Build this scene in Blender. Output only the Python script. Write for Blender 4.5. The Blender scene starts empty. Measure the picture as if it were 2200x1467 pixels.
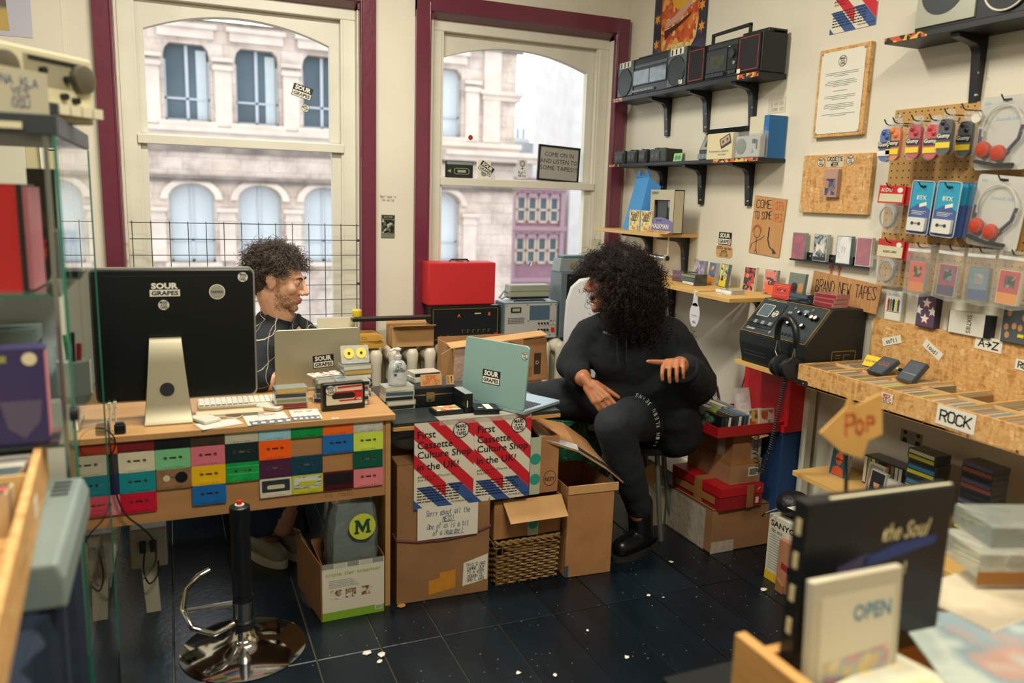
import bpy, bmesh, math, random
import numpy as np
from mathutils import Vector, Matrix, Euler
random.seed(7)
C = bpy.context.scene.collection
scene = bpy.context.scene
PI = math.pi

# ------------------------------------------------------------------ camera
cam_d = bpy.data.cameras.new('camera'); cam = bpy.data.objects.new('camera', cam_d); C.objects.link(cam)
cam_d.sensor_fit = 'HORIZONTAL'; cam_d.sensor_width = 36.0; cam_d.lens = 28.0
cam_d.clip_start = 0.05; cam_d.clip_end = 300
cam_d.dof.use_dof = True; cam_d.dof.focus_distance = 3.45; cam_d.dof.aperture_fstop = 2.0
_yaw, _pit, _rol = math.radians(23.2656), math.radians(-10.2949), math.radians(-1.7867)
_f = Vector((math.sin(_yaw)*math.cos(_pit), math.cos(_yaw)*math.cos(_pit), math.sin(_pit)))
_r = Vector((math.cos(_yaw), -math.sin(_yaw), 0)); _d = -_r.cross(_f)
_r2 = _r*math.cos(_rol) + _d*math.sin(_rol); _d2 = -_r*math.sin(_rol) + _d*math.cos(_rol)
cam.matrix_world = Matrix(((_r2.x, -_d2.x, -_f.x, 0), (_r2.y, -_d2.y, -_f.y, 0), (_r2.z, -_d2.z, -_f.z, 1.443), (0, 0, 0, 1)))
scene.camera = cam

# ------------------------------------------------------------------ sky, added lamps, exposure
world = bpy.data.worlds.new('overcast_sky'); scene.world = world; world.use_nodes = True
_bg = world.node_tree.nodes['Background']
_bg.inputs['Color'].default_value = (0.92, 0.955, 1.0, 1); _bg.inputs['Strength'].default_value = 2.7
scene.view_settings.view_transform = 'Standard'; scene.view_settings.look = 'None'
scene.view_settings.gamma = 1.0; scene.view_settings.use_curve_mapping = False
scene.view_settings.exposure = 0.0
FILL_LAMPS = [((0.55, 2.75, 2.93), 62, (1.0, 0.93, 0.82)), ((0.75, 0.5, 2.93), 78, (1.0, 0.91, 0.78)), ((-1.5, 1.3, 2.93), 46, (1.0, 0.93, 0.82))]  # added lamps for interior fill, no fittings in view

# ------------------------------------------------------------------ materials
def lin(c):
    if isinstance(c, str):
        c = [int(c[i:i+2], 16)/255 for i in (0, 2, 4)]
        return tuple((x/12.92 if x <= .04045 else ((x+.055)/1.055)**2.4) for x in c)
    return tuple(c)
MATS = {}
def mat(name, col=None, rough=.55, metal=0., noise=None, bump=None, spec=.5, coat=0., trans=0., alpha=1., emit=0., sheen=0.):
    if name in MATS: return MATS[name]
    m = bpy.data.materials.new(name); m.use_nodes = True; MATS[name] = m
    nt = m.node_tree; b = nt.nodes['Principled BSDF']; c = lin(col) + (1,)
    b.inputs['Base Color'].default_value = c; b.inputs['Roughness'].default_value = rough
    b.inputs['Metallic'].default_value = metal; b.inputs['Specular IOR Level'].default_value = spec
    b.inputs['Coat Weight'].default_value = coat; b.inputs['Transmission Weight'].default_value = trans
    b.inputs['Alpha'].default_value = alpha; b.inputs['Sheen Weight'].default_value = sheen
    if emit: b.inputs['Emission Color'].default_value = c; b.inputs['Emission Strength'].default_value = emit
    if noise or bump:
        tc = nt.nodes.new('ShaderNodeTexCoord')
    if noise:
        sc, am = noise[0], noise[1]; st = noise[2] if len(noise) > 2 else (1, 1, 1)
        mp = nt.nodes.new('ShaderNodeMapping'); mp.inputs['Scale'].default_value = st
        n = nt.nodes.new('ShaderNodeTexNoise'); n.inputs['Scale'].default_value = sc; n.inputs['Detail'].default_value = 5
        r = nt.nodes.new('ShaderNodeValToRGB')
        r.color_ramp.elements[0].position = .3; r.color_ramp.elements[1].position = .7
        r.color_ramp.elements[0].color = tuple(max(0, x*(1-am)) for x in c[:3]) + (1,)
        r.color_ramp.elements[1].color = tuple(min(1, x*(1+am)) for x in c[:3]) + (1,)
        nt.links.new(tc.outputs['Object'], mp.inputs[0]); nt.links.new(mp.outputs[0], n.inputs['Vector'])
        nt.links.new(n.outputs['Fac'], r.inputs[0]); nt.links.new(r.outputs[0], b.inputs['Base Color'])
    if bump:
        n2 = nt.nodes.new('ShaderNodeTexNoise'); n2.inputs['Scale'].default_value = bump[0]; n2.inputs['Detail'].default_value = 4
        bp = nt.nodes.new('ShaderNodeBump'); bp.inputs['Strength'].default_value = bump[1]; bp.inputs['Distance'].default_value = .01
        nt.links.new(tc.outputs['Object'], n2.inputs['Vector']); nt.links.new(n2.outputs['Fac'], bp.inputs['Height']); nt.links.new(bp.outputs[0], b.inputs['Normal'])
    return m
def pane(name, col=(.9, .97, .95), refl=.04, tint=.94):
    """thin clear sheet: transparent with fresnel reflection"""
    if name in MATS: return MATS[name]
    m = bpy.data.materials.new(name); m.use_nodes = True; MATS[name] = m; nt = m.node_tree
    for n in list(nt.nodes): nt.nodes.remove(n)
    o = nt.nodes.new('ShaderNodeOutputMaterial'); mx = nt.nodes.new('ShaderNodeMixShader')
    t = nt.nodes.new('ShaderNodeBsdfTransparent'); g = nt.nodes.new('ShaderNodeBsdfGlossy'); lw = nt.nodes.new('ShaderNodeLayerWeight'); lw.inputs[0].default_value = .5
    t.inputs[0].default_value = tuple(x*tint for x in lin(col)) + (1,); g.inputs['Roughness'].default_value = .01; g.inputs['Color'].default_value = (1, 1, 1, 1)
    pw = nt.nodes.new('ShaderNodeMath'); pw.operation = 'POWER'; pw.inputs[1].default_value = 5; ma = nt.nodes.new('ShaderNodeMath'); ma.operation = 'MULTIPLY_ADD'; ma.inputs[1].default_value = 1-refl; ma.inputs[2].default_value = refl
    nt.links.new(lw.outputs['Facing'], pw.inputs[0]); nt.links.new(pw.outputs[0], ma.inputs[0])
    nt.links.new(ma.outputs[0], mx.inputs[0]); nt.links.new(t.outputs[0], mx.inputs[1]); nt.links.new(g.outputs[0], mx.inputs[2]); nt.links.new(mx.outputs[0], o.inputs[0])
    return m
def film(name, col, op, rough=.15):
    """cloudy plastic film: mix of transparent and glossy plastic"""
    if name in MATS: return MATS[name]
    m = bpy.data.materials.new(name); m.use_nodes = True; MATS[name] = m; nt = m.node_tree; b = nt.nodes['Principled BSDF']; o = nt.nodes['Material Output']
    b.inputs['Base Color'].default_value = lin(col) + (1,); b.inputs['Roughness'].default_value = rough
    t = nt.nodes.new('ShaderNodeBsdfTransparent'); mx = nt.nodes.new('ShaderNodeMixShader'); mx.inputs[0].default_value = op
    tc = nt.nodes.new('ShaderNodeTexCoord'); n = nt.nodes.new('ShaderNodeTexNoise'); n.inputs['Scale'].default_value = 25; bp = nt.nodes.new('ShaderNodeBump'); bp.inputs['Strength'].default_value = .6; bp.inputs['Distance'].default_value = .01
    nt.links.new(tc.outputs['Object'], n.inputs['Vector']); nt.links.new(n.outputs[0], bp.inputs['Height']); nt.links.new(bp.outputs[0], b.inputs['Normal'])
    nt.links.new(t.outputs[0], mx.inputs[1]); nt.links.new(b.outputs[0], mx.inputs[2]); nt.links.new(mx.outputs[0], o.inputs[0])
    return m
def art(name, cols, scale=60, rough=.35, stretch=(1, 1, 1), kind='VORONOI', seed=0):
    """printed picture: patches of the given colours"""
    if name in MATS: return MATS[name]
    m = bpy.data.materials.new(name); m.use_nodes = True; MATS[name] = m; nt = m.node_tree; b = nt.nodes['Principled BSDF']; b.inputs['Roughness'].default_value = rough
    tc = nt.nodes.new('ShaderNodeTexCoord'); mp = nt.nodes.new('ShaderNodeMapping'); mp.inputs['Scale'].default_value = stretch; mp.inputs['Location'].default_value = (seed*.37, seed*.11, seed*.23)
    n0 = nt.nodes.new('ShaderNodeTexNoise'); n0.inputs['Scale'].default_value = scale*.6; n0.inputs['Detail'].default_value = 3
    if kind == 'VORONOI':
        v = nt.nodes.new('ShaderNodeTexVoronoi'); v.inputs['Scale'].default_value = scale
        mxv = nt.nodes.new('ShaderNodeVectorMath'); mxv.operation = 'MULTIPLY_ADD'; mxv.inputs[1].default_value = (.02, .02, .02)
        nt.links.new(mp.outputs[0], n0.inputs['Vector']); nt.links.new(n0.outputs['Color'], mxv.inputs[0]); nt.links.new(mp.outputs[0], mxv.inputs[2]); nt.links.new(mxv.outputs[0], v.inputs['Vector'])
        sep = nt.nodes.new('ShaderNodeSeparateColor'); nt.links.new(v.outputs['Color'], sep.inputs[0]); fac = sep.outputs[0]
    else:
        nt.links.new(mp.outputs[0], n0.inputs['Vector'])
        mr = nt.nodes.new('ShaderNodeMapRange'); mr.inputs[1].default_value = .3; mr.inputs[2].default_value = .7; nt.links.new(n0.outputs['Fac'], mr.inputs[0]); fac = mr.outputs[0]
    nt.links.new(tc.outputs['Object'], mp.inputs[0])
    r = nt.nodes.new('ShaderNodeValToRGB'); r.color_ramp.interpolation = 'CONSTANT' if kind == 'VORONOI' else 'LINEAR'
    while len(r.color_ramp.elements) < len(cols): r.color_ramp.elements.new(.5)
    for i, c in enumerate(cols):
        r.color_ramp.elements[i].position = i/len(cols); r.color_ramp.elements[i].color = lin(c) + (1,)
    nt.links.new(fac, r.inputs[0]); nt.links.new(r.outputs[0], b.inputs['Base Color'])
    return m
def osb_mat():
    m = bpy.data.materials.new('osb_board'); m.use_nodes = True; MATS['osb'] = m; nt = m.node_tree; b = nt.nodes['Principled BSDF']; b.inputs['Roughness'].default_value = .6
    tc = nt.nodes.new('ShaderNodeTexCoord'); last = None
    for i, (st, rot, sc) in enumerate([((1, 1, 3.2), .5, 38), ((1, 1, 3.6), -.6, 30), ((3, 3, 1), .25, 34)]):
        mp = nt.nodes.new('ShaderNodeMapping'); mp.inputs['Rotation'].default_value = (rot, rot, rot*.6); mp.inputs['Scale'].default_value = st
        v = nt.nodes.new('ShaderNodeTexVoronoi'); v.inputs['Scale'].default_value = sc; sp = nt.nodes.new('ShaderNodeSeparateColor')
        nt.links.new(tc.outputs['Object'], mp.inputs[0]); nt.links.new(mp.outputs[0], v.inputs['Vector']); nt.links.new(v.outputs['Color'], sp.inputs[0])
        if last is None: last = sp.outputs[0]
        else:
            mx = nt.nodes.new('ShaderNodeMix'); mx.inputs[0].default_value = .5
            nt.links.new(last, mx.inputs[2]); nt.links.new(sp.outputs[i % 3], mx.inputs[3]); last = mx.outputs[0]
    r = nt.nodes.new('ShaderNodeValToRGB'); cols = ['a9793f', 'bd8c4e', 'c89a5c', 'd2a869', 'c3935a', 'dcb87e']
    while len(r.color_ramp.elements) < 6: r.color_ramp.elements.new(.5)
    for i, c in enumerate(cols): r.color_ramp.elements[i].position = .15 + .14*i; r.color_ramp.elements[i].color = lin(c) + (1,)
    nt.links.new(last, r.inputs[0]); nt.links.new(r.outputs[0], b.inputs['Base Color'])
    bp = nt.nodes.new('ShaderNodeBump'); bp.inputs['Strength'].default_value = .25; bp.inputs['Distance'].default_value = .003; nt.links.new(last, bp.inputs['Height']); nt.links.new(bp.outputs[0], b.inputs['Normal'])
    return m

# ------------------------------------------------------------------ mesh building
class MB:
    def __init__(s): s.v = []; s.f = []; s.m = []
    def add(s, vs, fs, mi=0, M=None):
        o = len(s.v)
        if M is not None: vs = [tuple(M @ Vector(p)) for p in vs]
        s.v += [tuple(p) for p in vs]; s.f += [tuple(i+o for i in f) for f in fs]; s.m += [mi]*len(fs); return s
    def box(s, x0, x1, y0, y1, z0, z1, mi=0, M=None):
        return s.add([(x0,y0,z0),(x1,y0,z0),(x1,y1,z0),(x0,y1,z0),(x0,y0,z1),(x1,y0,z1),(x1,y1,z1),(x0,y1,z1)],
                     [(3,2,1,0),(4,5,6,7),(0,1,5,4),(1,2,6,5),(2,3,7,6),(3,0,4,7)], mi, M)
    def prism(s, poly, a, b, mi=0, M=None, axis='y'):
        """extrude a 2-D outline (x,z) from y=a (front) to y=b"""
        n = len(poly)
        if axis == 'y': vs = [(p[0], a, p[1]) for p in poly] + [(p[0], b, p[1]) for p in poly]
        elif axis == 'z': vs = [(p[0], p[1], b) for p in poly] + [(p[0], p[1], a) for p in poly]
        else: vs = [(a, p[0], p[1]) for p in poly] + [(b, p[0], p[1]) for p in poly]
        fs = [tuple(range(n)), tuple(reversed(range(n, 2*n)))] + [(i, i+n, (i+1) % n+n, (i+1) % n) for i in range(n)]
        return s.add(vs, fs, mi, M)
    def plate(s, poly, y=0., mi=0, M=None): return s.add([(p[0], y, p[1]) for p in poly], [tuple(range(len(poly)))], mi, M)
    def cyl(s, p0, p1, r0, r1=None, n=16, mi=0, M=None, cap=True):
        r1 = r0 if r1 is None else r1; p0 = Vector(p0); p1 = Vector(p1); d = (p1-p0).normalized()
        a = d.orthogonal().normalized(); b = d.cross(a); vs = []
        for p, r in ((p0, r0), (p1, r1)):
            for i in range(n):
                t = 2*PI*i/n; vs.append(tuple(p + a*(r*math.cos(t)) + b*(r*math.sin(t))))
        fs = [(i, (i+1) % n, (i+1) % n+n, i+n) for i in range(n)]
        if cap: fs += [tuple(reversed(range(n))), tuple(range(n, 2*n))]
        return s.add(vs, fs, mi, M)
    def tube(s, pts, r, n=8, mi=0, M=None, closed=False, cap=True):
        P = [Vector(p) for p in pts]; k = len(P); vs = []; prev = None
        for i, p in enumerate(P):
            if closed: t = (P[(i+1) % k]-P[i-1]).normalized()
            else: t = (P[min(i+1, k-1)]-P[max(i-1, 0)]).normalized()
            if prev is None: a = t.orthogonal().normalized()
            else:
                a = prev - t*prev.dot(t)
                a = a.normalized() if a.length > 1e-6 else t.orthogonal().normalized()
            prev = a; b = t.cross(a); rr = r[i] if isinstance(r, (list, tuple)) else r
            for j in range(n):
                q = 2*PI*j/n; vs.append(tuple(p + a*(rr*math.cos(q)) + b*(rr*math.sin(q))))
        fs = []
        for i in range(k if closed else k-1):
            i2 = (i+1) % k
            for j in range(n): fs.append((i*n+j, i*n+(j+1) % n, i2*n+(j+1) % n, i2*n+j))
        if cap and not closed: fs += [tuple(reversed(range(n))), tuple(range((k-1)*n, k*n))]
        return s.add(vs, fs, mi, M)
    def lathe(s, prof, n=24, mi=0, M=None):
        vs = []; fs = []; k = len(prof)
        for r, z in prof:
            for i in range(n): t = 2*PI*i/n; vs.append((r*math.cos(t), r*math.sin(t), z))
        for j in range(k-1):
            for i in range(n): fs.append((j*n+i, j*n+(i+1) % n, (j+1)*n+(i+1) % n, (j+1)*n+i))
        fs += [tuple(reversed(range(n))), tuple(range((k-1)*n, k*n))]
        return s.add(vs, fs, mi, M)
    def ell(s, c, r, n=16, k=10, mi=0, M=None):
        r = (r, r, r) if not isinstance(r, (tuple, list)) else r; vs = [(c[0], c[1], c[2]-r[2])]; fs = []
        for j in range(1, k):
            ph = -PI/2 + PI*j/k
            for i in range(n): t = 2*PI*i/n; vs.append((c[0]+r[0]*math.cos(ph)*math.cos(t), c[1]+r[1]*math.cos(ph)*math.sin(t), c[2]+r[2]*math.sin(ph)))
        vs.append((c[0], c[1], c[2]+r[2])); L = len(vs)-1
        for i in range(n): fs.append((0, 1+(i+1) % n, 1+i)); fs.append((L, L-n+i, L-n+(i+1) % n))
        for j in range(k-2):
            for i in range(n): a = 1+j*n; fs.append((a+i, a+(i+1) % n, a+n+(i+1) % n, a+n+i))
        return s.add(vs, fs, mi, M)
    def mesh(s, name):
        me = bpy.data.meshes.new(name); me.from_pydata(s.v, [], s.f)
        me.polygons.foreach_set('material_index', s.m); me.update(); return me
def rrect(w, h, r, n=4, cx=0., cz=0.):
    o = []
    for qx, qz, a0 in ((1, 1, 0), (-1, 1, 90), (-1, -1, 180), (1, -1, 270)):
        for i in range(n+1):
            t = math.radians(a0+90*i/n); o.append((cx+qx*(w/2-r)+r*math.cos(t), cz+qz*(h/2-r)+r*math.sin(t)))
    return o
def circ(r, n=24, cx=0., cz=0., rz=None):
    rz = r if rz is None else rz
    return [(cx+r*math.cos(2*PI*i/n), cz+rz*math.sin(2*PI*i/n)) for i in range(n)]
def obj(name, mb, mats, parent=None, loc=(0, 0, 0), rot=(0, 0, 0), smooth=False, bevel=0., seg=2, label=None):
    me = mb.mesh(name) if isinstance(mb, MB) else mb
    o = bpy.data.objects.new(name, me); C.objects.link(o)
    if not isinstance(mats, (list, tuple)): mats = [mats]
    if len(me.materials) == 0:
        for m in mats: me.materials.append(m)
    else:
        for i, m in enumerate(mats): o.material_slots[i].link = 'OBJECT'; o.material_slots[i].material = m
    o.location = loc; o.rotation_euler = rot
    if parent is not None: o.parent = parent
    if smooth:
        me.polygons.foreach_set('use_smooth', [True]*len(me.polygons))
        try: me.set_sharp_from_angle(angle=math.radians(40))
        except Exception: pass
    if bevel:
        b = o.modifiers.new('bevel', 'BEVEL'); b.width = bevel; b.segments = seg; b.limit_method = 'ANGLE'; b.angle_limit = math.radians(35)
    if label: o['label'] = label
    return o
def tag(o, label, cat, group=None, kind=None):
    o['label'] = label; o['category'] = cat
    if group: o['group'] = group
    if kind: o['kind'] = kind
    return o
def thing(name, label, cat, loc=(0, 0, 0), rotz=0., group=None, rot=None):
    o = bpy.data.objects.new(name, None); C.objects.link(o); o.empty_display_size = .05
    o.location = loc; o.rotation_euler = rot if rot else (0, 0, rotz); return tag(o, label, cat, group)
def struct(name, mb, mats, parent=None, **k):
    o = obj(name, mb, mats, parent, **k)
    if parent is None: o['kind'] = 'structure'
    return o
def link_copy(src, parent=None, loc=None, rot=None):
    o = src.copy(); C.objects.link(o)
    if parent is not None: o.parent = parent
    if loc is not None: o.location = loc
    if rot is not None: o.rotation_euler = rot
    return o
RW = -PI/2      # things on the right-hand wall face -X: local x = -Y, local y = +X

# ------------------------------------------------------------------ lettering
_TC = {}
def text_mesh(s, bold=0., shear=0.):
    k = (s, bold, shear)
    if k in _TC: return _TC[k]
    cu = bpy.data.curves.new('lettering', 'FONT'); cu.body = s; cu.size = 1.0; cu.offset = bold; cu.shear = shear; cu.resolution_u = 2
    cu.align_x = 'CENTER'; cu.align_y = 'CENTER'; cu.space_line = .85
    t = bpy.data.objects.new('t', cu); C.objects.link(t); bpy.context.view_layer.update()
    me = bpy.data.meshes.new_from_object(t.evaluated_get(bpy.context.evaluated_depsgraph_get())); me.name = 'lettering'
    bpy.data.objects.remove(t); bpy.data.curves.remove(cu)
    n = len(me.vertices); co = np.empty(n*3, np.float32); me.vertices.foreach_get('co', co); co = co.reshape(-1, 3)
    if n:
        mn, mx = co.min(0), co.max(0); co[:, 0] -= (mn[0]+mx[0])/2; co[:, 1] -= (mn[1]+mx[1])/2
        w, h = float(mx[0]-mn[0]), float(mx[1]-mn[1])
        co = np.stack([co[:, 0], -co[:, 2], co[:, 1]], 1)
        me.vertices.foreach_set('co', co.ravel().astype(np.float32)); me.update()
    else: w = h = 1
    me.materials.clear(); _TC[k] = (me, w, h); return _TC[k]
def text(s, m, parent, x, y, z, w=None, h=None, bold=0., roll=0., rot=None, shear=0., name='lettering'):
    """flat lettering facing -y, centred at (x,y,z), fitted to width w and height h"""
    me, tw, th = text_mesh(s, bold, shear)
    sx = w/tw if w else None; sz = h/th if h else None
    sx = sx or sz; sz = sz or sx
    o = bpy.data.objects.new(name, me); C.objects.link(o)
    if len(me.materials) == 0: me.materials.append(None)
    o.material_slots[0].link = 'OBJECT'; o.material_slots[0].material = m
    o.parent = parent; o.location = (x, y, z); o.rotation_euler = rot if rot else (0, -roll, 0); o.scale = (sx, 1, sz); return o
GL = dict(zip('ABCDEFGHIJKLMNOPQRSTUVWXYZ', [s for s in '''00 26 40,12 32|00 06 26 35 34 23 03,23 42 41 30 00|45 36 16 05 01 10 30 41|00 06 26 44 42 20 00|46 06 00 40,03 33|46 06 00,03 33|45 36 16 05 01 10 30 41 43 23|06 00,46 40,03 43|26 20|36 31 20 10 01|06 00,46 02,13 40|06 00 40|00 06 23 46 40|00 06 40 46|16 05 01 10 30 41 45 36 16|00 06 36 45 44 33 03|16 05 01 10 30 41 45 36 16,22 40|00 06 36 45 44 33 03,23 40|45 36 16 05 14 32 41 30 10 01|06 46,26 20|06 01 10 30 41 46|06 20 46|06 10 23 30 46|06 40,46 00|06 23 46,23 20|06 46 00 40'''.split('|')]))
GL.update(dict(zip('abcdefghiklmnoprstuvwy', '''34 14 03 01 10 20 33,34 31 40|06 00 20 31 33 24 04|34 14 03 01 10 30|36 30,33 24 14 03 01 10 20 31|02 32 33 24 14 03 01 10 30|35 26 16 15 10,04 24|34 14 03 12 32,34 30 10|06 00,03 14 24 33 30|14 10,15 16|06 00,34 02,12 30|16 11 20|04 00,03 14 23 20,23 34 43 40|04 00,03 14 24 33 30|14 03 01 10 20 31 33 24 14|04 00,04 24 33 32 22 02|04 00,03 14 24|34 14 03 12 22 31 20 00|16 11 20 30,04 24|04 01 10 20 31 34,31 30|04 10 34|04 00 12 20 34|04 22,34 10 00'''.split('|'))))
GL.update({'!': '26 22,20 21', '.': '10 11', '>': '03 43,25 43 21', '1': '15 26 20', '2': '05 16 36 45 00 40', '-': '03 33', "'": '26 25', '0': '16 05 01 10 30 41 45 36 16', '5': '46 06 04 34 42 30 00', '?': '05 16 36 45 23 22,20 21', ':': '24 25,20 21'})
def hand(s, m, parent, x, y, z, w, h, t, roll=0., jit=.35, slant=0., seed=1, name='handwriting'):
    """marker-pen writing facing -y: strokes of width t, one line or several split by newline"""
    rnd = random.Random(seed); mb = MB(); lines = s.split('\n'); n = max(len(l) for l in lines); cw = w/n; lh = h/len(lines)
    for li, l in enumerate(lines):
        z0 = z*0 + h/2 - (li+1)*lh + lh*.12; x0 = -len(l)*cw/2
        for ci, ch in enumerate(l):
            g = GL.get(ch)
            if not g: continue
            ox = x0 + ci*cw + rnd.uniform(-.04, .04)*cw; oz = z0 + rnd.uniform(-.06, .06)*lh*jit*2
            for st in g.split(','):
                pts = []
                for q in st.split():
                    a, b = int(q[0])+rnd.uniform(-.3, .3)*jit, int(q[1])+rnd.uniform(-.3, .3)*jit
                    px_, pz_ = ox + (a/4*.78+.1)*cw, oz + b/6*lh*.76
                    pts.append((px_ + slant*(pz_-oz), pz_))
                for (ax, az), (bx, bz) in zip(pts, pts[1:]):
                    dx, dz = bx-ax, bz-az; L = math.hypot(dx, dz) or 1e-6; ux, uz = dx/L*t/2, dz/L*t/2
                    mb.plate([(ax-ux+uz, az-uz-ux), (bx+ux+uz, bz+uz-ux), (bx+ux-uz, bz+uz+ux), (ax-ux-uz, az-uz+ux)])
    return obj(name, mb, m, parent, (x, y, z), (0, -roll, 0))
def sub(parent, name, mb, m, loc=(0, 0, 0), rot=(0, 0, 0), **k): return obj(name, mb, m, parent, loc, rot, **k)

# ------------------------------------------------------------------ palette
WHITE = mat('paper_white', 'e9e6da', .7); BLACK = mat('black_ink', '0d1016', .5); BLKP = mat('black_plastic', '0f1518', .38)
INK = mat('pen_blue', '2c3f72', .6); MARK = mat('marker_black', '14171c', .6); ORNG = mat('marker_orange', 'd8622a', .6); REDP = mat('marker_red', 'c23b2e', .6)
CARD = mat('cardboard', 'a9794a', .8, noise=(9, .13), bump=(60, .12)); CARDL = mat('cardboard_light', 'c59a63', .8, noise=(9, .1)); CARDD = mat('cardboard_dark', '8a5f38', .85, noise=(7, .15))
TAPEP = mat('parcel_tape', '9a6c3a', .25, noise=(14, .1)); TAPEC = film('clear_tape', 'd8d2c0', .35)
OSB = osb_mat(); STEEL = mat('bright_steel', 'b9bcbb', .28, 1.); CHROME = mat('chrome', 'd4d4d2', .08, 1.); ALU = mat('aluminium', 'b9b9ae', .38, .85)
CREAM = mat('cream_plastic', 'c9c3a0', .5); GREY = mat('grey_plastic', '7f8a88', .5); DGREY = mat('dark_grey_plastic', '2a3236', .45)
RED = mat('bright_red', 'c4161c', .5); ORANGE = mat('orange_print', 'd9632c', .5); YELLOW = mat('yellow_print', 'e3c72c', .5); GREENP = mat('green_print', '7aa62c', .5); BLUEP = mat('blue_print', '31508f', .5)
CLEAR = pane('clear_case', (.93, .95, .95), .05, .95); FILM = film('bag_film', 'd7d9d0', .17); PINE = mat('pine', 'd8b375', .55, noise=(6, .12, (1, 1, 12)))
STKW = mat('sticker_white', 'dcd9c8', .5); SMOKE = mat('smoky_case', '3b4346', .2, coat=.4); TEALP = mat('teal_print', '2f9c94', .5); PURPLEP = mat('violet_print', '6a5a9c', .5); PINKP = mat('pink_print', 'c5707c', .5)
def badge(parent, x, y, z, r, roll=0., dark=False):
    """round white sticker with MARS over TAPES"""
    b = MB().plate(circ(r, 24)); o = sub(parent, 'round_sticker', b, STKW, (x, y, z), (0, -roll, 0))
    g = MB()
    for i in range(24):
        a, c = 2*PI*i/24, 2*PI*(i+1)/24
        g.plate([(r*.9*math.cos(a), r*.9*math.sin(a)), (r*math.cos(a), r*math.sin(a)), (r*math.cos(c), r*math.sin(c)), (r*.9*math.cos(c), r*.9*math.sin(c))], -.0004)
    g.plate(circ(r*.12, 10, -.35*r), -.0004); g.plate(circ(r*.12, 10, 0), -.0004); g.plate(circ(r*.12, 10, .35*r), -.0004)
    sub(o, 'ring', g, BLACK); text('MARS', BLACK, o, 0, -.0004, r*.45, r*1.25, r*.5, .03); text('TAPES', BLACK, o, 0, -.0004, -r*.45, r*1.25, r*.5, .03); return o
def sour(parent, x, y, z, w, roll=0., rot=None):
    """SOUR GRAPES sticker: white on black above black on white"""
    h = w*.62; o = sub(parent, 'sticker', MB().plate([(-w/2, -h/2), (w/2, -h/2), (w/2, h/2), (-w/2, h/2)]), BLACK, (x, y, z), rot or (0, -roll, 0))
    sub(o, 'panel', MB().plate([(-w*.465, -h*.45), (w*.465, -h*.45), (w*.465, -.02*h), (-w*.465, -.02*h)], -.0004), STKW)
    text('SOUR', STKW, o, 0, -.0006, h*.25, w*.8, h*.38, .045); text('GRAPES', BLACK, o, 0, -.0008, -h*.235, w*.84, h*.28, .03); return o
# ================================================================== the room
XR, YB, ZC = 2.46, 4.15, 3.0
WALL = mat('cream_wall_paint', 'd8d3bf', .75, noise=(2.2, .045), bump=(90, .06)); PURP = mat('plum_gloss_paint', '66283a', .28, noise=(4, .1), bump=(35, .12), coat=.3)
SASH = mat('white_gloss_paint', 'd4d1c0', .4, noise=(6, .05), bump=(40, .06)); CEIL = mat('ceiling_paint', 'd9d4c2', .8)
FLOORM = [mat('floor_paint_%d' % i, c, .33, noise=(14, .35, (1, .25, 1)), bump=(50, .12)) for i, c in enumerate(['08151c', '07131a', '0b1920'])]
fl = struct('floor', MB().box(-3.2, XR, -2.5, YB+.3, -.06, -.008), mat('floor_gap', '5c5746', .9))
edges = [-3.2] + [round(.57 + .2055*k, 4) for k in range(-18, 10)]; edges[-1] = XR
rows = [(-2.5, -.6), (-.597, 2.308), (2.312, YB)]
for a, b in zip(edges, edges[1:]):
    for y0, y1 in rows:
        if a < -1.3 or y1 < 0: continue
        sub(fl, 'plank', MB().box(a+.0022, b-.0022, y0, y1, -.03, random.uniform(-.0012, 0)), random.choice(FLOORM), bevel=.0015, seg=1)
sub(fl, 'plank', MB().box(-3.2, edges[10]-.003, -2.5, YB, -.03, 0), FLOORM[0])
sub(fl, 'plank', MB().box(edges[10], XR, -2.5, -.6, -.03, 0), FLOORM[1])
struct('ceiling', MB().box(-3.3, XR+.2, -2.6, YB+.3, ZC, ZC+.1), CEIL)
struct('wall_right', MB().box(XR, XR+.2, -2.6, YB+.3, -.06, ZC), WALL)
struct('wall_left', MB().box(-3.4, -3.2, -2.6, YB+.3, -.06, ZC), WALL)
struct('wall_front', MB().box(-3.4, XR+.2, -2.7, -2.5, -.06, ZC), WALL)
OP = [(-.185, .895, .61, 2.375), (1.29, 2.355, .61, 2.375)]
wb = MB()
for a, b in ((-3.4, OP[0][0]), (OP[0][1], OP[1][0]), (OP[1][1], XR+.2)): wb.box(a, b, YB, YB+.28, -.06, ZC)
for a, b, z0, z1 in OP: wb.box(a, b, YB, YB+.28, -.06, z0); wb.box(a, b, YB, YB+.28, z1, ZC)
struct('wall_back', wb, WALL)
struct('baseboard_right', MB().box(XR-.016, XR, -2.5, YB, 0, .11), SASH, bevel=.004)
GLASS = pane('window_glass', (.95, .98, .98), .04, .95)
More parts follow.
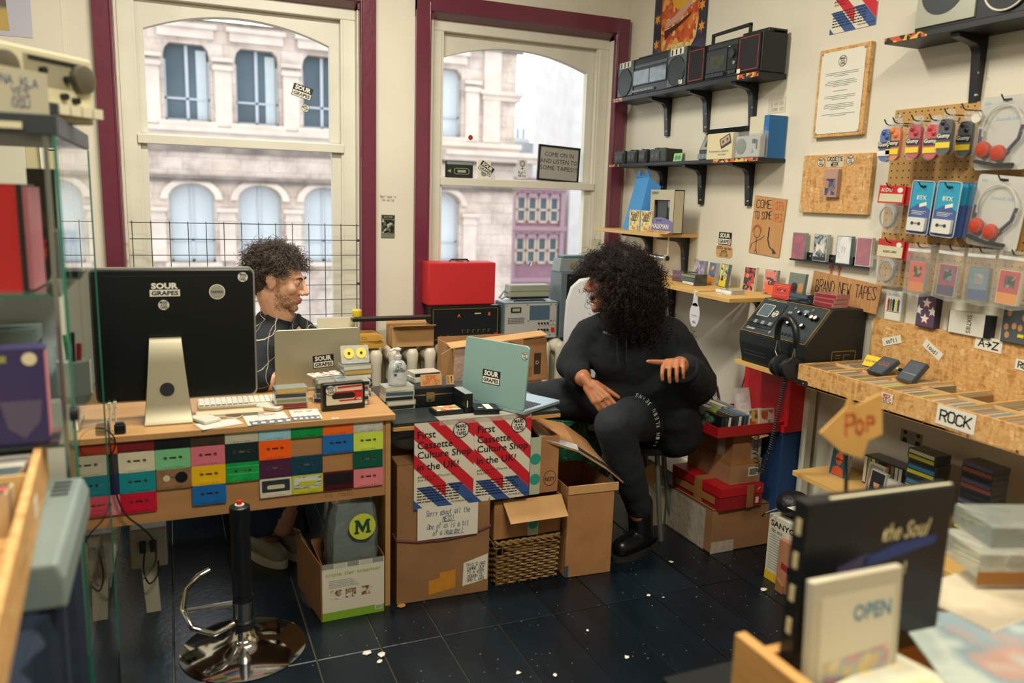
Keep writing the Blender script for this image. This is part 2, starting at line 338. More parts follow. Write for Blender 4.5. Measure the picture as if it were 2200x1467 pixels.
def window(n, ol, orr, wl, wr, gl, gr, spring, crown, rt, rb, sill=.64):
    w = bpy.data.objects.new('window_%d' % n, None); C.objects.link(w); w['kind'] = 'structure'
    for side, o, i in (('l', ol, wl), ('r', orr, wr)):       # plum architraves with a sloping inner moulding
        d = 1 if i > o else -1; mid = o + d*.072
        m = MB().prism([(o, 4.12), (mid, 4.12), (mid+d*.008, 4.128), (i, 4.2), (i, 4.23), (mid, 4.15), (o, 4.15)][::1], sill-.05, 2.44, axis='z')
        sub(w, 'architrave', m, PURP); sub(w, 'corner_block', MB().box(min(o, i), max(o, i), 4.135, 4.23, 2.33, 2.44), PURP)
        sub(w, 'bead', MB().cyl((mid, 4.12, sill-.05), (mid, 4.12, 2.40), .006, n=8), PURP, smooth=True)
    sub(w, 'head_architrave', MB().prism([(4.119, 2.445), (4.119, 2.365), (4.127, 2.36), (4.2, 2.335), (4.23, 2.335), (4.15, 2.375), (4.15, 2.445)], ol, orr, axis='x'), PURP)
    fl_, fr_ = wl+.0, wr-.0
    f = MB().box(fl_, fl_+.062, 4.195, 4.32, sill, 2.285).box(fr_-.062, fr_, 4.195, 4.32, sill, 2.285).box(fl_, fr_, 4.195, 4.32, 2.285, 2.35)
    sub(w, 'box_frame', f, SASH, bevel=.004)
    a, b = fl_+.062, fr_-.062
    arch = [(gl + (gr-gl)*i/16, spring + (crown-spring)*(1-(2*i/16-1)**2)) for i in range(17)]
    up = MB().prism([(a, 2.29)] + [(a, rt)] + [(gl, rt)] + arch + [(gr, rt), (b, rt), (b, 2.29)], 4.235, 4.275)
    up.box(a, b, 4.235, 4.275, rb+.01, rt)
    sub(w, 'upper_sash', up, SASH, bevel=.003)
    lo = MB().box(a, gl-.005, 4.215, 4.255, sill+.02, rb+.012).box(gr+.005, b, 4.215, 4.255, sill+.02, rb+.012).box(a, b, 4.185, 4.255, rb-.012, rb+.03).box(a, b, 4.215, 4.255, sill+.02, sill+.11)
    sub(w, 'lower_sash', lo, SASH, bevel=.003)
    sub(w, 'pane', MB().plate([(gl-.01, rb), (gr+.01, rb), (gr+.01, crown+.01), (gl-.01, crown+.01)], 4.262), GLASS)
    sub(w, 'pane', MB().plate([(gl-.01, sill+.1), (gr+.01, sill+.1), (gr+.01, rb), (gl-.01, rb)], 4.24), GLASS)
    sub(w, 'sill', MB().box(wl+.001, wr-.001, 4.12, 4.4, sill-.03, sill+.02), SASH, bevel=.006)
    for x in (a+.005, b-.005): sub(w, 'sash_bead', MB().box(x-.006, x+.006, 4.2, 4.225, sill+.02, 2.285), SASH)
    return w
w1 = window(1, -.279, .983, -.185, .895, -.078, .772, 2.155, 2.242, 1.685, 1.648)
w2 = window(2, 1.192, 2.438, 1.29, 2.355, 1.348, 2.238, 2.152, 2.237, 1.54, 1.505)
sour(w1, .64, 4.2605, 1.93, .098, -.27); badge(w1, .655, 4.2605, 1.852, .02, .4)
sub(w2, 'round_sticker', MB().plate(circ(.014, 20)), mat('sticker_brown', '8a3a30', .5), (1.545, 4.2605, 1.757), label='small round red sticker on the upper pane')
prs = MB(); 
for i, c in enumerate(range(3)): prs.plate([(-.014+.01*i, -.012), (-.004+.01*i, -.012), (.002+.01*i, .012), (-.008+.01*i, .012)], 0, i)
sub(w2, 'rainbow_sticker', prs, [mat('rb_blue', '5a78d8', .4), mat('rb_pale', 'ecf0dc', .4), mat('rb_orange', 'e8763a', .4)], (1.925, 4.2395, 1.06))
ps = sub(w2, 'postcard_sticker', MB().plate([(-.028, -.055), (.034, -.052), (.028, .052), (-.03, .05)]), mat('postcard_pale', 'd5d2cf', .5), (1.862, 4.2605, 1.6))
rg = MB().tube([(.016*math.cos(t), 0, .03+.016*math.sin(t)) for t in [2*PI*i/14 for i in range(14)]], .0016, 4, closed=True).tube([(.009*math.cos(t), 0, .03+.009*math.sin(t)) for t in [2*PI*i/14 for i in range(14)]], .0012, 4, closed=True).box(-.0015, .0015, -.0006, 0, -.006, .014).box(-.008, .008, -.0006, 0, .002, .005)
sub(ps, 'emblem', rg, BLACK, (0, -.001, 0)); hand('suvl\nekno', BLACK, ps, 0, -.001, -.027, .05, .04, .002, jit=.8)
# wire mesh panel across the lower part of the first window
WIRE = mat('zinc_wire', '6d7374', .4, .8)
g = thing('wire_mesh_panel', 'square steel wire mesh panel across the lower half of the plaid-shirted man\'s window', 'mesh panel', (0, 4.07, 0))
for i in range(14):
    x = -.163 + i*.0795; sub(g, 'wire', MB().cyl((x, 0, .60), (x, 0, 1.283 if i not in (3, 8) else 1.281), .0021, n=6), WIRE)
for i in range(10): z = 1.275 - i*.075; sub(g, 'wire', MB().cyl((-.175, -.004, z), (.885, -.004, z), .0021, n=6), WIRE)
for z in (1.2, .98): sub(g, 'clip', MB().cyl((.868, -.006, z), (.884, -.006, z), .006, n=8), BLKP)
# added ceiling lamps, out of frame, to brighten the interior
for (lx, ly, lz), en, col in FILL_LAMPS:
    t = thing('ceiling_lamp', 'flat white ceiling light panel %s' % {2.75: 'above the two desks', .5: 'above the middle of the shop'}.get(ly, 'left of the glass cabinet'), 'lamp', (lx, ly, ZC), group='ceiling light panels')
    sub(t, 'housing', MB().box(-.5, .5, -.12, .12, -.06, 0), CEIL, bevel=.01)
    ld = bpy.data.lights.new('lamp_light', 'AREA'); ld.shape = 'RECTANGLE'; ld.size = .96; ld.size_y = .2; ld.energy = en; ld.color = col
    lo = bpy.data.objects.new('lamp_light', ld); C.objects.link(lo); lo.parent = t; lo.location = (0, 0, -.065)
# ================================================================== across the street
def stone_mat():
    m = bpy.data.materials.new('sandstone'); m.use_nodes = True; nt = m.node_tree; b = nt.nodes['Principled BSDF']; b.inputs['Roughness'].default_value = .9
    tc = nt.nodes.new('ShaderNodeTexCoord'); br = nt.nodes.new('ShaderNodeTexBrick'); mp = nt.nodes.new('ShaderNodeMapping'); mp.inputs['Rotation'].default_value = (PI/2, 0, 0)
    br.inputs['Scale'].default_value = 1.0; br.inputs['Brick Width'].default_value = .95; br.inputs['Row Height'].default_value = .42; br.inputs['Mortar Size'].default_value = .012
    br.inputs['Color1'].default_value = lin('c6b3a6') + (1,); br.inputs['Color2'].default_value = lin('d0c0b4') + (1,); br.inputs['Mortar'].default_value = lin('a99a8f') + (1,)
    n = nt.nodes.new('ShaderNodeTexNoise'); n.inputs['Scale'].default_value = .9; n.inputs['Detail'].default_value = 8; n.inputs['Roughness'].default_value = .7
    r = nt.nodes.new('ShaderNodeValToRGB'); r.color_ramp.elements[0].position = .36; r.color_ramp.elements[0].color = (.5, .47, .46, 1); r.color_ramp.elements[1].position = .56; r.color_ramp.elements[1].color = (1, 1, 1, 1)
    mx = nt.nodes.new('ShaderNodeMix'); mx.data_type = 'RGBA'; mx.blend_type = 'MULTIPLY'; mx.inputs[0].default_value = .75
    nt.links.new(tc.outputs['Object'], mp.inputs[0]); nt.links.new(mp.outputs[0], br.inputs['Vector']); nt.links.new(tc.outputs['Object'], n.inputs['Vector']); nt.links.new(n.outputs['Fac'], r.inputs[0])
    nt.links.new(br.outputs['Color'], mx.inputs[6]); nt.links.new(r.outputs[0], mx.inputs[7]); nt.links.new(mx.outputs[2], b.inputs['Base Color']); return m
STONE = stone_mat(); DARKSTONE = mat('sooty_stone', '7d716a', .95, noise=(1.6, .45)); STONEL = mat('pale_stone', 'cdbdb0', .9, noise=(1.5, .12))  # darker mottled stone for the frieze, ledge and cornice bands
WFR = mat('far_window_frame', 'b4bac0', .6); FGL = mat('far_glass_dark', '41525c', .45, noise=(.7, .3)); FGLL = mat('far_glass_blind', 'c3c9cc', .7, noise=(.6, .08)); CURT = mat('far_curtain', 'c8cfd2', .8)
Y = 30.0
bld = thing('sandstone_building', 'old sandstone warehouse with arched windows across the street', 'building', (0, Y, -11))
Z0 = 11.0   # local z offset: street lies 11 m below the shop floor
def zz(z): return z+Z0
def opening(kind):
    """outline of an opening, x from 0 to 1.44"""
    if kind == 'up': return [(0, 3.63), (1.44, 3.63), (1.44, 5.75), (1.39, 5.98), (1.24, 6.14), (.2, 6.14), (.05, 5.98), (0, 5.75)]
    return [(0, -1.15), (1.44, -1.15), (1.44, 1.02)] + [(.72+.72*math.cos(t), 1.02+.52*math.sin(t)) for t in [PI*i/10 for i in range(1, 10)]] + [(0, 1.02)]
wall = MB(); BX = [2.26*k for k in range(-4, 5)]
def ring(mb, x, z0, z1, out, w, y0):
    """wall panel (bay width w from x) between z0 and z1 with the outline cut out, as quads to the panel border"""
    n = len(out); cx = sum(p[0] for p in out)/n; cz = sum(p[1] for p in out)/n
    def border(p):
        dx, dz = p[0]-cx, p[1]-cz; L = x[0]-cx if dx < 0 else x[1]-cx; t1 = L/dx if abs(dx) > 1e-6 else 9e9
        Lz = (z0-cz) if dz < 0 else (z1-cz); t2 = Lz/dz if abs(dz) > 1e-6 else 9e9; t = min(t1, t2); return (cx+dx*t, cz+dz*t)
    corners = [(x[0], z0), (x[1], z0), (x[1], z1), (x[0], z1)]
    for i in range(n):
        a, b = out[i], out[(i+1) % n]; A, B = border(a), border(b); poly = [a, A]
        for c in corners:
            ang = lambda p: math.atan2(p[1]-cz, p[0]-cx); aa, ab, ac = ang(a), ang(b), ang(c)
            if ((ac-aa) % (2*PI)) < ((ab-aa) % (2*PI)): poly.append(c)
        poly += [B, b]; mb.add([(p[0], y0, zz(p[1])) for p in poly], [tuple(range(len(poly)))])
        mb.add([(a[0], y0, zz(a[1])), (b[0], y0, zz(b[1])), (b[0], y0+.45, zz(b[1])), (a[0], y0+.45, zz(a[1]))], [(0, 1, 2, 3)])
for x in BX:
    for kind, z0, z1 in (('up', 3.4, 7.2), ('low', -1.6, 2.0)):
        o = [(p[0]+x, p[1]) for p in opening(kind)]; ring(wall, (x-.41, x+1.85), z0, z1, o, 2.26, 0)
    for z0, z1 in ((-11, -1.6), (2.0, 3.4), (7.2, 13)): wall.add([(x-.41, 0, zz(z0)), (x+1.85, 0, zz(z0)), (x+1.85, 0, zz(z1)), (x-.41, 0, zz(z1))], [(0, 1, 2, 3)])
wall.box(BX[-1]+1.85, 12.75, 0, 6, 0, zz(13)); wall.box(BX[0]-.41, 12.75, .5, 6, 0, zz(13))
sub(bld, 'wall', wall, STONE)
for x in BX:
    for kind in ('up', 'low'):
        o = opening(kind); f = MB(); pale_glass = kind == 'low' or x > 8  # pale glass in the lower row and right-hand bay, dark elsewhere
        w = sub(bld, 'window', MB().plate([(p[0]+x, zz(p[1])) for p in o], .4), FGLL if pale_glass else FGL)
        z0, z1 = o[0][1], max(p[1] for p in o)
        fr = MB().box(x+.67, x+.77, .33, .4, zz(z0), zz(z1-.02)).box(x, x+1.44, .33, .4, zz(z0+.72), zz(z0+.79)).box(x, x+.07, .33, .4, zz(z0), zz(z1-.5)).box(x+1.37, x+1.44, .33, .4, zz(z0), zz(z1-.5)).box(x, x+1.44, .33, .4, zz(z0), zz(z0+.09))
        sub(w, 'window_frame', fr, WFR)
        if not pale_glass:
            c = MB()
            for k in range(6): c.cyl((x+1.05+.055*k, .37, zz(z0+.1)), (x+1.05+.055*k, .37, zz(z1-.15)), .03, n=6)
            sub(w, 'curtain', c, CURT, smooth=True)
        sub(bld, 'sill', MB().box(x-.2, x+1.64, -.18, .3, zz(z0-.16), zz(z0)), STONEL)
        if kind == 'low':
            q = MB(); N = 12
            for i in range(N):
                t0, t1 = PI*i/N, PI*(i+1)/N
                p = [(x+.72+r*math.cos(t), 1.02+r*.74*math.sin(t)) for r, t in ((.76, t0), (1.0, t0), (1.0, t1), (.76, t1))]; q.prism([(a, zz(b)) for a, b in p], -.14, 0)
            sub(bld, 'arch_moulding', q, STONEL)
        else:
            q = MB().box(x-.16, x+1.6, -.12, 0, zz(6.32), zz(6.62)).box(x-.26, x+1.7, -.2, 0, zz(6.62), zz(6.78))
            sub(bld, 'lintel', q, STONEL)
    q = MB().box(x+1.58, x+2.12, -.12, 0, zz(3.5), zz(5.55)).box(x+1.52, x+2.18, -.2, 0, zz(5.35), zz(5.5)).box(x+1.5, x+2.2, -.24, 0, zz(5.62), zz(5.76))
    sub(bld, 'pilaster', q, STONEL)
    q = MB().box(x+1.58, x+2.12, -.12, 0, zz(-1.1), zz(.6)).box(x+1.5, x+2.2, -.22, 0, zz(.6), zz(.74)).box(x+1.54, x+2.16, -.16, 0, zz(.3), zz(.4))
    sub(bld, 'pilaster', q, STONEL)
q = MB().box(BX[0]-.5, 12.9, -.35, 0, zz(3.28), zz(3.46)).box(BX[0]-.5, 12.85, -.22, 0, zz(3.05), zz(3.28)); sub(bld, 'string_course', q, STONEL)
sub(bld, 'frieze', MB().box(BX[0]-.5, 12.8, -.1, 0, zz(2.62), zz(3.05)), DARKSTONE)
q = MB().box(BX[0]-.5, 12.9, -.28, 0, zz(1.72), zz(1.84)).box(BX[0]-.5, 12.85, -.2, 0, zz(1.62), zz(1.72)); sub(bld, 'ledge', q, DARKSTONE)
q = MB().box(BX[0]-.5, 13.0, -.3, 0, zz(7.05), zz(7.25)).box(BX[0]-.5, 12.95, -.18, 0, zz(6.9), zz(7.05)); sub(bld, 'cornice', q, DARKSTONE)
q = MB().box(11.2, 13.0, -.25, 3, zz(5.3), zz(5.46)).box(11.3, 12.9, -.15, 3, zz(5.1), zz(5.3)).box(11.35, 12.05, -.12, 0, zz(3.5), zz(8.5)); sub(bld, 'corner_pier', q, STONEL)
q = MB().box(9.6, 14.2, -.9, 0, zz(2.95), zz(3.12)).box(9.6, 14.0, -.7, 0, zz(2.75), zz(2.95)); sub(bld, 'corner_cornice', q, STONEL)
# red brick building further along
RB = mat('plum_brick', '94707a', .9, noise=(3, .12)); RBT = mat('terracotta_trim', 'a5858e', .9); CRF = mat('cream_window_trim', 'd8c3ae', .7); RG = mat('far_red_building_glass', '465460', .5, noise=(.6, .2))
rb = thing('red_brick_building', 'plum red brick building with rows of cream-framed windows further down the street', 'building', (19.0, 45, -14), rot=(0, 0, 0))
sub(rb, 'wall', MB().box(0, 3.5, 0, 6, 0, 16.6), RB)
for zr, hh in ((14.0, 1.4), (11.5, 1.45)):
    for k in range(4):
        x = .38 + k*.74; w = sub(rb, 'window', MB().box(x, x+.5, -.06, .0, zr, zr+hh), RG)
        sub(w, 'window_frame', MB().box(x-.07, x+.03, -.14, 0, zr-.05, zr+hh).box(x+.47, x+.57, -.14, 0, zr-.05, zr+hh).box(x-.07, x+.57, -.14, 0, zr+hh*.5-.05, zr+hh*.5+.05).box(x-.07, x+.57, -.14, 0, zr-.08, zr+.03), CRF)
        sub(rb, 'arch', MB().prism([(x-.1, zr+hh), (x+.6, zr+hh)] + [(x+.25+.35*math.cos(t), zr+hh+.36*math.sin(t)) for t in [PI*i/8 for i in range(1, 8)]], -.2, 0), RBT)
for z in (10.3, 13.45, 15.9): sub(rb, 'band', MB().box(-.15, 3.65, -.35, 0, z, z+.25).box(-.1, 3.6, -.2, 0, z-.2, z), RBT)
for x in (-.05, 3.25): sub(rb, 'pilaster', MB().box(x, x+.3, -.25, 0, 0, 15.8), RBT)
for x in (.4, 1.15, 1.9, 2.6): sub(rb, 'shop_window', MB().box(x, x+.5, -.12, 0, 8.2, 9.8), RG)
# pale buildings and roofs in the distance
PALE = mat('pale_render', 'cfcac6', .9, noise=(1.2, .08)); SLATE = mat('pale_slate', 'aab0b6', .9, noise=(2, .15))
pb = thing('pale_building', 'pale rendered building with slate roof and chimney pots in the distance', 'building', (21.0, 58, -14))
sub(pb, 'wall', MB().box(0, 12, 0, 8, 0, 18.2), PALE)
sub(pb, 'roof', MB().prism([(-.3, 18.2), (12.3, 18.2), (11, 19.6), (1.5, 19.6)], -.3, 8), SLATE)
for x in (3.6, 7.0): 
    ch = sub(pb, 'chimney', MB().box(x, x+2.2, 2, 3, 18, 20.1), PALE)
    for k in range(4): sub(ch, 'chimney_pot', MB().cyl((x+.35+.5*k, 2.5, 20.1), (x+.35+.5*k, 2.5, 20.9), .17, .13, 10), SLATE)
wb_ = thing('white_building', 'tall pale end wall standing right of the red brick building', 'building', (23.95, 47, -14)); sub(wb_, 'wall', MB().box(0, 9, 0, 6, 0, 24.5), PALE)
for z in (10, 13.5): sub(wb_, 'window', MB().box(.9, 1.7, -.05, 0, z, z+1.8), RG)
gb = thing('grey_gable', 'pale grey gabled building low between stone warehouse and red brick', 'building', (14.6, 52, -14)); sub(gb, 'wall', MB().prism([(0, 0), (6, 0), (6, 15.8), (3, 17.6), (0, 16.2)], 0, 6), PALE)
for z in (8, 11, 14): sub(gb, 'window', MB().box(2.2, 3.0, -.05, 0, z, z+1.5), RG)
st = struct('floor_street', MB().box(-60, 90, 6, 90, -11.2, -11), mat('asphalt', '6d6e70', .9))
# ================================================================== desks
BEECH = mat('beech_laminate', 'b58a56', .45, noise=(5, .1, (.6, 6, 6)), bump=(60, .03)); BEECHD = mat('beech_panel', 'a87c4c', .5, noise=(5, .1, (.6, 6, 6)))
PLYE = mat('table_edge_ply', 'c2914f', .5); TBLK = mat('black_table_top', '252d2c', .35, noise=(8, .15))
d = thing('desk', 'beech laminate desk with coloured cassettes glued along its front panel', 'desk', (0, 0, 0))
sub(d, 'desk_top', MB().box(-.30, .676, 2.55, 3.22, .686, .706), BEECH, bevel=.002)
sub(d, 'modesty_panel', MB().box(-.285, .645, 2.5695, 2.585, .415, .686), BEECHD)
sub(d, 'side_panel', MB().box(.645, .663, 2.565, 3.15, 0, .686), BEECH, bevel=.001)
sub(d, 'side_panel', MB().box(-.30, -.282, 2.565, 3.15, 0, .686), BEECH, bevel=.001)
hand('co MaSc', mat('panel_scrawl', '8d6034', .7), d, .49, 2.5688, .437, .1, .018, .0012, seed=5)
pc = sub(d, 'cassette_doodle', MB().plate([(-.011, -.004), (.011, -.006), (.01, .006), (-.012, .007)]), STKW, (.475, 2.5608, .7065), (-PI/2, 0, 0)); sub(pc, 'print', MB().plate(circ(.003, 8), -.0004), ORANGE)
# bare cassette: outline with two hub holes and a window hole
def cassette_mesh(zcut=None):
    bm = bmesh.new(); top = .0319 if zcut is None else zcut
    def loop(pts):
        vs = [bm.verts.new((x, 0, z)) for x, z in pts]
        return [bm.edges.new((vs[i], vs[(i+1) % len(vs)])) for i in range(len(vs))]
    out = [p for p in rrect(.1002, .0636, .003, 2)] if zcut is None else [(-.0501, -.0318), (.0501, -.0318), (.0501, top), (-.0501, top)]
    ed = loop(out)
    if zcut is None:
        for cx in (-.0213, .0213): ed += loop(circ(.0056, 10, cx, .003))
        ed += loop([(-.0095, -.001), (.0095, -.001), (.0095, .0065), (-.0095, .0065)])
    for x in (-.022, -.0125, .0125, .022): ed += loop([(x-.0014, -.0293), (x+.0014, -.0293), (x+.0014, -.0265), (x-.0014, -.0265)])
    bmesh.ops.triangle_fill(bm, edges=ed, use_beauty=True)
    r = bmesh.ops.extrude_face_region(bm, geom=list(bm.faces)); bmesh.ops.translate(bm, verts=[v for v in r['geom'] if isinstance(v, bmesh.types.BMVert)], vec=(0, .0087, 0))
    bmesh.ops.recalc_face_normals(bm, faces=list(bm.faces))
    mb = MB(); bm.verts.index_update(); mb.add([tuple(v.co) for v in bm.verts], [tuple(v.index for v in f.verts) for f in bm.faces]); bm.free()
    mb.prism([(-.034, -.0262), (.034, -.0262), (.032, -.0172), (-.032, -.0172)], -.0012, 0)
    me = mb.mesh('cassette_shell'); me.materials.append(None); return me
CM, CMH = cassette_mesh(), cassette_mesh(.0045)
def hubm():
    mb = MB()
    for cx in (-.0213, .0213):
        for k in range(6): a = PI/3*k; mb.box(.0036, .0056, -.0004, .0004, .003, .0035, M=Matrix.Translation((cx, 0, .003)) @ Matrix.Rotation(a, 4, 'Y'))
    mb.box(-.0093, .0093, .0062, .0066, -.001, .0065); me = mb.mesh('hubs'); me.materials.append(None); return me
HM = hubm()
def labelm():
    mb = MB(); mb.plate(rrect(.088, .040, .003, 2, 0, .0055), -.0006); me = mb.mesh('cassette_label'); return me
ROWN = ['cut-off top row', 'upper row', 'middle row', 'bottom row']; COLN = ['first', 'second', 'third', 'fourth', 'fifth', 'sixth', 'seventh', 'eighth', 'ninth']
GRID = [[('orange', 'd8541f'), ('dark red', '6d1f22'), ('black', '14191b'), ('smoky brown', '3a2f22'), ('grey white', 'b9b6a0'), ('sky blue', '8fc0cd'), ('clear green', '0d8a3f'), ('orange', 'e2661e'), ('clear white', 'b9b9ac')],
        [('dark grey', '3b3a36'), ('cream', 'c9c5a8'), ('mint green', '74bb86'), ('rose pink', 'cf6f7c'), ('black green', '102b2b'), ('bright orange', 'f05f14'), None, ('royal blue', '1f6bb0'), ('lime', 'c7de4c')],
        [('navy', '232a55'), ('teal', '17838a'), ('clear brown', '8c6a4a'), ('golden yellow', 'e3b616'), ('see-through green', '149b46'), ('plum', '4b2340'), ('petrol blue', '123f52'), None, ('bottle green', '0d5540')],
        [('pale pink', 'd07d88'), ('crimson', 'b91532'), None, ('azure blue', '1a66ad'), None, ('white', 'cfcbb4'), ('yellow green', 'bcbf2b'), ('dark maroon', '4a1019'), ('salmon pink', 'd97c84')]]
for r in range(4):
    for c in range(9):
        if not GRID[r][c]: continue
        nm, col = GRID[r][c]; X = .0278 + .1012*(c-3) + .0505 + random.uniform(-.0006, .0006); Z = .649 + .0642*(1-r) - .0321 + random.uniform(-.0005, .0005)
        clear = 'clear' in nm or 'see-through' in nm
        t = thing('cassette', '%s cassette glued to the desk front, %s, %s from the left' % (nm, ROWN[r], COLN[c]), 'cassette', (X, 2.5605, Z), group='cassettes glued to the desk front', rot=(0, random.uniform(-.006, .006), 0))
        m = mat('cassette_' + col, col, .3 if not clear else .15, coat=.3 if clear else 0, noise=(30, .06 if not clear else .25))
        s = sub(t, 'shell', CM if r else CMH, m)
        if r: 
            dark = sum(lin(col)) < .25; hb = sub(t, 'hubs', HM, mat('hub_white', 'b9b5a2', .5) if dark or clear else mat('hub_dark', '4b4038', .6))
        if (r, c) == (3, 5): sub(t, 'paper_label', labelm(), DGREY); sub(t, 'label_window', MB().prism(rrect(.056, .0135, .006, 4, 0, .0025), -.0012, -.0008), CREAM)
        if (r, c) == (3, 6): sub(t, 'paper_label', labelm(), art('lab_stripe', ['c5cfd0', '2b3d4a', 'd8d8c0'], 200, stretch=(.1, 1, 1))); sub(t, 'label_window', MB().prism(rrect(.06, .015, .006, 4, 0, .0025), -.0012, -.0008), mat('cassette_bcbf2b'))
        if (r, c) == (3, 7): sub(t, 'paper_label', MB().plate(rrect(.092, .038, .002, 2, 0, .006), -.0006), mat('label_black', '17131a', .4))
        if (r, c) == (2, 2):
            for x, rr, mm in ((-.0213, .010, CREAM), (.0213, .018, BLKP)): sub(t, 'tape_reel', MB().cyl((x, -.0009, .003), (x, -.0003, .003), rr, n=20).cyl((x, -.0014, .003), (x, -.0009, .003), .006, n=12), mm)
        if (r, c) == (2, 4):
            for z in (.018, -.006): sub(t, 'glint_ridge', MB().box(-.048, .048, -.0009, 0, z, z+.0012), mat('green_ridge', '5fd08a', .1))
# folding table with the two posters
t = thing('folding_table', 'black topped folding table with pale plywood edge beside the beech desk', 'table', (0, 0, 0))
sub(t, 'table_top', MB().box(.668, 1.30, 2.552, 3.1, .6585, .672), TBLK, bevel=.001)
sub(t, 'edge_strip', MB().box(.668, 1.30, 2.548, 3.1, .646, .6585), PLYE)
for y in (2.70, 3.0):
    for xa, xb in ((.74, 1.22), (1.22, .74)): sub(t, 'leg', MB().tube([(xa, y+.01*(xa > 1), .645), (xb, y+.01*(xa > 1), .006)], .012, 8), BLKP, smooth=True)
PRED = mat('poster_red', 'c81b2a', .55, noise=(300, .06)); PBLU = mat('poster_blue', '33548e', .55, noise=(300, .06)); PPAP = mat('poster_paper', 'd9d3be', .65); PINK_ = mat('poster_ink', '10141c', .55)
def clip(poly, a, b, c):
    """keep a*u+b*v>=c"""
    o = []
    for i in range(len(poly)):
        p, q = poly[i], poly[(i+1) % len(poly)]; dp, dq = a*p[0]+b*p[1]-c, a*q[0]+b*q[1]-c
        if dp >= 0: o.append(p)
        if dp*dq < 0: s = dp/(dp-dq); o.append((p[0]+(q[0]-p[0])*s, p[1]+(q[1]-p[1])*s))
    return o
def poster_art(parent, W, H, words=True, curl=0.):
    k = H/W; red = MB(); blu = MB()
    def band(mb, o0, o1, u0=0, u1=1, v0=0, v1=1):
        p = clip([(u0, v0), (u1, v0), (u1, v1), (u0, v1)], -1, k, o0); p = clip(p, 1, -k, -o1) if p else p
        if len(p) > 2: mb.plate([(u*W-W/2, H/2-v*H) for u, v in p], -.0006)
    for o0, o1, u1 in ((-1.1, -.69, 1), (-.45, -.22, 1), (.02, .26, 1), (.5, .735, .53)): band(red, o0, o1, 0, u1)
    for o0, o1, v0 in ((.265, .495, .73), (.775, 1.02, .745), (1.27, 1.6, .5)): band(blu, o0, o1, v0=v0)
    sub(parent, 'red_stripes', red, PRED); sub(parent, 'blue_stripes', blu, PBLU)
    if words:
        for s, v, w, h in (('First', .135, .30, .085), ('Cassette', .255, .58, .085), ('Culture Shop', .38, .90, .105), ('in the UK!', .505, .69, .085)):
            text(s, PINK_, parent, -W/2+W*(.05+w/2), -.0012, H/2-v*H, w*W, h*H, .012)
        text('Afflecks, 52 Church St', PINK_, parent, -W/2+W*.36, -.0012, H/2-.625*H, W*.62, H*.028); text('3rd Floor', PINK_, parent, -W/2+W*.19, -.0012, H/2-.66*H, W*.26, H*.026)
        text('marstapes.co.uk', PINK_, parent, -W/2+W*.80, -.0012, H/2-.955*H, W*.36, H*.03)
        ln = MB()
        for i in range(6): 
            x = -.45*W
            while x < .24*W: l = random.uniform(.03, .1)*W; ln.plate([(x, -H*(.255+.034*i)), (x+l, -H*(.255+.034*i)), (x+l, -H*(.243+.034*i)), (x, -H*(.243+.034*i))], -.0012); x += l + .015*W
        sub(parent, 'small_print', ln, PINK_)
    o = badge(parent, W*.27, -.0012, H*.385, W*.135)
for i, x in enumerate((.851, 1.071)):
    p = thing('poster', 'striped red, white and blue poster on the black table edge, %s' % ('nearer the beech desk' if i == 0 else 'below the blue laptop'), 'poster', (x, 2.5462, .512), rot=(.012, .004*(1 if i else -1), 0), group='striped shop posters')
    sub(p, 'sheet', MB().box(-.11, .11, 0, .0006, -.157, .157), PPAP); poster_art(p, .22, .314)
tp = tag(obj('tape_strip', MB().box(.83, 1.18, 2.5436, 2.5442, .655, .673).box(.83, 1.18, 2.5436, 2.60, .6725, .673), TAPEC), 'clear sticky tape holding the posters along the table edge', 'tape')
# ================================================================== on the desk
ZT = .7065
# --- all-in-one computer seen from behind
MB_ = mat('monitor_black', '0c1112', .32, spec=.4); t = thing('desktop_computer', 'black-backed all-in-one computer on an aluminium foot, stickers on its back', 'computer', (.005, 2.74, ZT))
out = rrect(.486, .43, .022, 5, 0, .268)
sub(t, 'rim', MB().prism(out, .0, .022), ALU, smooth=True); sub(t, 'back_shell', MB().prism(rrect(.474, .418, .018, 5, 0, .268), -.012, .004), MB_, bevel=.004, smooth=True)
sub(t, 'vent_slot', MB().box(-.2, .2, -.0125, -.012, .456, .459), BLACK)
st = MB(); N = 8; L = [(-.019, .263), (-.042, .262), (-.05, .25), (-.062, .19), (-.088, .06), (-.1, .012), (-.112, .001)]
wid = [.046, .0465, .047, .052, .063, .068, .071]; vs = []
for (y, z), w in zip(L, wid): vs += [(-w-.035, y, z), (w-.035, y, z)]
for (y, z), w in zip(reversed(L), reversed(wid)): vs += [(-w-.035, y+.012, z-.001 if z > .02 else z), (w-.035, y+.012, z-.001 if z > .02 else z)]
n = len(vs)//2; st.add(vs, [(2*i, 2*i+1, 2*i+3, 2*i+2) for i in range(n-1)] + [tuple(2*i for i in range(n)), tuple(2*i+1 for i in reversed(range(n)))])
sub(t, 'foot', st, mat('foot_aluminium', 'b3ad92', .42, .75), smooth=True); sub(t, 'foot_plate', MB().box(-.105, .035, -.112, .07, 0, .006), mat('foot_aluminium'), bevel=.002)
sub(t, 'cable_hole', MB().cyl((-.036, -.0802, .1073), (-.036, -.075, .1063), .0215, n=28), BLACK)
so = sub(t, 'sticker', MB().plate([(-.044, -.001), (.044, -.001), (.044, .0205), (-.044, .0205)]), STKW, (-.03, -.0126, .394)); text('GRAPES', BLACK, so, 0, -.0006, .0097, .078, .014, .03); text('SOUR', STKW, so, 0, -.0002, .0325, .078, .0195, .05)
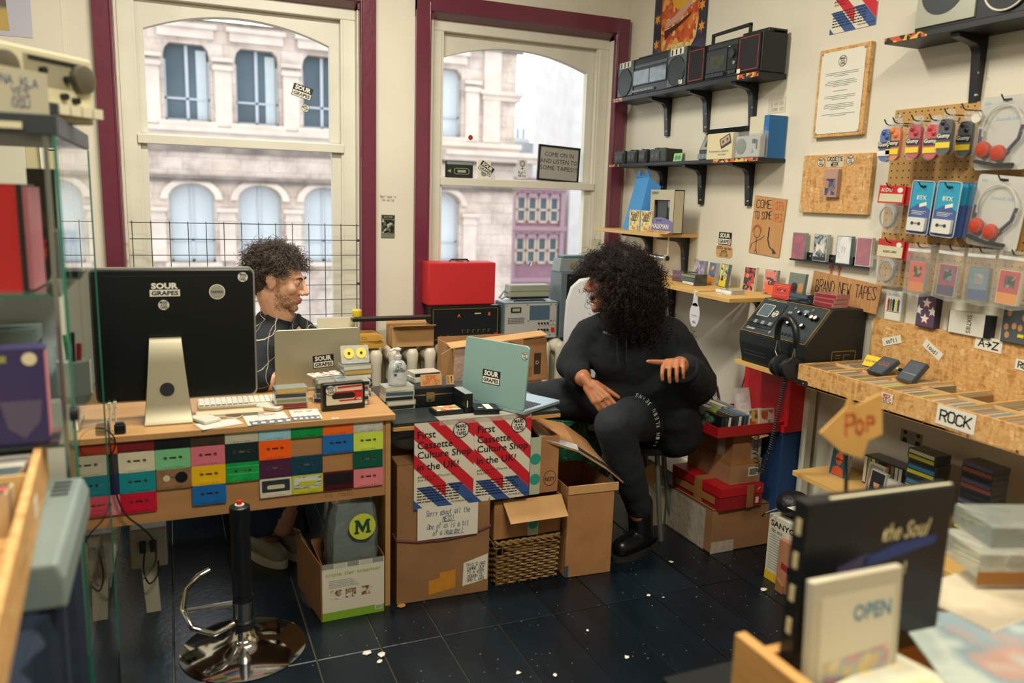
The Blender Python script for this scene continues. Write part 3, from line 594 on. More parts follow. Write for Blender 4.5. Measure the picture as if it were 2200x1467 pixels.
badge(t, -.035, -.0126, .366, .018); o = sub(t, 'round_sticker', MB().plate(circ(.0245, 28)), STKW, (.125, -.0126, .405)); sub(o, 'disc', MB().plate(circ(.022, 28), -.0003), mat('sticker_grey', '9b9a86', .5)); text('FARFISA', BLACK, o, 0, -.0007, 0, .037, .0085, .02)
badge(t, .205, -.0128, .452, .0175, -.2)
# --- keyboard, boxes and papers behind the foot
KEYW = mat('keyboard_white', 'cfcdba', .45)
t = thing('keyboard', 'white computer keyboard lying behind the monitor foot', 'keyboard', (.20, 2.83, ZT), -.02)
sub(t, 'case', MB().box(-.14, .12, -.05, .05, 0, .011), KEYW, bevel=.003)
for r in range(5):
    for c in range(14): sub(t, 'key', MB().box(-.136+c*.018, -.1215+c*.018, -.046+r*.0185, -.0305+r*.0185, .011, .016), mat('key_white', 'e2e0d2', .5))
t = thing('case_stack', 'flat clear plastic tape tray under the keyboard edge', 'tray', (.16, 2.69, ZT)); sub(t, 'tray', MB().box(-.11, .1, -.025, .025, 0, .014), CREAM, bevel=.002); sub(t, 'tray_window', MB().box(-.02, .08, -.0256, -.0252, .002, .012), mat('tray_tint', '8a7a6a', .3))
t = thing('game_pad', 'white wireless handset lying right of the monitor', 'handset', (.285, 2.735, ZT), .9); sub(t, 'body', MB().prism(rrect(.05, .09, .012, 4), 0, .014, axis='z'), KEYW, bevel=.003, smooth=True)
FLY = mat('flyer_paper', 'cfccc2', .7)
def checker(parent, w, h, seed):
    m = MB()
    for i in range(5): m.plate([(-w/2+i*w/5, -h*.5), (-w/2+i*w/5+w*.19, -h*.5), (-w/2+i*w/5+w*.2, -h*.05), (-w/2+i*w/5+w*.09, -h*.12), (-w/2+i*w/5, -h*.05)], -.0005)
    o = sub(parent, 'dark_print', m, mat('flyer_print', '5f6b78', .6)); m2 = MB()
    for i in range(5): m2.plate([(-w/2+i*w/5+w*.05, -h*.42), (-w/2+i*w/5+w*.16, -h*.42), (-w/2+i*w/5+w*.17, -h*.25), (-w/2+i*w/5+w*.06, -h*.25)], -.001)
    sub(parent, 'light_print', m2, STKW)
for i, (x, y, rz, l) in enumerate([(.27, 2.605, .06, 'pale flyer with dark cassette pattern, left of two on the desk edge'), (.385, 2.612, -.03, 'pale flyer with dark cassette pattern under the case stack')]):
    t = thing('flyer', l, 'flyer', (x, y, ZT+.0015+.001*i), rot=(-PI/2, 0, 0), group='flyers on the desk edge'); t.rotation_euler = (-PI/2, 0, 0); t.rotation_euler = Euler((-PI/2, 0, rz)); sub(t, 'sheet', MB().box(-.075 if not i else -.045, .06 if not i else .05, 0, .0008, -.055, .075), FLY); checker(t, .13 if not i else .09, .11, i); hand('CUT CP' if i else 'LOP', MARK, t, 0, -.0008, .05, .06, .012, .0016, seed=i)
t = thing('loose_papers', 'loose white sheet lying beside the monitor foot', 'paper', (.12, 2.60, ZT), .3); sub(t, 'sheet', MB().box(-.07, .06, -.04, .035, 0, .001), FLY)
t = thing('white_charger', 'white rectangular charger brick beside the monitor foot', 'charger', (.075, 2.645, ZT+.0012), .55); sub(t, 'body', MB().box(-.03, .03, -.045, .045, 0, .012), KEYW, bevel=.004)
CABW = mat('cable_white', 'c9c6ae', .5); CABB = mat('cable_black', '101416', .5)
def cable(name, label, pts, r, m, res=6):
    """smooth cable through the points"""
    P = [Vector(p) for p in pts]; out = []
    for i in range(len(P)-1):
        p0, p1, p2, p3 = P[max(i-1, 0)], P[i], P[i+1], P[min(i+2, len(P)-1)]
        for k in range(res):
            s = k/res; out.append(.5*((2*p1)+(p2-p0)*s+(2*p0-5*p1+4*p2-p3)*s*s+(3*p1-p0-3*p2+p3)*s**3))
    out.append(P[-1]); o = obj(name, MB().tube(out, r, 6), m, smooth=True); return tag(o, label, 'cable')
cable('cable', 'white cable looped beside the monitor foot', [(.06, 2.63, .71), (.11, 2.66, .713), (.17, 2.64, .711), (.19, 2.67, .711), (.14, 2.69, .713), (.09, 2.67, .722)], .0018, CABW)
cable('cable', 'black cable wound in a ring hanging over the desk edge', [(-.225+.048*math.cos(a), 2.543-.012*math.sin(a), .69+.052*math.sin(a)) for a in [2*PI*i/12+.3 for i in range(13)]], .0022, CABB, 3)
cable('cable', 'black power cable running down the desk front to the floor sockets', [(-.205, 2.70, .712), (-.196, 2.60, .716), (-.192, 2.544, .70), (-.19, 2.541, .62), (-.183, 2.541, .53), (-.16, 2.541, .46), (-.12, 2.55, .41), (-.09, 2.6, .34), (-.09, 2.62, .26), (-.13, 2.6, .215)], .0028, CABB)
cable('cable', 'cream cable with two plugs standing up behind the computer\'s left edge', [(-.29, 2.64, .712), (-.25, 2.63, .722), (-.21, 2.62, .735), (-.185, 2.62, .755), (-.178, 2.62, .78)], .003, CABW)
for i, x in enumerate((-.178, -.192)):
    t = thing('plug', 'cream cable plug pointing up %s the desk edge' % ('nearest' if i else 'just behind'), 'plug', (x, 2.62-.01*i, .776)); sub(t, 'body', MB().box(-.005, .005, -.005, .005, 0, .02), CABW, bevel=.002); sub(t, 'tip', MB().box(-.003, .003, -.002, .002, .02, .026), STEEL); sub(t, 'strain_relief', MB().cyl((0, 0, -.065), (0, 0, 0), .003, n=8), CABW)
t = thing('glasses_case', 'small black clip lying in the cable tangle on the desk', 'clip', (-.165, 2.575, ZT)); sub(t, 'body', MB().box(-.016, .016, -.008, .008, 0, .03), BLKP, bevel=.004); sub(t, 'cap', MB().box(-.012, .012, -.006, .006, .03, .036), DGREY, bevel=.002)
# --- laptops
SILV = mat('laptop_silver', 'b7b296', .4, .6); SILVB = mat('laptop_pale_blue', '8fb3ab', .4, .35)
def laptop(name, label, loc, rz, w, dpt, ang, m, deck):
    t = thing(name, label, 'laptop', loc, rz, group='laptops covered in stickers')
    b = sub(t, 'base', MB().prism(rrect(w, dpt, .012, 4, 0, dpt/2), 0, .012, axis='z'), deck, bevel=.002)
    keys = MB()
    for r in range(5):
        for c in range(13): keys.box(-w*.44+c*w*.068, -w*.44+c*w*.068+w*.056, dpt*.16+r*dpt*.085, dpt*.16+r*dpt*.085+dpt*.07, .012, .0135)
    sub(t, 'keys', keys, mat('laptop_keys', '30363a', .5))
    l = sub(t, 'lid', MB().prism(rrect(w, dpt, .014, 5, 0, dpt/2), 0, .008), m, (0, 0, .012), (ang, 0, 0), bevel=.002, smooth=True)
    sub(l, 'screen', MB().box(-w*.46, w*.46, .0081, .0086, dpt*.06, dpt*.95), mat('screen_glass', '10161c', .15)); return t, l
# silver one: hinge towards the camera, leaning away
t, l = laptop('laptop', 'silver laptop with a sour grapes sticker, open in front of the man in plaid', (.487, 2.955, ZT), -.10, .315, .222, -.0, SILV, ALU)
t.rotation_euler = (0, 0, .045); l.rotation_euler = (.02, 0, 0)
sour(l, .018, -.0006, .098, .078, .06)
# pale blue laptop on the folding table, lid swung towards the left
t, l = laptop('laptop', 'pale blue laptop open on the black folding table beside the woman', (1.062, 2.645, .675), 0, .30, .236, 0, SILVB, mat('laptop_deck_blue', '9fb4bd', .4, .4))
t.rotation_euler = (0, 0, math.radians(-61)); l.rotation_euler = (-.10, 0, 0)
sour(l, -.012, -.0006, .1, .084); badge(l, .132, -.0006, .2, .014)
# --- stacks of cassette cases
CASEC = [mat('case_%d' % i, c, .15, coat=.5) for i, c in enumerate(['8c948f', 'a8aba0', '5d6a6a', 'c3c4b6', '74807c', 'b7b8a8'])]
INLAY = [mat('inlay_%d' % i, c, .4) for i, c in enumerate(['1c2326', 'd3cfb8', '8f2630', 'c9a345', '3e5a66', 'e0ddd0', '3a3446', '7d8a5c'])]
caseM = MB().box(-.0545, .0545, -.035, .035, 0, .0165).mesh('case_shell'); caseM.materials.append(None)
spineM = MB().box(-.050, .050, -.0356, -.0351, .0022, .0142).mesh('case_spine'); spineM.materials.append(None)
topM = MB().box(-.050, .050, -.031, .031, .0166, .0170).mesh('case_card'); topM.materials.append(None)
def flat_case(x, y, z, rz, shell, spine, label, group, card=None):
    t = thing('cassette_case', label, 'cassette case', (x, y, z), rz, group); sub(t, 'shell', caseM, shell); sub(t, 'spine_card', spineM, spine)
    if card: sub(t, 'inlay_card', topM, card)
    return t
ORD = ['bottom', 'second', 'third', 'fourth', 'fifth', 'sixth', 'seventh', 'eighth', 'ninth', 'tenth']
def stack(x, y, z, n, where, group, rz0=0., seed=0, jit=.12, dz=.0172, cols=None, noc=False):
    rd = random.Random(seed)
    for i in range(n):
        sp = INLAY[rd.randrange(8)] if not cols else cols[i % len(cols)]
        if i == n-1: lab = 'topmost cassette case of the %s' % where
        elif i == 0: lab = 'bottom cassette case of the %s' % where
        else: lab = '%s cassette case up in the %s' % (ORD[i], where)
        flat_case(x+rd.uniform(-.004, .004), y+rd.uniform(-.003, .003), z+i*dz, rz0+rd.uniform(-jit, jit), CASEC[rd.randrange(6)], sp, lab, group, CASEC[rd.randrange(6)])
stack(.355, 2.75, ZT+.0035, 4, 'short stack beside the oversized red-labelled cassette', 'cases stacked left of the oversized cassette', .08, 1, .1)
stack(.50, 2.80, ZT, 5, 'stack behind the oversized red-labelled cassette', 'cases stacked behind the oversized cassette', -.1, 2, .15)
stack(.565, 2.735, ZT, 5, 'stack at the right of the oversized cassette', 'cases stacked at the right of the oversized cassette', .05, 3, .06, cols=[INLAY[5], INLAY[0], INLAY[5], INLAY[2], INLAY[0]])
stack(.60, 2.84, ZT+.0, 7, 'tall stack by the hand gel', 'cases in the tall stack by the hand gel', .05, 9, .1, cols=[INLAY[0], INLAY[1], INLAY[0], INLAY[0], INLAY[5], INLAY[3], INLAY[1]])
stack(.735, 2.75, .6735, 5, 'stack under the hand gel bottle', 'cases under the hand gel bottle', .03, 5, .05, cols=[INLAY[0], INLAY[1], INLAY[0], INLAY[4], INLAY[1]])
t = thing('cassette', 'clear cassette with two yellow reels standing on the tall case stack', 'cassette', (.60, 2.84, ZT+.0172*7+.034), rot=(-.35, 0, .03)); sub(t, 'shell', MB().prism(rrect(.1, .0636, .004, 3), 0, .0095), film('clear_shell', 'd5d3c8', .42))
for x in (-.0225, .0225): o = sub(t, 'reel', MB().cyl((x, -.002, .004), (x, .0, .004), .0195, n=28), mat('reel_yellow', 'dccb4a', .4)); sub(o, 'hub', MB().cyl((x, -.003, .004), (x, -.002, .004), .0052, n=12), BLACK)
sub(t, 'rim', MB().tube([(p[0], .001, p[1]) for p in rrect(.1, .0636, .004, 3)], .0012, 5, closed=True), CASEC[3])
# oversized C90 wallet
t = thing('giant_cassette', 'oversized black cassette-shaped case with a red and white label and round sticker', 'cassette', (.523, 2.655, ZT), .10)
sub(t, 'shell', MB().prism(rrect(.148, .094, .006, 4, 0, .047), 0, .03), BLKP, bevel=.002, smooth=True)
sub(t, 'label', MB().plate(rrect(.126, .066, .004, 3, .001, .053), -.0006), mat('label_cream', 'd2ccb4', .5))
q = MB().plate([(-.022, .083), (.063, .085), (.063, .078), (-.024, .076)], -.001).plate([(-.036, .066), (.063, .066), (.063, .060), (-.036, .060)], -.001).plate([(.036, .066), (.063, .066), (.063, .03), (.036, .03)], -.001).plate([(-.02, .036), (.05, .036), (.05, .03), (-.015, .03)], -.001)
sub(t, 'red_print', q, RED); sub(t, 'window', MB().prism(rrect(.082, .02, .01, 5, -.002, .05), -.0016, -.0011), BLACK)
text('C90', STKW, t, .051, -.0014, .036, .018, .0075, .03); badge(t, -.047, -.0018, .072, .0185, .15)
t = thing('cassette_case', 'pale cassette case with cut-out letters lying across the case stack', 'cassette case', (.49, 2.83, ZT+.0172*5+.0012), .25); sub(t, 'card', MB().box(-.06, .055, -.03, .03, 0, .004), art('cutout_letters', ['e4e2d6', '1d2226', 'e4e2d6', 'd9d6c8', 'c25a48'], 90)); sub(t, 'edge', MB().box(-.058, .053, -.031, -.03, 0, .003), WHITE)
# hand gel
GEL = film('gel_bottle', 'c8d0cc', .55, .12); t = thing('hand_gel_bottle', 'clear pump bottle of hand gel with handwritten message', 'bottle', (.735, 2.75, .6735+.0172*5))
sub(t, 'bottle', MB().lathe([(.028, 0), (.034, .004), (.0345, .055), (.033, .07), (.024, .085), (.013, .092), (.0125, .098)], 24), GEL, smooth=True)
pm = sub(t, 'pump', MB().lathe([(.014, .096), (.0145, .108), (.010, .112), (.005, .114), (.005, .125), (.012, .127), (.013, .132), (.004, .137)], 20).tube([(0, 0, .131), (-.018, -.008, .133), (-.03, -.012, .127)], [.006, .005, .004], 8), film('pump_plastic', 'd4d6cf', .75), smooth=True)
sub(t, 'label', MB().cyl((0, 0, .01), (0, 0, .05), .0349, n=24, cap=False), film('gel_label', 'd9dcdb', .7)); sub(t, 'badge', MB().box(-.022, -.012, -.0355, -.033, .04, .048), BLUEP)
hand('LETS\nGET\nCLEAN\nTOGETHER', MARK, t, -.004, -.0352, .07, .045, .034, .0013, seed=3)
# black flat cassette player on the folding table
ZB = .673
t = thing('cassette_recorder', 'flat black cassette recorder with brass latch behind the hand gel bottle', 'recorder', (.848, 2.825, ZB)); sub(t, 'body', MB().box(-.115, .105, -.095, .1, 0, .075), BLKP, bevel=.006); sub(t, 'lid_seam', MB().box(-.116, .106, -.0965, -.094, .044, .047), STEEL)
sub(t, 'latch', MB().prism(rrect(.032, .036, .005, 3, .005, .037), -.101, -.096), mat('brass_latch', '8f8a5e', .35, .8)); sub(t, 'latch_hole', MB().cyl((.002, -.1015, .026), (.002, -.101, .026), .004, n=10), BLACK)
t = thing('price_sign', 'small cardboard price sign with orange writing on the black recorder', 'sign', (.862, 2.745, ZB+.0755), rot=(-.12, 0, .02)); sub(t, 'card', MB().box(-.041, .041, 0, .002, 0, .042), CARDL); hand('SOME\nARTIST', ORNG, t, 0, -.0006, .021, .068, .036, .0025, seed=2)
t = thing('price_sign', 'tiny cardboard price tag marked 1 leaning beside the orange sign', 'sign', (.935, 2.745, ZB+.0755), rot=(-.12, 0, -.02)); sub(t, 'card', MB().box(-.014, .014, 0, .002, 0, .034), CARDL); hand('1', MARK, t, .005, -.0006, .018, .012, .026, .003, seed=2); hand('B\nR', MARK, t, -.007, -.0006, .017, .008, .03, .001, seed=4)
for i in range(4): flat_case(.86+.004*i, 2.845+.003*i, ZB+.0757+.0172*i, .2-.1*i, CASEC[(i*2+3) % 6], INLAY[(i*3+5) % 8], '%s cassette case piled behind the orange price sign' % ['bottom', 'second', 'third', 'topmost'][i], 'cases behind the orange price sign', CASEC[3]) if i < 2 else None
t = thing('cassette_case', 'black cassette box standing on edge at the folding table front', 'cassette case', (.955, 2.66, ZB), .05); sub(t, 'box', MB().box(-.011, .019, -.05, .06, 0, .07), BLKP, bevel=.001); sub(t, 'lid_face', MB().box(-.0115, .0195, -.05, .06, .0701, .0706), mat('case_grey_face', '8b9290', .3)); sub(t, 'spine_card', MB().box(-.004, .0, -.0506, -.0501, .02, .045), CREAM)
t = thing('cassette_case', 'black cassette box with an orange and green picture card lying flat', 'cassette case', (.885, 2.635, ZB), .06); sub(t, 'box', MB().box(-.054, .05, -.036, .036, 0, .017), BLKP, bevel=.001); sub(t, 'picture', MB().box(-.046, .044, -.03, .03, .0171, .0176), art('pic_meadow', ['d88a4a', 'd3cdb0', '8aa05a', 'c9602f', 'e4dccb'], 55))
t = thing('video_box', 'black plastic box with a white sticker lying flat in front of the blue laptop', 'box', (1.025, 2.60, ZB), -.18); sub(t, 'box', MB().box(-.05, .042, -.035, .05, 0, .02), BLKP, bevel=.001); sub(t, 'label', MB().plate([(-.012, -.03), (.012, -.03), (.012, .035), (-.012, .035)], 0), STKW, (.005, 0, .0206), (-PI/2, 0, .1)); sub(t, 'price_tag', MB().box(-.033, -.015, -.012, -.005, .0201, .0205), STKW)
t = thing('magazine', 'black leaflet with white capitals lying under the blue laptop', 'leaflet', (1.10, 2.66, ZB-.0004), -.5); sub(t, 'sheet', MB().box(-.09, .08, -.06, .06, 0, .0012), mat('leaflet_black', '1b2226', .5)); sub(t, 'print', MB().plate([(-.07, -.04), (.06, -.04), (.06, .04), (-.07, .04)], 0), art('leaf_print', ['1b2226', 'd5d8d3', '1b2226', '8d9694'], 90), (0, 0, .0016), (-PI/2, 0, 0))
# ================================================================== under the windows
RADM = mat('radiator_paint', 'd8d2bb', .4, noise=(5, .06)); t = thing('radiator', 'cream cast-iron column radiator under the windows', 'radiator', (0, 3.99, 0))
secM = MB()
for y in (-.07, 0, .07): secM.tube([(0, y, .10), (0, y, .13), (0, y, .58), (0, y, .63), (0, y, .655)], [.02, .03, .028, .033, .022], 10)
secM.ell((0, 0, .62), (.045, .1, .045), 14, 8).ell((0, 0, .13), (.045, .1, .045), 14, 8); secM = secM.mesh('radiator_section'); secM.materials.append(RADM); secM.polygons.foreach_set('use_smooth', [True]*len(secM.polygons))
for i in range(14): o = bpy.data.objects.new('section', secM); C.objects.link(o); o.parent = t; o.location = (.84+.095*i, 0, 0)
for x in (.84, 2.075): sub(t, 'foot', MB().box(x-.02, x+.02, -.07, .07, 0, .1), RADM)
sub(t, 'pipe', MB().cyl((.78, 0, .13), (2.13, 0, .13), .014, n=10), RADM, smooth=True)
ZR = .667
t = thing('amplifier', 'black amplifier with gold outline and letters A and B beneath the red case', 'amplifier', (1.445, 4.0, ZR))
sub(t, 'cabinet', MB().box(-.2, .2, 0, .13, 0, .192), BLKP, bevel=.004); q = MB(); GOLD = mat('gold_print', 'a98a3e', .4, .4)
for a in ((-.185, .185, .176, .178), (-.185, .185, .012, .014)): q.box(a[0], a[1], -.001, 0, a[2], a[3])
for x in (-.185, .183): q.box(x, x+.002, -.001, 0, .012, .178)
for i in range(6): q.box(-.02+i*.03, -.005+i*.03, -.001, 0, .06, .061); q.box(-.02+i*.03, -.018+i*.03, -.001, 0, .045, .06)
sub(t, 'gold_lines', q, GOLD); text('A', ORANGE, t, -.04, -.0015, .14, None, .018, .03); text('B', ORANGE, t, .135, -.0015, .145, None, .018, .03)
sub(t, 'label', MB().box(.05, .085, -.0015, 0, .146, .152), CREAM); sub(t, 'red_switch', MB().box(.165, .185, -.006, 0, .025, .04), RED)
for x in (-.14, -.1): sub(t, 'socket', MB().cyl((x, -.003, .03), (x, 0, .03), .006, n=12), STEEL)
REDC = mat('red_leathercloth', 'c9181c', .5, noise=(260, .2), bump=(420, .5)); t = thing('record_player_case', 'bright red textured portable record player case standing on the amplifier', 'case', (1.42, 3.995, ZR+.1925))
sub(t, 'case', MB().box(-.19, .19, 0, .125, .004, .232), REDC, bevel=.008, smooth=True); sub(t, 'foot', MB().box(-.17, .17, .01, .115, 0, .005), BLKP); hd = sub(t, 'handle', MB().tube([(-.055, .06, .232), (-.045, .06, .243), (.045, .06, .243), (.055, .06, .232)], .005, 8), BLKP, smooth=True); sub(hd, 'clasp', MB().box(-.02, .02, .045, .05, .228, .238), STEEL)
# grey-panelled test meter with screen
t = thing('test_meter', 'silver test meter with a blue screen, knobs and red switch', 'meter', (1.82, 3.975, ZR)); SILP = mat('meter_panel', 'b9b8b0', .45, .2)
sub(t, 'cabinet', MB().box(-.165, .165, 0, .135, 0, .205), mat('meter_case', '5d6d72', .5), bevel=.003); sub(t, 'front_panel', MB().box(-.158, .153, -.004, 0, .005, .198), SILP); sub(t, 'top_plate', MB().box(-.16, .16, .0, .13, .205, .207), mat('meter_top', '9fb4ba', .4))
sub(t, 'screen', MB().box(-.012, .11, -.006, -.004, .108, .188), mat('meter_screen', '4a6172', .2)); dp = sub(t, 'display', MB().box(-.125, -.065, -.008, -.004, .152, .18), BLKP); sub(dp, 'readout', MB().box(-.117, -.073, -.009, -.008, .158, .174), mat('lcd_green', '9aa27e', .3))
q = MB()
for i in range(12):
    for j in range(4): q.box(-.14+i*.0082, -.135+i*.0082, -.005, -.004, .09+j*.009, .095+j*.009)
sub(t, 'grille', q, DGREY)
for r, z in ((.005, .088), (.0065, .05)):
    for k in range(4): sub(t, 'knob', MB().cyl((.045+k*.018, -.012, z), (.045+k*.018, -.004, z), r, n=12), BLKP)
sub(t, 'red_switch', MB().box(.122, .143, -.009, -.004, .038, .062), RED); badge(t, .132, -.0045, .088, .019)
for p in ((-.15, .19), (-.025, .192), (.118, .192), (.145, .19), (-.02, .103), (.118, .1), (.115, .02)): sub(t, 'screw', MB().cyl((p[0], -.0055, p[1]), (p[0], -.004, p[1]), .0032, n=8), BLACK)
sub(t, 'carry_handle', MB().tube([(-.1, .02, .208), (-.09, .02, .214), (.08, .02, .214), (.09, .02, .208)], .004, 8), BLKP)
t = thing('tape_recorder', 'olive grey portable recorder with a folding handle on the silver meter', 'recorder', (1.84, 4.045, ZR+.2145)); OLV = mat('olive_plastic', '8f927c', .5)
sub(t, 'body', MB().prism([(-.125, .012), (-.118, .078), (.122, .078), (.127, .045), (.122, .012)], 0, .085), OLV, bevel=.004, smooth=True); sub(t, 'base', MB().box(-.115, .118, .004, .08, 0, .012), BLKP); sub(t, 'seam', MB().box(-.122, .125, -.0008, .0, .043, .0445), DGREY)
sub(t, 'handle', MB().tube([(-.12, .03, .03), (-.15, .02, .045), (-.185, .0, .01), (-.17, .0, .004), (-.13, .02, .02)], .005, 6), GREY)
# loudspeaker and small radio on it
t = thing('loudspeaker', 'dark loudspeaker with exposed cones behind the woman', 'speaker', (2.125, 3.97, ZR)); sub(t, 'cabinet', MB().box(-.13, .15, 0, .14, 0, .37), mat('speaker_grey', '5f6c70', .5), bevel=.003); sub(t, 'baffle', MB().box(-.095, .145, -.012, 0, .01, .36), BLKP)
CONE = mat('cone_grey', '4d5a5e', .4); sub(t, 'woofer', MB().lathe([(.1, .0), (.1, .006), (.086, .01), (.08, .004), (.03, -.01), (.0, -.008)], 28, M=Matrix.Translation((.04, -.012, .13)) @ Matrix.Rotation(PI/2, 4, 'X')), CONE, smooth=True)
sub(t, 'tweeter', MB().lathe([(.055, 0), (.055, .006), (.045, .008), (.03, -.004), (0, .004)], 24, M=Matrix.Translation((.06, -.012, .30)) @ Matrix.Rotation(PI/2, 4, 'X')), CONE, smooth=True)
for p in ((-.08, .34), (-.08, .03), (.13, .2)): sub(t, 'screw', MB().cyl((p[0], -.014, p[1]), (p[0], -.012, p[1]), .006, n=8), STEEL)
t = thing('small_radio', 'small grey metal box with round port on top of the loudspeaker', 'radio', (2.1, 3.99, ZR+.3705)); sub(t, 'body', MB().prism([(-.11, 0), (.12, 0), (.12, .075), (-.1, .075)], 0, .1), GREY, bevel=.003); sub(t, 'port', MB().cyl((-.025, -.003, .036), (-.025, 0, .036), .021, n=20), STEEL); sub(t, 'lid', MB().box(-.085, .11, .01, .09, .075, .09), mat('teal_grey', '4c6b6c', .5), bevel=.004)
# cartons and post on the radiator
def carton(name, label, loc, rz, w, dpt, h, m=CARD, open_=False, flap=None, tape=True, thick=.004, cat='box', group=None):
    t = thing(name, label, cat, loc, rz, group); a, b = -w/2, w/2
    q = MB().box(a, b, 0, thick, 0, h).box(a, b, dpt-thick, dpt, 0, h).box(a, a+thick, thick, dpt-thick, 0, h).box(b-thick, b, thick, dpt-thick, 0, h).box(a, b, 0, dpt, 0, thick)
    if not open_: q.box(a, b, 0, dpt/2-.001, h-thick, h).box(a, b, dpt/2+.001, dpt, h-thick, h)
    sub(t, 'body', q, m, bevel=.0015, seg=1)
    if tape and not open_: sub(t, 'tape', MB().box(a-.0006, b+.0006, dpt/2-.024, dpt/2+.024, h, h+.0006).box(a-.0006, a, dpt/2-.024, dpt/2+.024, h*.6, h).box(b, b+.0006, dpt/2-.024, dpt/2+.024, h*.6, h), TAPEP)
    return t
def flap(parent, p0, p1, ln, ang, m=CARD, axis='x', thick=.003):
    """flap hinged along the top edge p0->p1, opened outward by ang"""
    p0, p1 = Vector(p0), Vector(p1); e = (p1-p0); L = e.length; e.normalize(); up = Vector((0, 0, 1)); out = e.cross(up)
    dd = up*math.cos(ang) + out*math.sin(ang); nn = e.cross(dd).normalized()
    vs = [p0, p1, p1+dd*ln-e*.004, p0+dd*ln+e*.004]; vs += [v+nn*thick for v in vs]
    return sub(parent, 'flap', MB().add([tuple(v) for v in vs], [(0, 1, 2, 3), (7, 6, 5, 4), (0, 4, 5, 1), (1, 5, 6, 2), (2, 6, 7, 3), (3, 7, 4, 0)]), m)
t = carton('cardboard_box', 'pale brown open carton on the radiator left of the red case', (1.125, 3.90, ZR), .0, .22, .13, .105, CARDL, True); flap(t, (-.11, 0, .105), (.11, 0, .105), .05, 1.25, CARDL); flap(t, (.11, .13, .105), (-.11, .13, .105), .02, .8, CARDL)
sub(t, 'torn_edge', MB().box(-.02, .108, -.0012, -.0002, .094, .105), mat('torn_card', 'd2ab76', .9))
GOLDENV = mat('gold_envelope', 'c6973c', .5, noise=(10, .12), bump=(30, .2))
for i, (x, z, rz, l) in enumerate([(.87, ZR+.001, .05, 'gold padded envelope lowest on the radiator'), (.86, ZR+.037, -.06, 'gold padded envelope with printed crest on top')]):
    t = thing('padded_envelope', l, 'envelope', (x, 3.99, z), rz, group='gold envelopes on the radiator'); sub(t, 'pouch', MB().prism([(-.12, .012), (-.08, .0), (.08, 0), (.11, .01), (.118, .018), (.09, .032), (-.07, .034), (-.115, .02)], -.085, .06), GOLDENV, smooth=True); hand('ODer' if not i else 'iO', MARK, t, 0, -.0856, .017, .06, .014, .0012, seed=i)
t = thing('guillotine', 'long black paper trimmer resting across the gold envelopes and pale carton', 'trimmer', (1.03, 3.955, ZR+.134), 0.0, rot=(0, .0, .0)); sub(t, 'bed', MB().box(-.21, .2, -.02, .03, 0, .016), BLKP, bevel=.002); sub(t, 'blade_rail', MB().box(-.2, .2, -.012, .0, .016, .024), STEEL)
t = thing('tape_roll', 'yellow tape roll on the end of the paper trimmer', 'tape', (.845, 3.955, ZR+.1585)); sub(t, 'roll', MB().lathe([(.022, 0), (.024, .004), (.024, .032), (.02, .036)], 20), YELLOW, smooth=True); sub(t, 'core', MB().cyl((0, 0, .036), (0, 0, .0365), .011, n=14), CREAM)
t = thing('cream_folder', 'plain cream card folder propped on the window sill behind the silver laptop', 'folder', (.755, 4.0, ZR), rot=(-.1, 0, 0)); sub(t, 'card', MB().box(-.095, .095, 0, .012, 0, .15), mat('cream_card', 'cfc9ac', .7)); sub(t, 'spine', MB().box(-.095, .095, -.0006, 0, .143, .15), STKW)
# torn carton full of bubble wrap, with the box that carries it
carton('cardboard_box', 'plain brown box underneath the torn bubble wrap carton', (1.36, 3.30, 0), 0, .44, .2, .598, CARDD)
t = thing('torn_carton', 'torn brown carton spilling bubble wrap behind the blue laptop', 'box', (1.37, 3.30, .6), .02); TA = math.radians(4)
q = MB().prism([(-.245, .02), (.245, .0), (.222, .205), (.11, .2), (.11, .12), (-.09, .105), (-.095, .185), (-.225, .175)], 0, .004); q.box(-.24, -.235, .004, .2, .0, .18).box(.225, .23, .004, .2, 0, .2).box(-.24, .23, .2, .204, 0, .19).box(-.24, .23, 0, .2, 0, .004)
sub(t, 'body', q, CARD); sub(t, 'top_flap', MB().add([(-.25, -.01, .172), (.225, -.01, .212), (.225, .06, .222), (-.25, .06, .184), (-.25, -.01, .176), (.225, -.01, .216), (.225, .06, .226), (-.25, .06, .188)], [(0, 1, 2, 3), (7, 6, 5, 4), (0, 4, 5, 1), (1, 5, 6, 2), (2, 6, 7, 3), (3, 7, 4, 0)]), CARDL)
sub(t, 'side_flap', MB().add([(-.245, 0, .02), (-.245, 0, .175), (-.31, -.05, .16), (-.30, -.05, .0), (-.245, -.004, .02), (-.245, -.004, .175), (-.31, -.054, .16), (-.30, -.054, .0)], [(0, 1, 2, 3), (7, 6, 5, 4), (0, 4, 5, 1), (1, 5, 6, 2), (2, 6, 7, 3), (3, 7, 4, 0)]), CARDL)
sub(t, 'clear_tape', MB().add([(-.235, -.0012, .0), (-.17, -.0012, .0), (-.165, -.0012, .18), (-.23, -.0012, .18)], [(0, 1, 2, 3)]), film('pinkish_tape', 'cdb5a4', .6)); sub(t, 'print_band', MB().box(.165, .2, -.0008, 0, .03, .13), mat('band_dark', '3a3024', .7)); text('D', CARDL, t, .182, -.0012, .085, None, .018, .03)
ln = MB()
for i in range(9): ln.box(-.22, -.12, -.0006, 0, .03+i*.008, .033+i*.008)
for i in range(9): ln.box(.06, .155, -.0006, 0, .02+i*.006, .022+i*.006)
sub(t, 'faded_print', ln, CARDD)
bw = MB()
for i in range(3): bw.tube([(-.1+.07*i, .06, .03), (-.08+.07*i, .05, .12), (-.06+.07*i, .06, .17)], [.05, .045, .03], 10)
sub(t, 'bubble_wrap', bw, film('bubble_film', 'd5d8d6', .6), smooth=True)
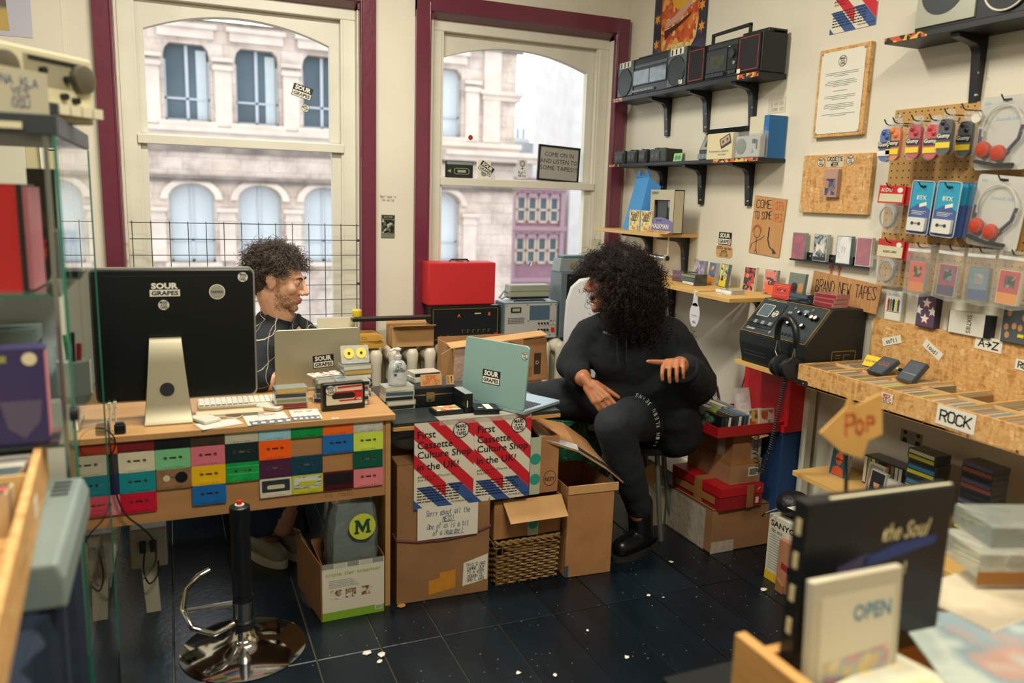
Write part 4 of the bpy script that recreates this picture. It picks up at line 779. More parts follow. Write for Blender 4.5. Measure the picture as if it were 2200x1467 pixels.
GBAG = mat('green_bag', '1d5a3a', .25, noise=(30, .5), bump=(28, .9)); t = thing('plastic_bag', 'crumpled dark green plastic bag beside the woman\'s knee', 'bag', (1.70, 3.12, 0))
q = MB(); rd = random.Random(4); N, K = 18, 12
vs = []; fs = []
for j in range(K):
    v = j/(K-1)
    for i in range(N):
        a = 2*PI*i/N; r = (.125*math.sin(PI*min(.94, .14+v*.8))+.02)*(1+rd.uniform(-.14, .14)); vs.append((r*math.cos(a)*1.15, r*math.sin(a)*.8, max(.0, v*.6+rd.uniform(-.012, .012) if j else 0)))
for j in range(K-1):
    for i in range(N): fs.append((j*N+i, j*N+(i+1) % N, (j+1)*N+(i+1) % N, (j+1)*N+i))
fs += [tuple(reversed(range(N))), tuple(range((K-1)*N, K*N))]; q.add(vs, fs); sub(t, 'bag', q, GBAG, smooth=False); sub(t, 'knot', MB().ell((0, 0, .6), (.03, .03, .02), 10, 6), GBAG)
# on the second window's meeting rail
def mk_case(t, w, h, dpt, face, shell=None, y=0):
    sub(t, 'box', MB().box(-w/2, w/2, y, y+dpt, 0, h), shell or BLKP, bevel=.0008, seg=1); sub(t, 'front_card', MB().plate([(-w/2+.003, .003), (w/2-.003, .003), (w/2-.003, h-.003), (-w/2+.003, h-.003)], y-.0006), face); return t
ZS = 1.536
t = thing('cassette_box', 'black boxed cassette with a cassette drawing, on the window rail', 'cassette', (1.463, 4.199, ZS)); mk_case(t, .155, .088, .018, mat('box_black_green', '1b231d', .4)); sub(t, 'grey_band', MB().plate([(-.074, .07), (.074, .07), (.074, .085), (-.074, .085)], -.001), GREY)
q = MB().tube([(p[0], -.001, p[1]) for p in rrect(.085, .03, .012, 5, .012, .035)], .0018, 5, closed=True).box(-.012, .036, -.0014, -.0008, .028, .042).plate([(-.07, .035), (-.05, .025), (-.05, .045)], -.0012); sub(t, 'line_drawing', q, mat('line_cream', '9aa08a', .5))
t = thing('cassette_case', 'white cassette case with a tilted sour grapes sticker, on the window rail', 'cassette case', (1.605, 4.199, ZS), rot=(0, .02, 0)); mk_case(t, .078, .102, .018, STKW, WHITE); sour(t, .012, -.0012, .055, .085, -.55); sub(t, 'drawing', MB().plate(circ(.018, 16, 0, .03), -.0009), GREY)
t = thing('framed_sign', 'black framed sign reading come on in and listen to some tapes', 'sign', (2.062, 4.199, ZS), rot=(-.03, .045, 0)); W, H = .265, .2
sub(t, 'frame', MB().box(-W/2, W/2, 0, .014, 0, .011).box(-W/2, W/2, 0, .014, H-.011, H).box(-W/2, -W/2+.011, 0, .014, .011, H-.011).box(W/2-.011, W/2, 0, .014, .011, H-.011), BLKP, bevel=.001)
sub(t, 'sheet', MB().box(-W/2+.008, W/2-.008, .005, .01, .008, H-.008), mat('sign_grey', '9c9a90', .7))
for i, (s, w) in enumerate((('COME ON IN', .185), ('AND LISTEN TO', .238), ('SOME TAPES!!!', .238))): text(s, BLACK, t, 0, .0044, .15-.038*i, w, .024, 0)
# on the pier between the windows
t = thing('photo_card', 'small black and white band photo card stuck on the pier between windows', 'card', (1.053, 4.146, 1.27), rot=(0, .01, 0)); sub(t, 'card', MB().box(-.036, .036, 0, .003, -.06, .06), mat('bw_card', '6e705f', .5)); sub(t, 'picture', MB().plate([(-.033, -.035), (.033, -.035), (.033, .035), (-.033, .035)], -.0006), art('bw_crowd', ['12150f', '2a2d26', '5d6054', 'a9aa98', '1c1f19'], 70)); sub(t, 'title_band', MB().plate([(-.033, .04), (.033, .04), (.033, .057), (-.033, .057)], -.0006), mat('band_green', '1d2a1c', .5)); text('Joan Wolf', STKW, t, 0, -.0012, .048, .045, .008)
hand('Best band in\nthe wurldy', mat('pencil', '7d7c6c', .8), t, 0, .0032, .145, .085, .034, .0014, seed=6, name='pencil_note')
# white chair back
t = thing('white_chair', 'white moulded chair back standing behind the woman', 'chair', (1.93, 3.34, 0), math.radians(-30)); WCH = mat('white_chair_shell', 'c4c6c6', .6)
bk = MB(); prof = [(.19, .45), (.2, .6), (.205, .8), (.2, .95), (.18, 1.02), (.14, 1.06), (.07, 1.075), (0, 1.08)]; pts = [(x, z) for x, z in prof] + [(-x, z) for x, z in reversed(prof[:-1])]; bk.prism(pts[::-1][::-1], 0, .035)
sub(t, 'backrest', bk, WCH, bevel=.012, smooth=True); sub(t, 'seat', MB().box(-.2, .2, -.4, .03, .42, .45), WCH, bevel=.012)
for x in (-.17, .17):
    for y in (-.37, 0): sub(t, 'leg', MB().cyl((x, y, 0), (x*.9, y*.95, .42), .013, n=8), STEEL)
# ================================================================== under and in front of the desks
t = thing('bar_stool', 'chrome bar stool base with black gas column and missing seat', 'stool', (.16, 2.46, 0))
sub(t, 'base', MB().lathe([(.19, 0), (.192, .004), (.17, .012), (.11, .024), (.06, .034), (.04, .05), (.034, .075)], 48), CHROME, smooth=True)
sub(t, 'collar', MB().lathe([(.034, .07), (.036, .08), (.036, .1), (.03, .104), (.03, .18), (.032, .182)], 28), BLKP, smooth=True); sub(t, 'chrome_sleeve', MB().cyl((0, 0, .105), (0, 0, .165), .0305, n=24), CHROME, smooth=True)
cl = sub(t, 'column', MB().lathe([(.029, .16), (.029, .42), (.031, .425), (.031, .478), (.024, .482)], 24), BLKP, smooth=True); sub(cl, 'release_button', MB().cyl((0, 0, .482), (0, 0, .496), .008, n=14), mat('button_red', 'd0281c', .4)); sub(cl, 'button_ring', MB().cyl((0, 0, .48), (0, 0, .4845), .014, n=16), STKW)
sub(t, 'footrest', MB().tube([(-.03, -.02, .10), (-.09, -.06, .10), (-.15, -.05, .125), (-.175, 0, .165), (-.165, .05, .205), (-.125, .09, .225), (-.09, .10, .235)], .0095, 10).tube([(-.03, -.01, .165), (-.165, -.0, .158)], .008, 10), CHROME, smooth=True)
# parcels
BOXT = mat('parcel_brown', '8f6841', .8, noise=(7, .14), bump=(50, .12)); STRAP = mat('purple_band', '6b3d46', .5)
t = carton('parcel', 'large brown parcel with a handwritten apology note, below the posters', (.857, 2.553, 0), -.03, .345, .33, .52, BOXT, tape=False); sub(t, 'rope', MB().tube([(-.176, .05, .25), (-.174, -.003, .245), (-.1, -.004, .232), (0, -.004, .228), (.1, -.004, .236), (.174, -.003, .258), (.176, .05, .26)], .0042, 6), STRAP)
sub(t, 'orange_patch', MB().plate([(-.055, .02), (.045, .035), (.045, .105), (-.015, .1), (-.015, .08), (-.055, .075)], -.0006), mat('orange_patch', 'c48322', .6, noise=(40, .1))); n = sub(t, 'delivery_note', MB().plate([(.072, .035), (.168, .05), (.168, .15), (.075, .125)], -.0008), STKW); hand('THIS G HAS\nCANNE OUT\nTU A VERY\nROUGH CL\nDRG L HAS', MARK, n, .122, -.0014, .085, .075, .075, .0015, jit=.6)
q = MB()
for z in (.03, .09, .19, .27, .38, .45): q.box(-.165, -.152, -.0006, 0, z, z+.002).box(-.165, -.152, -.0006, 0, z+.006, z+.008)
sub(t, 'print_marks', q, CARDD)
t = thing('apology_note', 'white handwritten note saying sorry about all the mess', 'note', (.867, 2.5425, .298), -.03, rot=(0, .0, -.03)); sub(t, 'sheet', MB().box(-.112, .112, 0, .0008, -.06, .06), STKW); hand('Sorry about all the\nMESS!\nOne of us is a bit\nof a Hoarder!', INK, t, 0, -.0006, .0, .165, .1, .0017, seed=11, slant=.15); sub(t, 'underline', MB().box(-.022, .026, -.0006, 0, .0, .0015).box(-.0, .06, -.0006, 0, -.05, -.0485), INK)
# wicker basket with a small carton on top
WICK = mat('wicker', '8a6a3c', .6, noise=(40, .3)); WICKD = mat('wicker_dark', '5f4627', .7, noise=(40, .3)); t = thing('wicker_basket', 'woven wicker basket with a handle slot between parcel and tall carton', 'basket', (1.195, 2.565, 0))
W, D, H = .26, .24, .17
def peri(s, o=0.):
    """point on the rectangle perimeter"""
    w, d = W/2+o, D/2+o; L = 2*(2*w+2*d); s = (s % 1)*L
    if s < 2*w: return (-w+s, -d+D/2)
    s -= 2*w
    if s < 2*d: return (w, -d+s+D/2)
    s -= 2*d
    if s < 2*w: return (w-s, d+D/2)
    return (-w, d-(s-2*w)+D/2)
q = MB(); NS = 40
for k in range(14):
    z = .008+k*.0112; pts = []
    for i in range(120):
        ph = (i/120*NS + k) * PI; x, y = peri(i/120, .004*math.sin(ph)-.006*(1-z/H)); pts.append((x, y, z+.001*math.cos(ph)))
    if k in (11, 12): pts = [p for p in pts if not (abs(p[0]-.0) < .05 and p[1] < .02)]; q.tube(pts[4:], .0042, 4, closed=False)
    else: q.tube(pts, .0048, 4, closed=True)
w_ = sub(t, 'weave', q, WICK); w_['kind'] = 'stuff'
for i in range(NS): x, y = peri(i/NS); sub(t, 'stake', MB().cyl((x*.96, (y-D/2)*.96+D/2, 0), (x, y, H), .003, n=5), WICKD)
q = MB()
for o in (0, PI): q.tube([(peri(i/90, .005*math.sin(i*1.2+o))[0], peri(i/90, .005*math.sin(i*1.2+o))[1], H+.006*math.cos(i*1.2+o)) for i in range(90)], .006, 5, closed=True)
sub(t, 'rim', q, WICK); sub(t, 'base', MB().box(-.12, .12, .01, .23, .0, .006), WICKD)
t = carton('cardboard_box', 'small brown carton with a raised flap and green tape on the wicker basket', (1.195, 2.575, H+.012), 0, .275, .2, .15, CARD, True); f = flap(t, (-.105, 0, .15), (.137, 0, .15), .095, 2.25, CARDL); TAPG = mat('green_paper_tape', 'b7c3a6', .5)
TEALC = mat('teal_print_tape', '2f9a86', .5); sub(t, 'paper_tape', MB().box(.0, .045, -.0008, 0, .0, .1), TAPG); sub(t, 'tape_print', MB().plate(circ(.02, 18, .022, .045), -.0014), TEALC)
t = carton('cardboard_box', 'brown carton with pale green tape and a recycling mark below the table', (1.27, 2.60, H+.012+.152), 0, .115, .2, .225, CARD, True); sub(t, 'paper_tape', MB().box(-.0625, -.02, -.0008, 0, .0, .225), TAPG)
for z in (.06, .14): sub(t, 'tape_print', MB().plate(circ(.022, 18, -.041, z), -.0014), TEALC)
text('REZY', MARK, t, .022, -.001, .055, .042, .014, .01); sub(t, 'recycle_ring', MB().tube([(.022+.026*math.cos(a), -.0006, .058+.03*math.sin(a)) for a in [2*PI*i/14 for i in range(14)]], .001, 4, closed=True), MARK)
# tall carton with its lid hanging open
t = carton('tall_carton', 'tall plain brown carton with a long bent lid, beside the woman\'s boot', (1.442, 2.535, 0), -.06, .195, .30, .365, CARD, True)
sub(t, 'lid_lip', MB().box(-.098, .112, -.004, .002, .34, .372), CARDL); LIDM = CARDD
vs = [(-.2, .06, .55), (-.05, .03, .50), (.06, .0, .43), (.13, -.005, .372)]; vb = [(-.17, .3, .575), (.0, .3, .53), (.11, .3, .45), (.16, .3, .385)]
q = MB(); V = vs + vb + [(a, b, c-.006) for a, b, c in vs+vb]
q.add(V, [(0, 1, 5, 4), (1, 2, 6, 5), (2, 3, 7, 6)] + [(8+4, 8+5, 8+1, 8+0), (8+5, 8+6, 8+2, 8+1), (8+6, 8+7, 8+3, 8+2)] + [(0, 8, 9, 1), (1, 9, 10, 2), (2, 10, 11, 3), (3, 11, 15, 7), (4, 5, 13, 12), (5, 6, 14, 13), (6, 7, 15, 14), (0, 4, 12, 8)]); sub(t, 'bent_lid', q, CARD)
q = MB(); q.add([(a+.0, b+(.012 if i < 4 else .06-.3+.012), c+.002) for i, (a, b, c) in enumerate(vs)] + [(a*1.0+.01, b+.045, c+.006) for a, b, c in vs], [(0, 1, 5, 4), (1, 2, 6, 5), (2, 3, 7, 6)]); sub(t, 'blue_black_tape', q, mat('lid_tape', '23303a', .3)); q = MB(); q.add([(a, b-.002, c+.002) for a, b, c in vs[:2]] + [(-.04, .07, .512), (-.19, .1, .56)], [(0, 1, 2, 3)]); sub(t, 'torn_white_edge', q, film('torn_plastic', 'c9ccd0', .8))
sub(t, 'torn_corner', MB().box(-.1, -.085, -.002, -.0005, .005, .05), mat('blue_scraps', '2f4a66', .7))
# appliance box with the green M bag
t = thing('steamer_box', 'white and green steamer box with an open cardboard flap under the desk', 'box', (.527, 2.535, 0), .02); sub(t, 'body', MB().box(-.107, .107, 0, .003, 0, .205).box(-.107, .107, .2, .203, 0, .215).box(-.107, -.104, .003, .2, 0, .205).box(.104, .107, .003, .2, 0, .21).box(-.107, .107, 0, .2, 0, .003), CARDD)
sub(t, 'front_print', MB().plate([(-.107, .0), (.107, .0), (.107, .205), (-.107, .205)], -.0006), mat('box_white', 'cfcbb6', .5)); sub(t, 'green_band', MB().plate([(-.107, 0), (.107, 0), (.107, .03), (-.107, .03)], -.0012), GREENP)
q = MB()
for i in range(5): q.plate([(-.107+i*.043, .188), (-.068+i*.043, .188), (-.068+i*.043, .205), (-.107+i*.043, .205)], -.0012, i % 2)
sub(t, 'check_band', q, [mat('check_grey', '7f8a86', .6), mat('check_pale', 'b4b8a8', .6)]); text('triple tier steamer', mat('steam_text', '8fae3c', .5), t, 0, -.0016, .165, .19, .018)
for i, x in enumerate((-.06, -.01, .045)): sub(t, 'product_photo', MB().plate([(x-.018, .075), (x+.018, .075), (x+.018, .108), (x-.018, .108)], -.0012), art('prod%d' % i, ['d7d2c2', 'a98a6a', 'c9c4b4', '6b5040'], 90, seed=i))
q = MB()
for i in range(5): q.box(-.085, .02-.006*i, -.0012, -.0006, .118+i*.006, .1196+i*.006)
sub(t, 'small_print', q, GREY); bc = sub(t, 'barcode', MB().plate([(.075, .012), (.1, .012), (.1, .03), (.075, .03)], -.0016), STKW); q = MB()
for i in range(9): q.box(.078+i*.0023, .0791+i*.0023, -.002, -.0018, .014, .028)
sub(bc, 'bars', q, BLACK); sub(t, 'side_flap', MB().add([(-.108, .0, .0), (-.108, .0, .205), (-.15, .25, .235), (-.145, .25, .02), (-.111, .0, .0), (-.111, .0, .205), (-.153, .25, .235), (-.148, .25, .02)], [(0, 1, 2, 3), (7, 6, 5, 4), (0, 4, 5, 1), (1, 5, 6, 2), (2, 6, 7, 3), (3, 7, 4, 0)]), CARDD)
MBG = film('bin_bag_film', '6b7672', .9, .25); t = thing('stuffed_bag', 'bulging clear bag with a yellow M roundel in the steamer box', 'bag', (.53, 2.63, .006))
q = MB(); rd = random.Random(8); N, K = 22, 12; vs = []; fs = []
for j in range(K):
    v = j/(K-1)
    for i in range(N):
        a = 2*PI*i/N; sq = 1/max(abs(math.cos(a)), abs(math.sin(a)))**.7; r = .088*sq*(1-.35*max(0, v-.75)*4*.6)*(1+rd.uniform(-.05, .05)); vs.append((r*math.cos(a)*1.02 + .01*v, r*math.sin(a)*.85, v*.385+rd.uniform(-.008, .008) if j else 0))
for j in range(K-1):
    for i in range(N): fs.append((j*N+i, j*N+(i+1) % N, (j+1)*N+(i+1) % N, (j+1)*N+i))
fs += [tuple(reversed(range(N))), tuple(range((K-1)*N, K*N))]; q.add(vs, fs); sub(t, 'bag', q, MBG, smooth=True)
rd_ = sub(t, 'roundel', MB().plate(circ(.046, 28)), mat('roundel_yellow', 'b9c23a', .5), (.03, -.0865, .315), (-.05, 0, .03)); sub(rd_, 'letter', MB().plate([(-.029, -.024), (-.012, -.024), (-.012, -.017), (-.016, -.017), (-.015, .004), (-.001, -.02), (.003, -.02), (.014, .006), (.015, -.017), (.011, -.017), (.011, -.024), (.029, -.024), (.029, -.017), (.025, -.017), (.023, .018), (.027, .018), (.027, .025), (.013, .025), (.001, .0), (-.013, .025), (-.027, .025), (-.027, .018), (-.023, .018), (-.025, -.017), (-.029, -.017)], -.001), mat('roundel_green', '123f33', .5))
t = thing('grey_blue_bag', 'faded blue grey fabric bag stuffed behind the posters on the parcel', 'bag', (.80, 2.72, .5215)); sub(t, 'bag', MB().ell((0, 0, .06), (.12, .1, .06), 18, 10), mat('faded_denim', '7f93a0', .8, noise=(20, .2), bump=(30, .5)), smooth=True); sub(t, 'strap', MB().tube([(-.09, -.06, .06), (-.03, -.1, .08), (.05, -.095, .07)], .006, 6), mat('strap_blue', '5f7484', .8))
# sockets boxes and cables beneath the desk
SOCK = mat('socket_plastic', '9c9a84', .5); t = thing('wall_trunking', 'grey cable post with a double socket box under the desk', 'socket', (-.11, 2.84, 0)); sub(t, 'socket_box', MB().box(-.06, .055, -.06, 0, .17, .31), SOCK, bevel=.006); sub(t, 'post', MB().prism([(-.02, 0), (.025, 0), (.018, .17), (-.03, .17)], -.045, -.01), SOCK); 
for x in (-.02, .012): sub(t, 'plug', MB().box(x-.01, x+.01, -.085, -.06, .235, .27), BLKP, bevel=.003)
cable('cable', 'black lead hanging from the double socket box', [(-.125, 2.752, .24), (-.13, 2.74, .18), (-.115, 2.745, .13), (-.09, 2.76, .15), (-.085, 2.76, .2)], .003, CABB)
t = thing('white_funnel', 'crumpled white paper bag hanging under the desk left end', 'bag', (-.225, 2.66, .18)); sub(t, 'bag', MB().lathe([(.004, 0), (.014, .06), (.03, .14), (.042, .2), (.038, .215)], 10), mat('paper_bag', 'b3b1a0', .8, bump=(20, .8))); sub(t, 'rim', MB().lathe([(.04, .2), (.044, .21), (.04, .222)], 10), STKW)
# litter on the floor
rd = random.Random(3)
for i, (x, y, s, rz, l) in enumerate([(2.018, 2.199, .022, .5, 'white paper square on the floor by the record boxes'), (1.577, 2.311, .012, 1.0, 'white paper sliver on the floorboards below the tall carton'), (1.622, 2.28, .007, .2, 'tiny white curl of paper on the floorboards'), (1.248, 2.173, .008, .8, 'white crumb on the floorboards in the middle'), (.52, 2.30, .02, .3, 'crumpled white scrap on the floor right of the stool base'), (.56, 2.27, .018, 1.2, 'torn white scrap near the stool base'), (.545, 2.235, .016, .6, 'crushed white scrap nearest the stool base'), (.93, 2.03, .013, .4, 'white lump on the floorboards at the left'), (1.03, 1.98, .012, 1.3, 'white lump on the floorboards near the middle'), (1.82, 2.52, .016, .4, 'white fleck beside the red shoe box pile'), (.70, 2.545, .02, .05, 'wooden offcut beneath the desk side panel'), (1.29, 1.99, .013, .9, 'pinkish crumb on the floor at the lower edge')]):
    t = thing('paper_scrap', l, 'litter', (x, y, .0012), rz, group='scraps on the floor'); q = MB(); n = 6; P = [(s*rd.uniform(.5, 1)*math.cos(2*PI*k/n), s*rd.uniform(.4, .8)*math.sin(2*PI*k/n)) for k in range(n)]
    q.add([(a, b, rd.uniform(0, s*.25)) for a, b in P] + [(0, 0, s*.3)], [(k, (k+1) % n, n) for k in range(n)] + [tuple(reversed(range(n)))]); sub(t, 'scrap', q, PLYE if 'offcut' in l else STKW)
q = MB()
for i in range(260):
    x, y = rd.uniform(.2, 2.35), rd.uniform(1.5, 2.6); s = rd.uniform(.0006, .0018); q.box(x-s, x+s, y-s, y+s*.6, .0, s*.8)
dm = tag(obj('floor_dust', q, mat('dust_white', '8f9088', .9)), 'scattered dust and tiny white specks on the black floorboards', 'dust', kind='stuff')
# ================================================================== shelves on the right-hand wall
SHBK = mat('shelf_black', '141a1c', .45, noise=(10, .15)); SHUN = SHBK; PINES = mat('shelf_pine', 'cfa75f', .5, noise=(8, .1, (1, .3, 6))); PATT = art('shelf_pattern', ['c8502c', '20281f', 'd8b04c', 'c8502c', '20281f'], 70)
def bracket(parent, y, ztop, arm, drop, m=BLKP, x=XR):
    """steel L bracket: tapering arm and wall leg with a rounded inner corner"""
    n = 8; r = min(arm, drop)*.28; out = [(0, 0), (-arm, 0), (-arm, -.012)] + [(-.03-r+r*math.sin(PI/2*i/n)*1.0, -.024-r+r*math.cos(PI/2*i/n)) for i in range(n+1)] + [(-.016, -drop), (0, -drop)]
    b = sub(parent, 'bracket', MB().prism([(x+a, ztop+c) for a, c in out], y-.017, y+.017), m, bevel=.002)
    for z in (ztop-drop*.55, ztop-drop*.88): sub(b, 'screw', MB().cyl((x-.03 if z > ztop-drop*.6 else x-.022, y-.0175, z), (x-.03, y-.0165, z), .004, n=8), STEEL)
    return b
def shelf(label, x0, y0, y1, ztop, th, m, brs, drop=.19, arm=None, strips=(), m2=None):
    t = thing('wall_shelf', label, 'shelf', (0, 0, 0), group='shelves on the right-hand wall'); sub(t, 'board', MB().box(x0, XR, y0, y1, ztop-th, ztop), m, bevel=.0015)
    for y in brs: bracket(t, y, ztop-th, arm or (XR-x0)*.86, drop)
    for a, b, mm in strips: sub(t, 'patterned_tape', MB().box(x0-.0008, x0, a, b, ztop-th+.001, ztop-.001), mm)
    return t
S1, S2, S3, S4, S5 = 1.997, 1.64, 1.285, 1.055, .425
shelf('black top wall shelf carrying the two boomboxes', 2.31, 2.83, 4.05, S1, .022, SHBK, (3.70, 3.36, 3.02), .19, strips=((3.95, 4.05, PATT), (2.83, 2.97, PATT)))
shelf('black middle wall shelf below the boomboxes', 2.31, 2.79, 4.05, S2, .016, SHBK, (3.70, 3.36, 3.0), .19, strips=((3.95, 4.05, PATT), (2.79, 3.1, PATT)))
shelf('pale wooden wall shelf with the blue bag on it', 2.225, 3.377, 4.03, S3, .018, PINES, (3.80, 3.46), .2)
t = shelf('pale wooden wall shelf behind the woman\'s hair, below the small stickers', 2.16, 2.935, 4.0, S4, .018, PINES, (3.55,), .2)
t = shelf('short pale wooden shelf beside the tape console', 2.12, 2.665, 2.90, S4, .018, PINES, (2.84,), .2)
t = shelf('black patterned-edge wall shelf at the top right', 2.30, 1.0, 2.17, 2.02, .02, SHBK, (1.915, 1.3), .21, strips=((2.0, 2.17, PATT),))
# --- boombox with two round speakers
def wall_thing(name, label, cat, y, z, x=None, group=None, tilt=0., yaw=0.):
    """origin on the wall side: local x runs right in the picture (-Y), local y towards the wall"""
    return thing(name, label, cat, (x if x is not None else XR, y, z), group=group, rot=(tilt, 0, RW+yaw))
t = wall_thing('boombox', 'grey and black boombox with two round speakers on the top shelf', 'boombox', 3.69, S1, 2.318); W = .64
SPG = mat('speaker_mesh', '26302f', .5, noise=(400, .3)); BBG = mat('boombox_grey', '4a5658', .4)
sub(t, 'body', MB().box(-.32, .325, 0, .125, 0, .185), BLKP, bevel=.006); [sub(t, 'front_trim', MB().box(a_, a_+.157, -.006, 0, .004, .182), BBG, bevel=.003) for a_ in (-.318, .165)]
for x in (-.24, .245): 
    sp = sub(t, 'speaker', MB().cyl((x, -.010, .075), (x, -.005, .075), .068, n=32), SPG, smooth=True); sub(sp, 'rim', MB().tube([(x+.069*math.cos(a), -.009, .075+.069*math.sin(a)) for a in [2*PI*i/30 for i in range(30)]], .003, 6, closed=True), BLKP)
    sl = sub(t, 'slider_panel', MB().box(x-.055, x+.055, -.009, -.006, .150, .181), STKW)
    for k in range(3): sub(sl, 'slot', MB().box(x-.045+k*.035, x-.033+k*.035, -.0096, -.009, .153, .178), BLKP)
dk = sub(t, 'cassette_door', MB().box(-.155, .16, -.008, 0, .045, .125), DGREY); 
for a, b in ((-.15, .0), (.008, .155)): sub(dk, 'door_window', MB().box(a, b, -.0092, -.008, .05, .12), mat('door_glass', '6f7f86', .12, noise=(20, .35)))
sub(t, 'dial', MB().box(-.15, .155, -.004, 0, .135, .15), BBG)
for k in range(8): sub(t, 'button', MB().box(-.15+k*.025, -.13+k*.025, -.012, 0, .012, .024), GREY)
for k in range(12): sub(t, 'top_key', MB().box(-.14+k*.024, -.12+k*.024, .01, .03, .185, .192), DGREY)
sub(t, 'price_sticker', MB().box(.275, .305, -.0112, -.0102, .01, .03), STKW)
# --- long black boombox with red outlines
t = wall_thing('boombox', 'long black boombox with red square outlines and carrying handle', 'boombox', 3.085, S1, 2.312)
sub(t, 'body', MB().box(-.262, .265, 0, .13, 0, .16), BLKP, bevel=.004); sub(t, 'stepped_back', MB().box(.09, .262, .03, .128, .16, .178).box(-.262, .262, .05, .12, .16, .172), BLKP, bevel=.003)
for a, b in ((-.255, -.125), (.115, .258)):
    sp = sub(t, 'speaker_grille', MB().box(a, b, -.008, 0, .006, .155), mat('grille_black', '0e1213', .7, noise=(500, .3))); q = MB()
    for c in ((a+.008, b-.008, .012, .0145), (a+.008, b-.008, .146, .1485)): q.box(c[0], c[1], -.0088, -.008, c[2], c[3])
    for x in (a+.008, b-.0105): q.box(x, x+.0025, -.0088, -.008, .012, .1485)
    sub(sp, 'red_outline', q, mat('red_line', 'b8392c', .5))
cd = sub(t, 'cassette_door', MB().box(-.112, .035, -.006, 0, .03, .125), DGREY); sub(cd, 'door_window', MB().box(-.085, .02, -.0072, -.006, .045, .1), mat('smoked_window', '3a4234', .12, noise=(30, .4)))
sub(t, 'tuning_panel', MB().box(.042, .108, -.006, 0, .03, .125), BLKP); sub(t, 'knob', MB().cyl((.075, -.014, .095), (.075, -.006, .095), .019, n=22), DGREY, smooth=True); sub(t, 'small_knob', MB().cyl((.092, -.011, .055), (.092, -.006, .055), .008, n=14), GREY); sub(t, 'name_plate', MB().box(.05, .1, -.0068, -.006, .012, .026), DGREY); sub(t, 'red_mark', MB().plate([(.054, .014), (.062, .014), (.058, .023)], -.0074), RED)
for k in range(6): sub(t, 'key', MB().box(-.105+k*.022, -.086+k*.022, -.012, 0, .008, .024), DGREY)
sub(t, 'scale', MB().box(-.11, .105, -.003, 0, .132, .15), DGREY); sub(t, 'chrome_dash', MB().box(.04, .055, -.004, -.003, .128, .1305), STKW); sub(t, 'price_sticker', MB().box(.118, .140, -.0105, -.009, .004, .022), STKW)
sub(t, 'handle', MB().box(-.135, -.125, .03, .045, .16, .21).box(.125, .135, .03, .045, .16, .215).prism([(-.135, .2), (.135, .205), (.135, .219), (-.135, .212)], .03, .045), BLKP, bevel=.002)
# --- picture poster leaning behind the boomboxes (generic swirl of warm colours)
t = wall_thing('art_poster', 'warm coloured illustrated poster with a dark border above the boomboxes', 'poster', 3.66, 2.23, XR-.012); t.location = (XR-.004, 3.66, 2.0)
sub(t, 'sheet', MB().prism([(-.235, .0), (.235, .0), (.235, .62), (-.235, .62)], -.003, 0), art('poster_border', ['2f2a3f', '3a3550', '27253a', '6a4a3a'], 14)); q = MB()
sub(t, 'arched_panel', MB().plate([(-.16, .3), (-.15, .24), (-.1, .19), (0, .17), (.1, .2), (.155, .26), (.17, .34), (.17, .61), (-.17, .61)], -.0036), art('poster_warm', ['c85a28', 'd8792f', 'b8451f', 'e0a24a', 'c25a2c', 'dcc07a'], 34))
sub(t, 'pale_bank', MB().plate([(-.13, .225), (-.1, .195), (0, .175), (.1, .2), (.13, .235), (.05, .25), (-.06, .25)], -.0042), art('poster_pebble', ['d9bc72', 'e2cc8c', 'c99a50'], 60)); sub(t, 'yellow_disc', MB().plate(circ(.085, 24, .01, .5), -.0042), mat('poster_yellow', 'd9a32c', .6))
sub(t, 'dark_branch', MB().plate([(-.12, .28), (-.07, .31), (.0, .33), (.1, .37), (.13, .41), (.11, .385), (.0, .35), (-.08, .335), (-.13, .33)], -.0048), mat('poster_brown', '4a1f18', .6)); sub(t, 'pink_swathe', MB().plate([(-.12, .34), (.0, .36), (.1, .42), (.12, .5), (.08, .44), (-.04, .39), (-.12, .37)], -.0048), mat('poster_pink', 'c99a8c', .6))
for p in ((-.2, .27), (.2, .3), (.195, .4), (-.2, .4)): sub(t, 'leaf_spark', MB().plate([(p[0]+(.03 if k % 2 else .014)*math.cos(PI*k/6), p[1]+(.03 if k % 2 else .014)*math.sin(PI*k/6)) for k in range(12)], -.0044), mat('spark_orange', 'dd9130', .6))
# --- second shelf
KH = mat('khaki_black', '23261c', .45)
for i, (y, w, dp, l) in enumerate([(3.99, .11, .05, 'small square camera-like radio nearest the window'), (3.86, .10, .05, 'second small square radio from the window'), (3.75, .08, .05, 'third small square radio, half hidden'), (3.60, .155, .1, 'fourth small square radio, the longest of the row')]):
    t = wall_thing('pocket_radio', l + ', on the middle shelf', 'radio', y, S2+.0005, 2.335, 'small square radios on the middle shelf'); sub(t, 'body', MB().box(-w/2, w/2, 0, dp, 0, .07), KH, bevel=.006); sub(t, 'top_knobs', MB().box(-w*.3, -w*.1, .01, .03, .07, .076).box(.0, w*.3, .01, .03, .07, .074), BLKP)
    x0 = -w/2+.012; fw = min(w-.024, .085); fr = sub(t, 'face', MB().box(x0, x0+fw, -.003, 0, .012, .058), DGREY)
    for k in (.28, .72): sub(fr, 'reel_window', MB().cyl((x0+fw*k, -.004, .035), (x0+fw*k, -.003, .035), .012, n=14), mat('olive_dull', '55543a', .5))
t = wall_thing('price_card', 'small green printed card on the middle shelf', 'card', 3.43, S2+.0005, 2.34, tilt=-.15); sub(t, 'card', MB().box(-.036, .036, 0, .001, 0, .042), mat('green_card', '8fc486', .6)); sub(t, 'print', MB().plate(circ(.012, 14, -.012, .02), -.0006).plate(circ(.012, 14, .014, .02), -.0006), mat('green_mid', '4f8f55', .6))
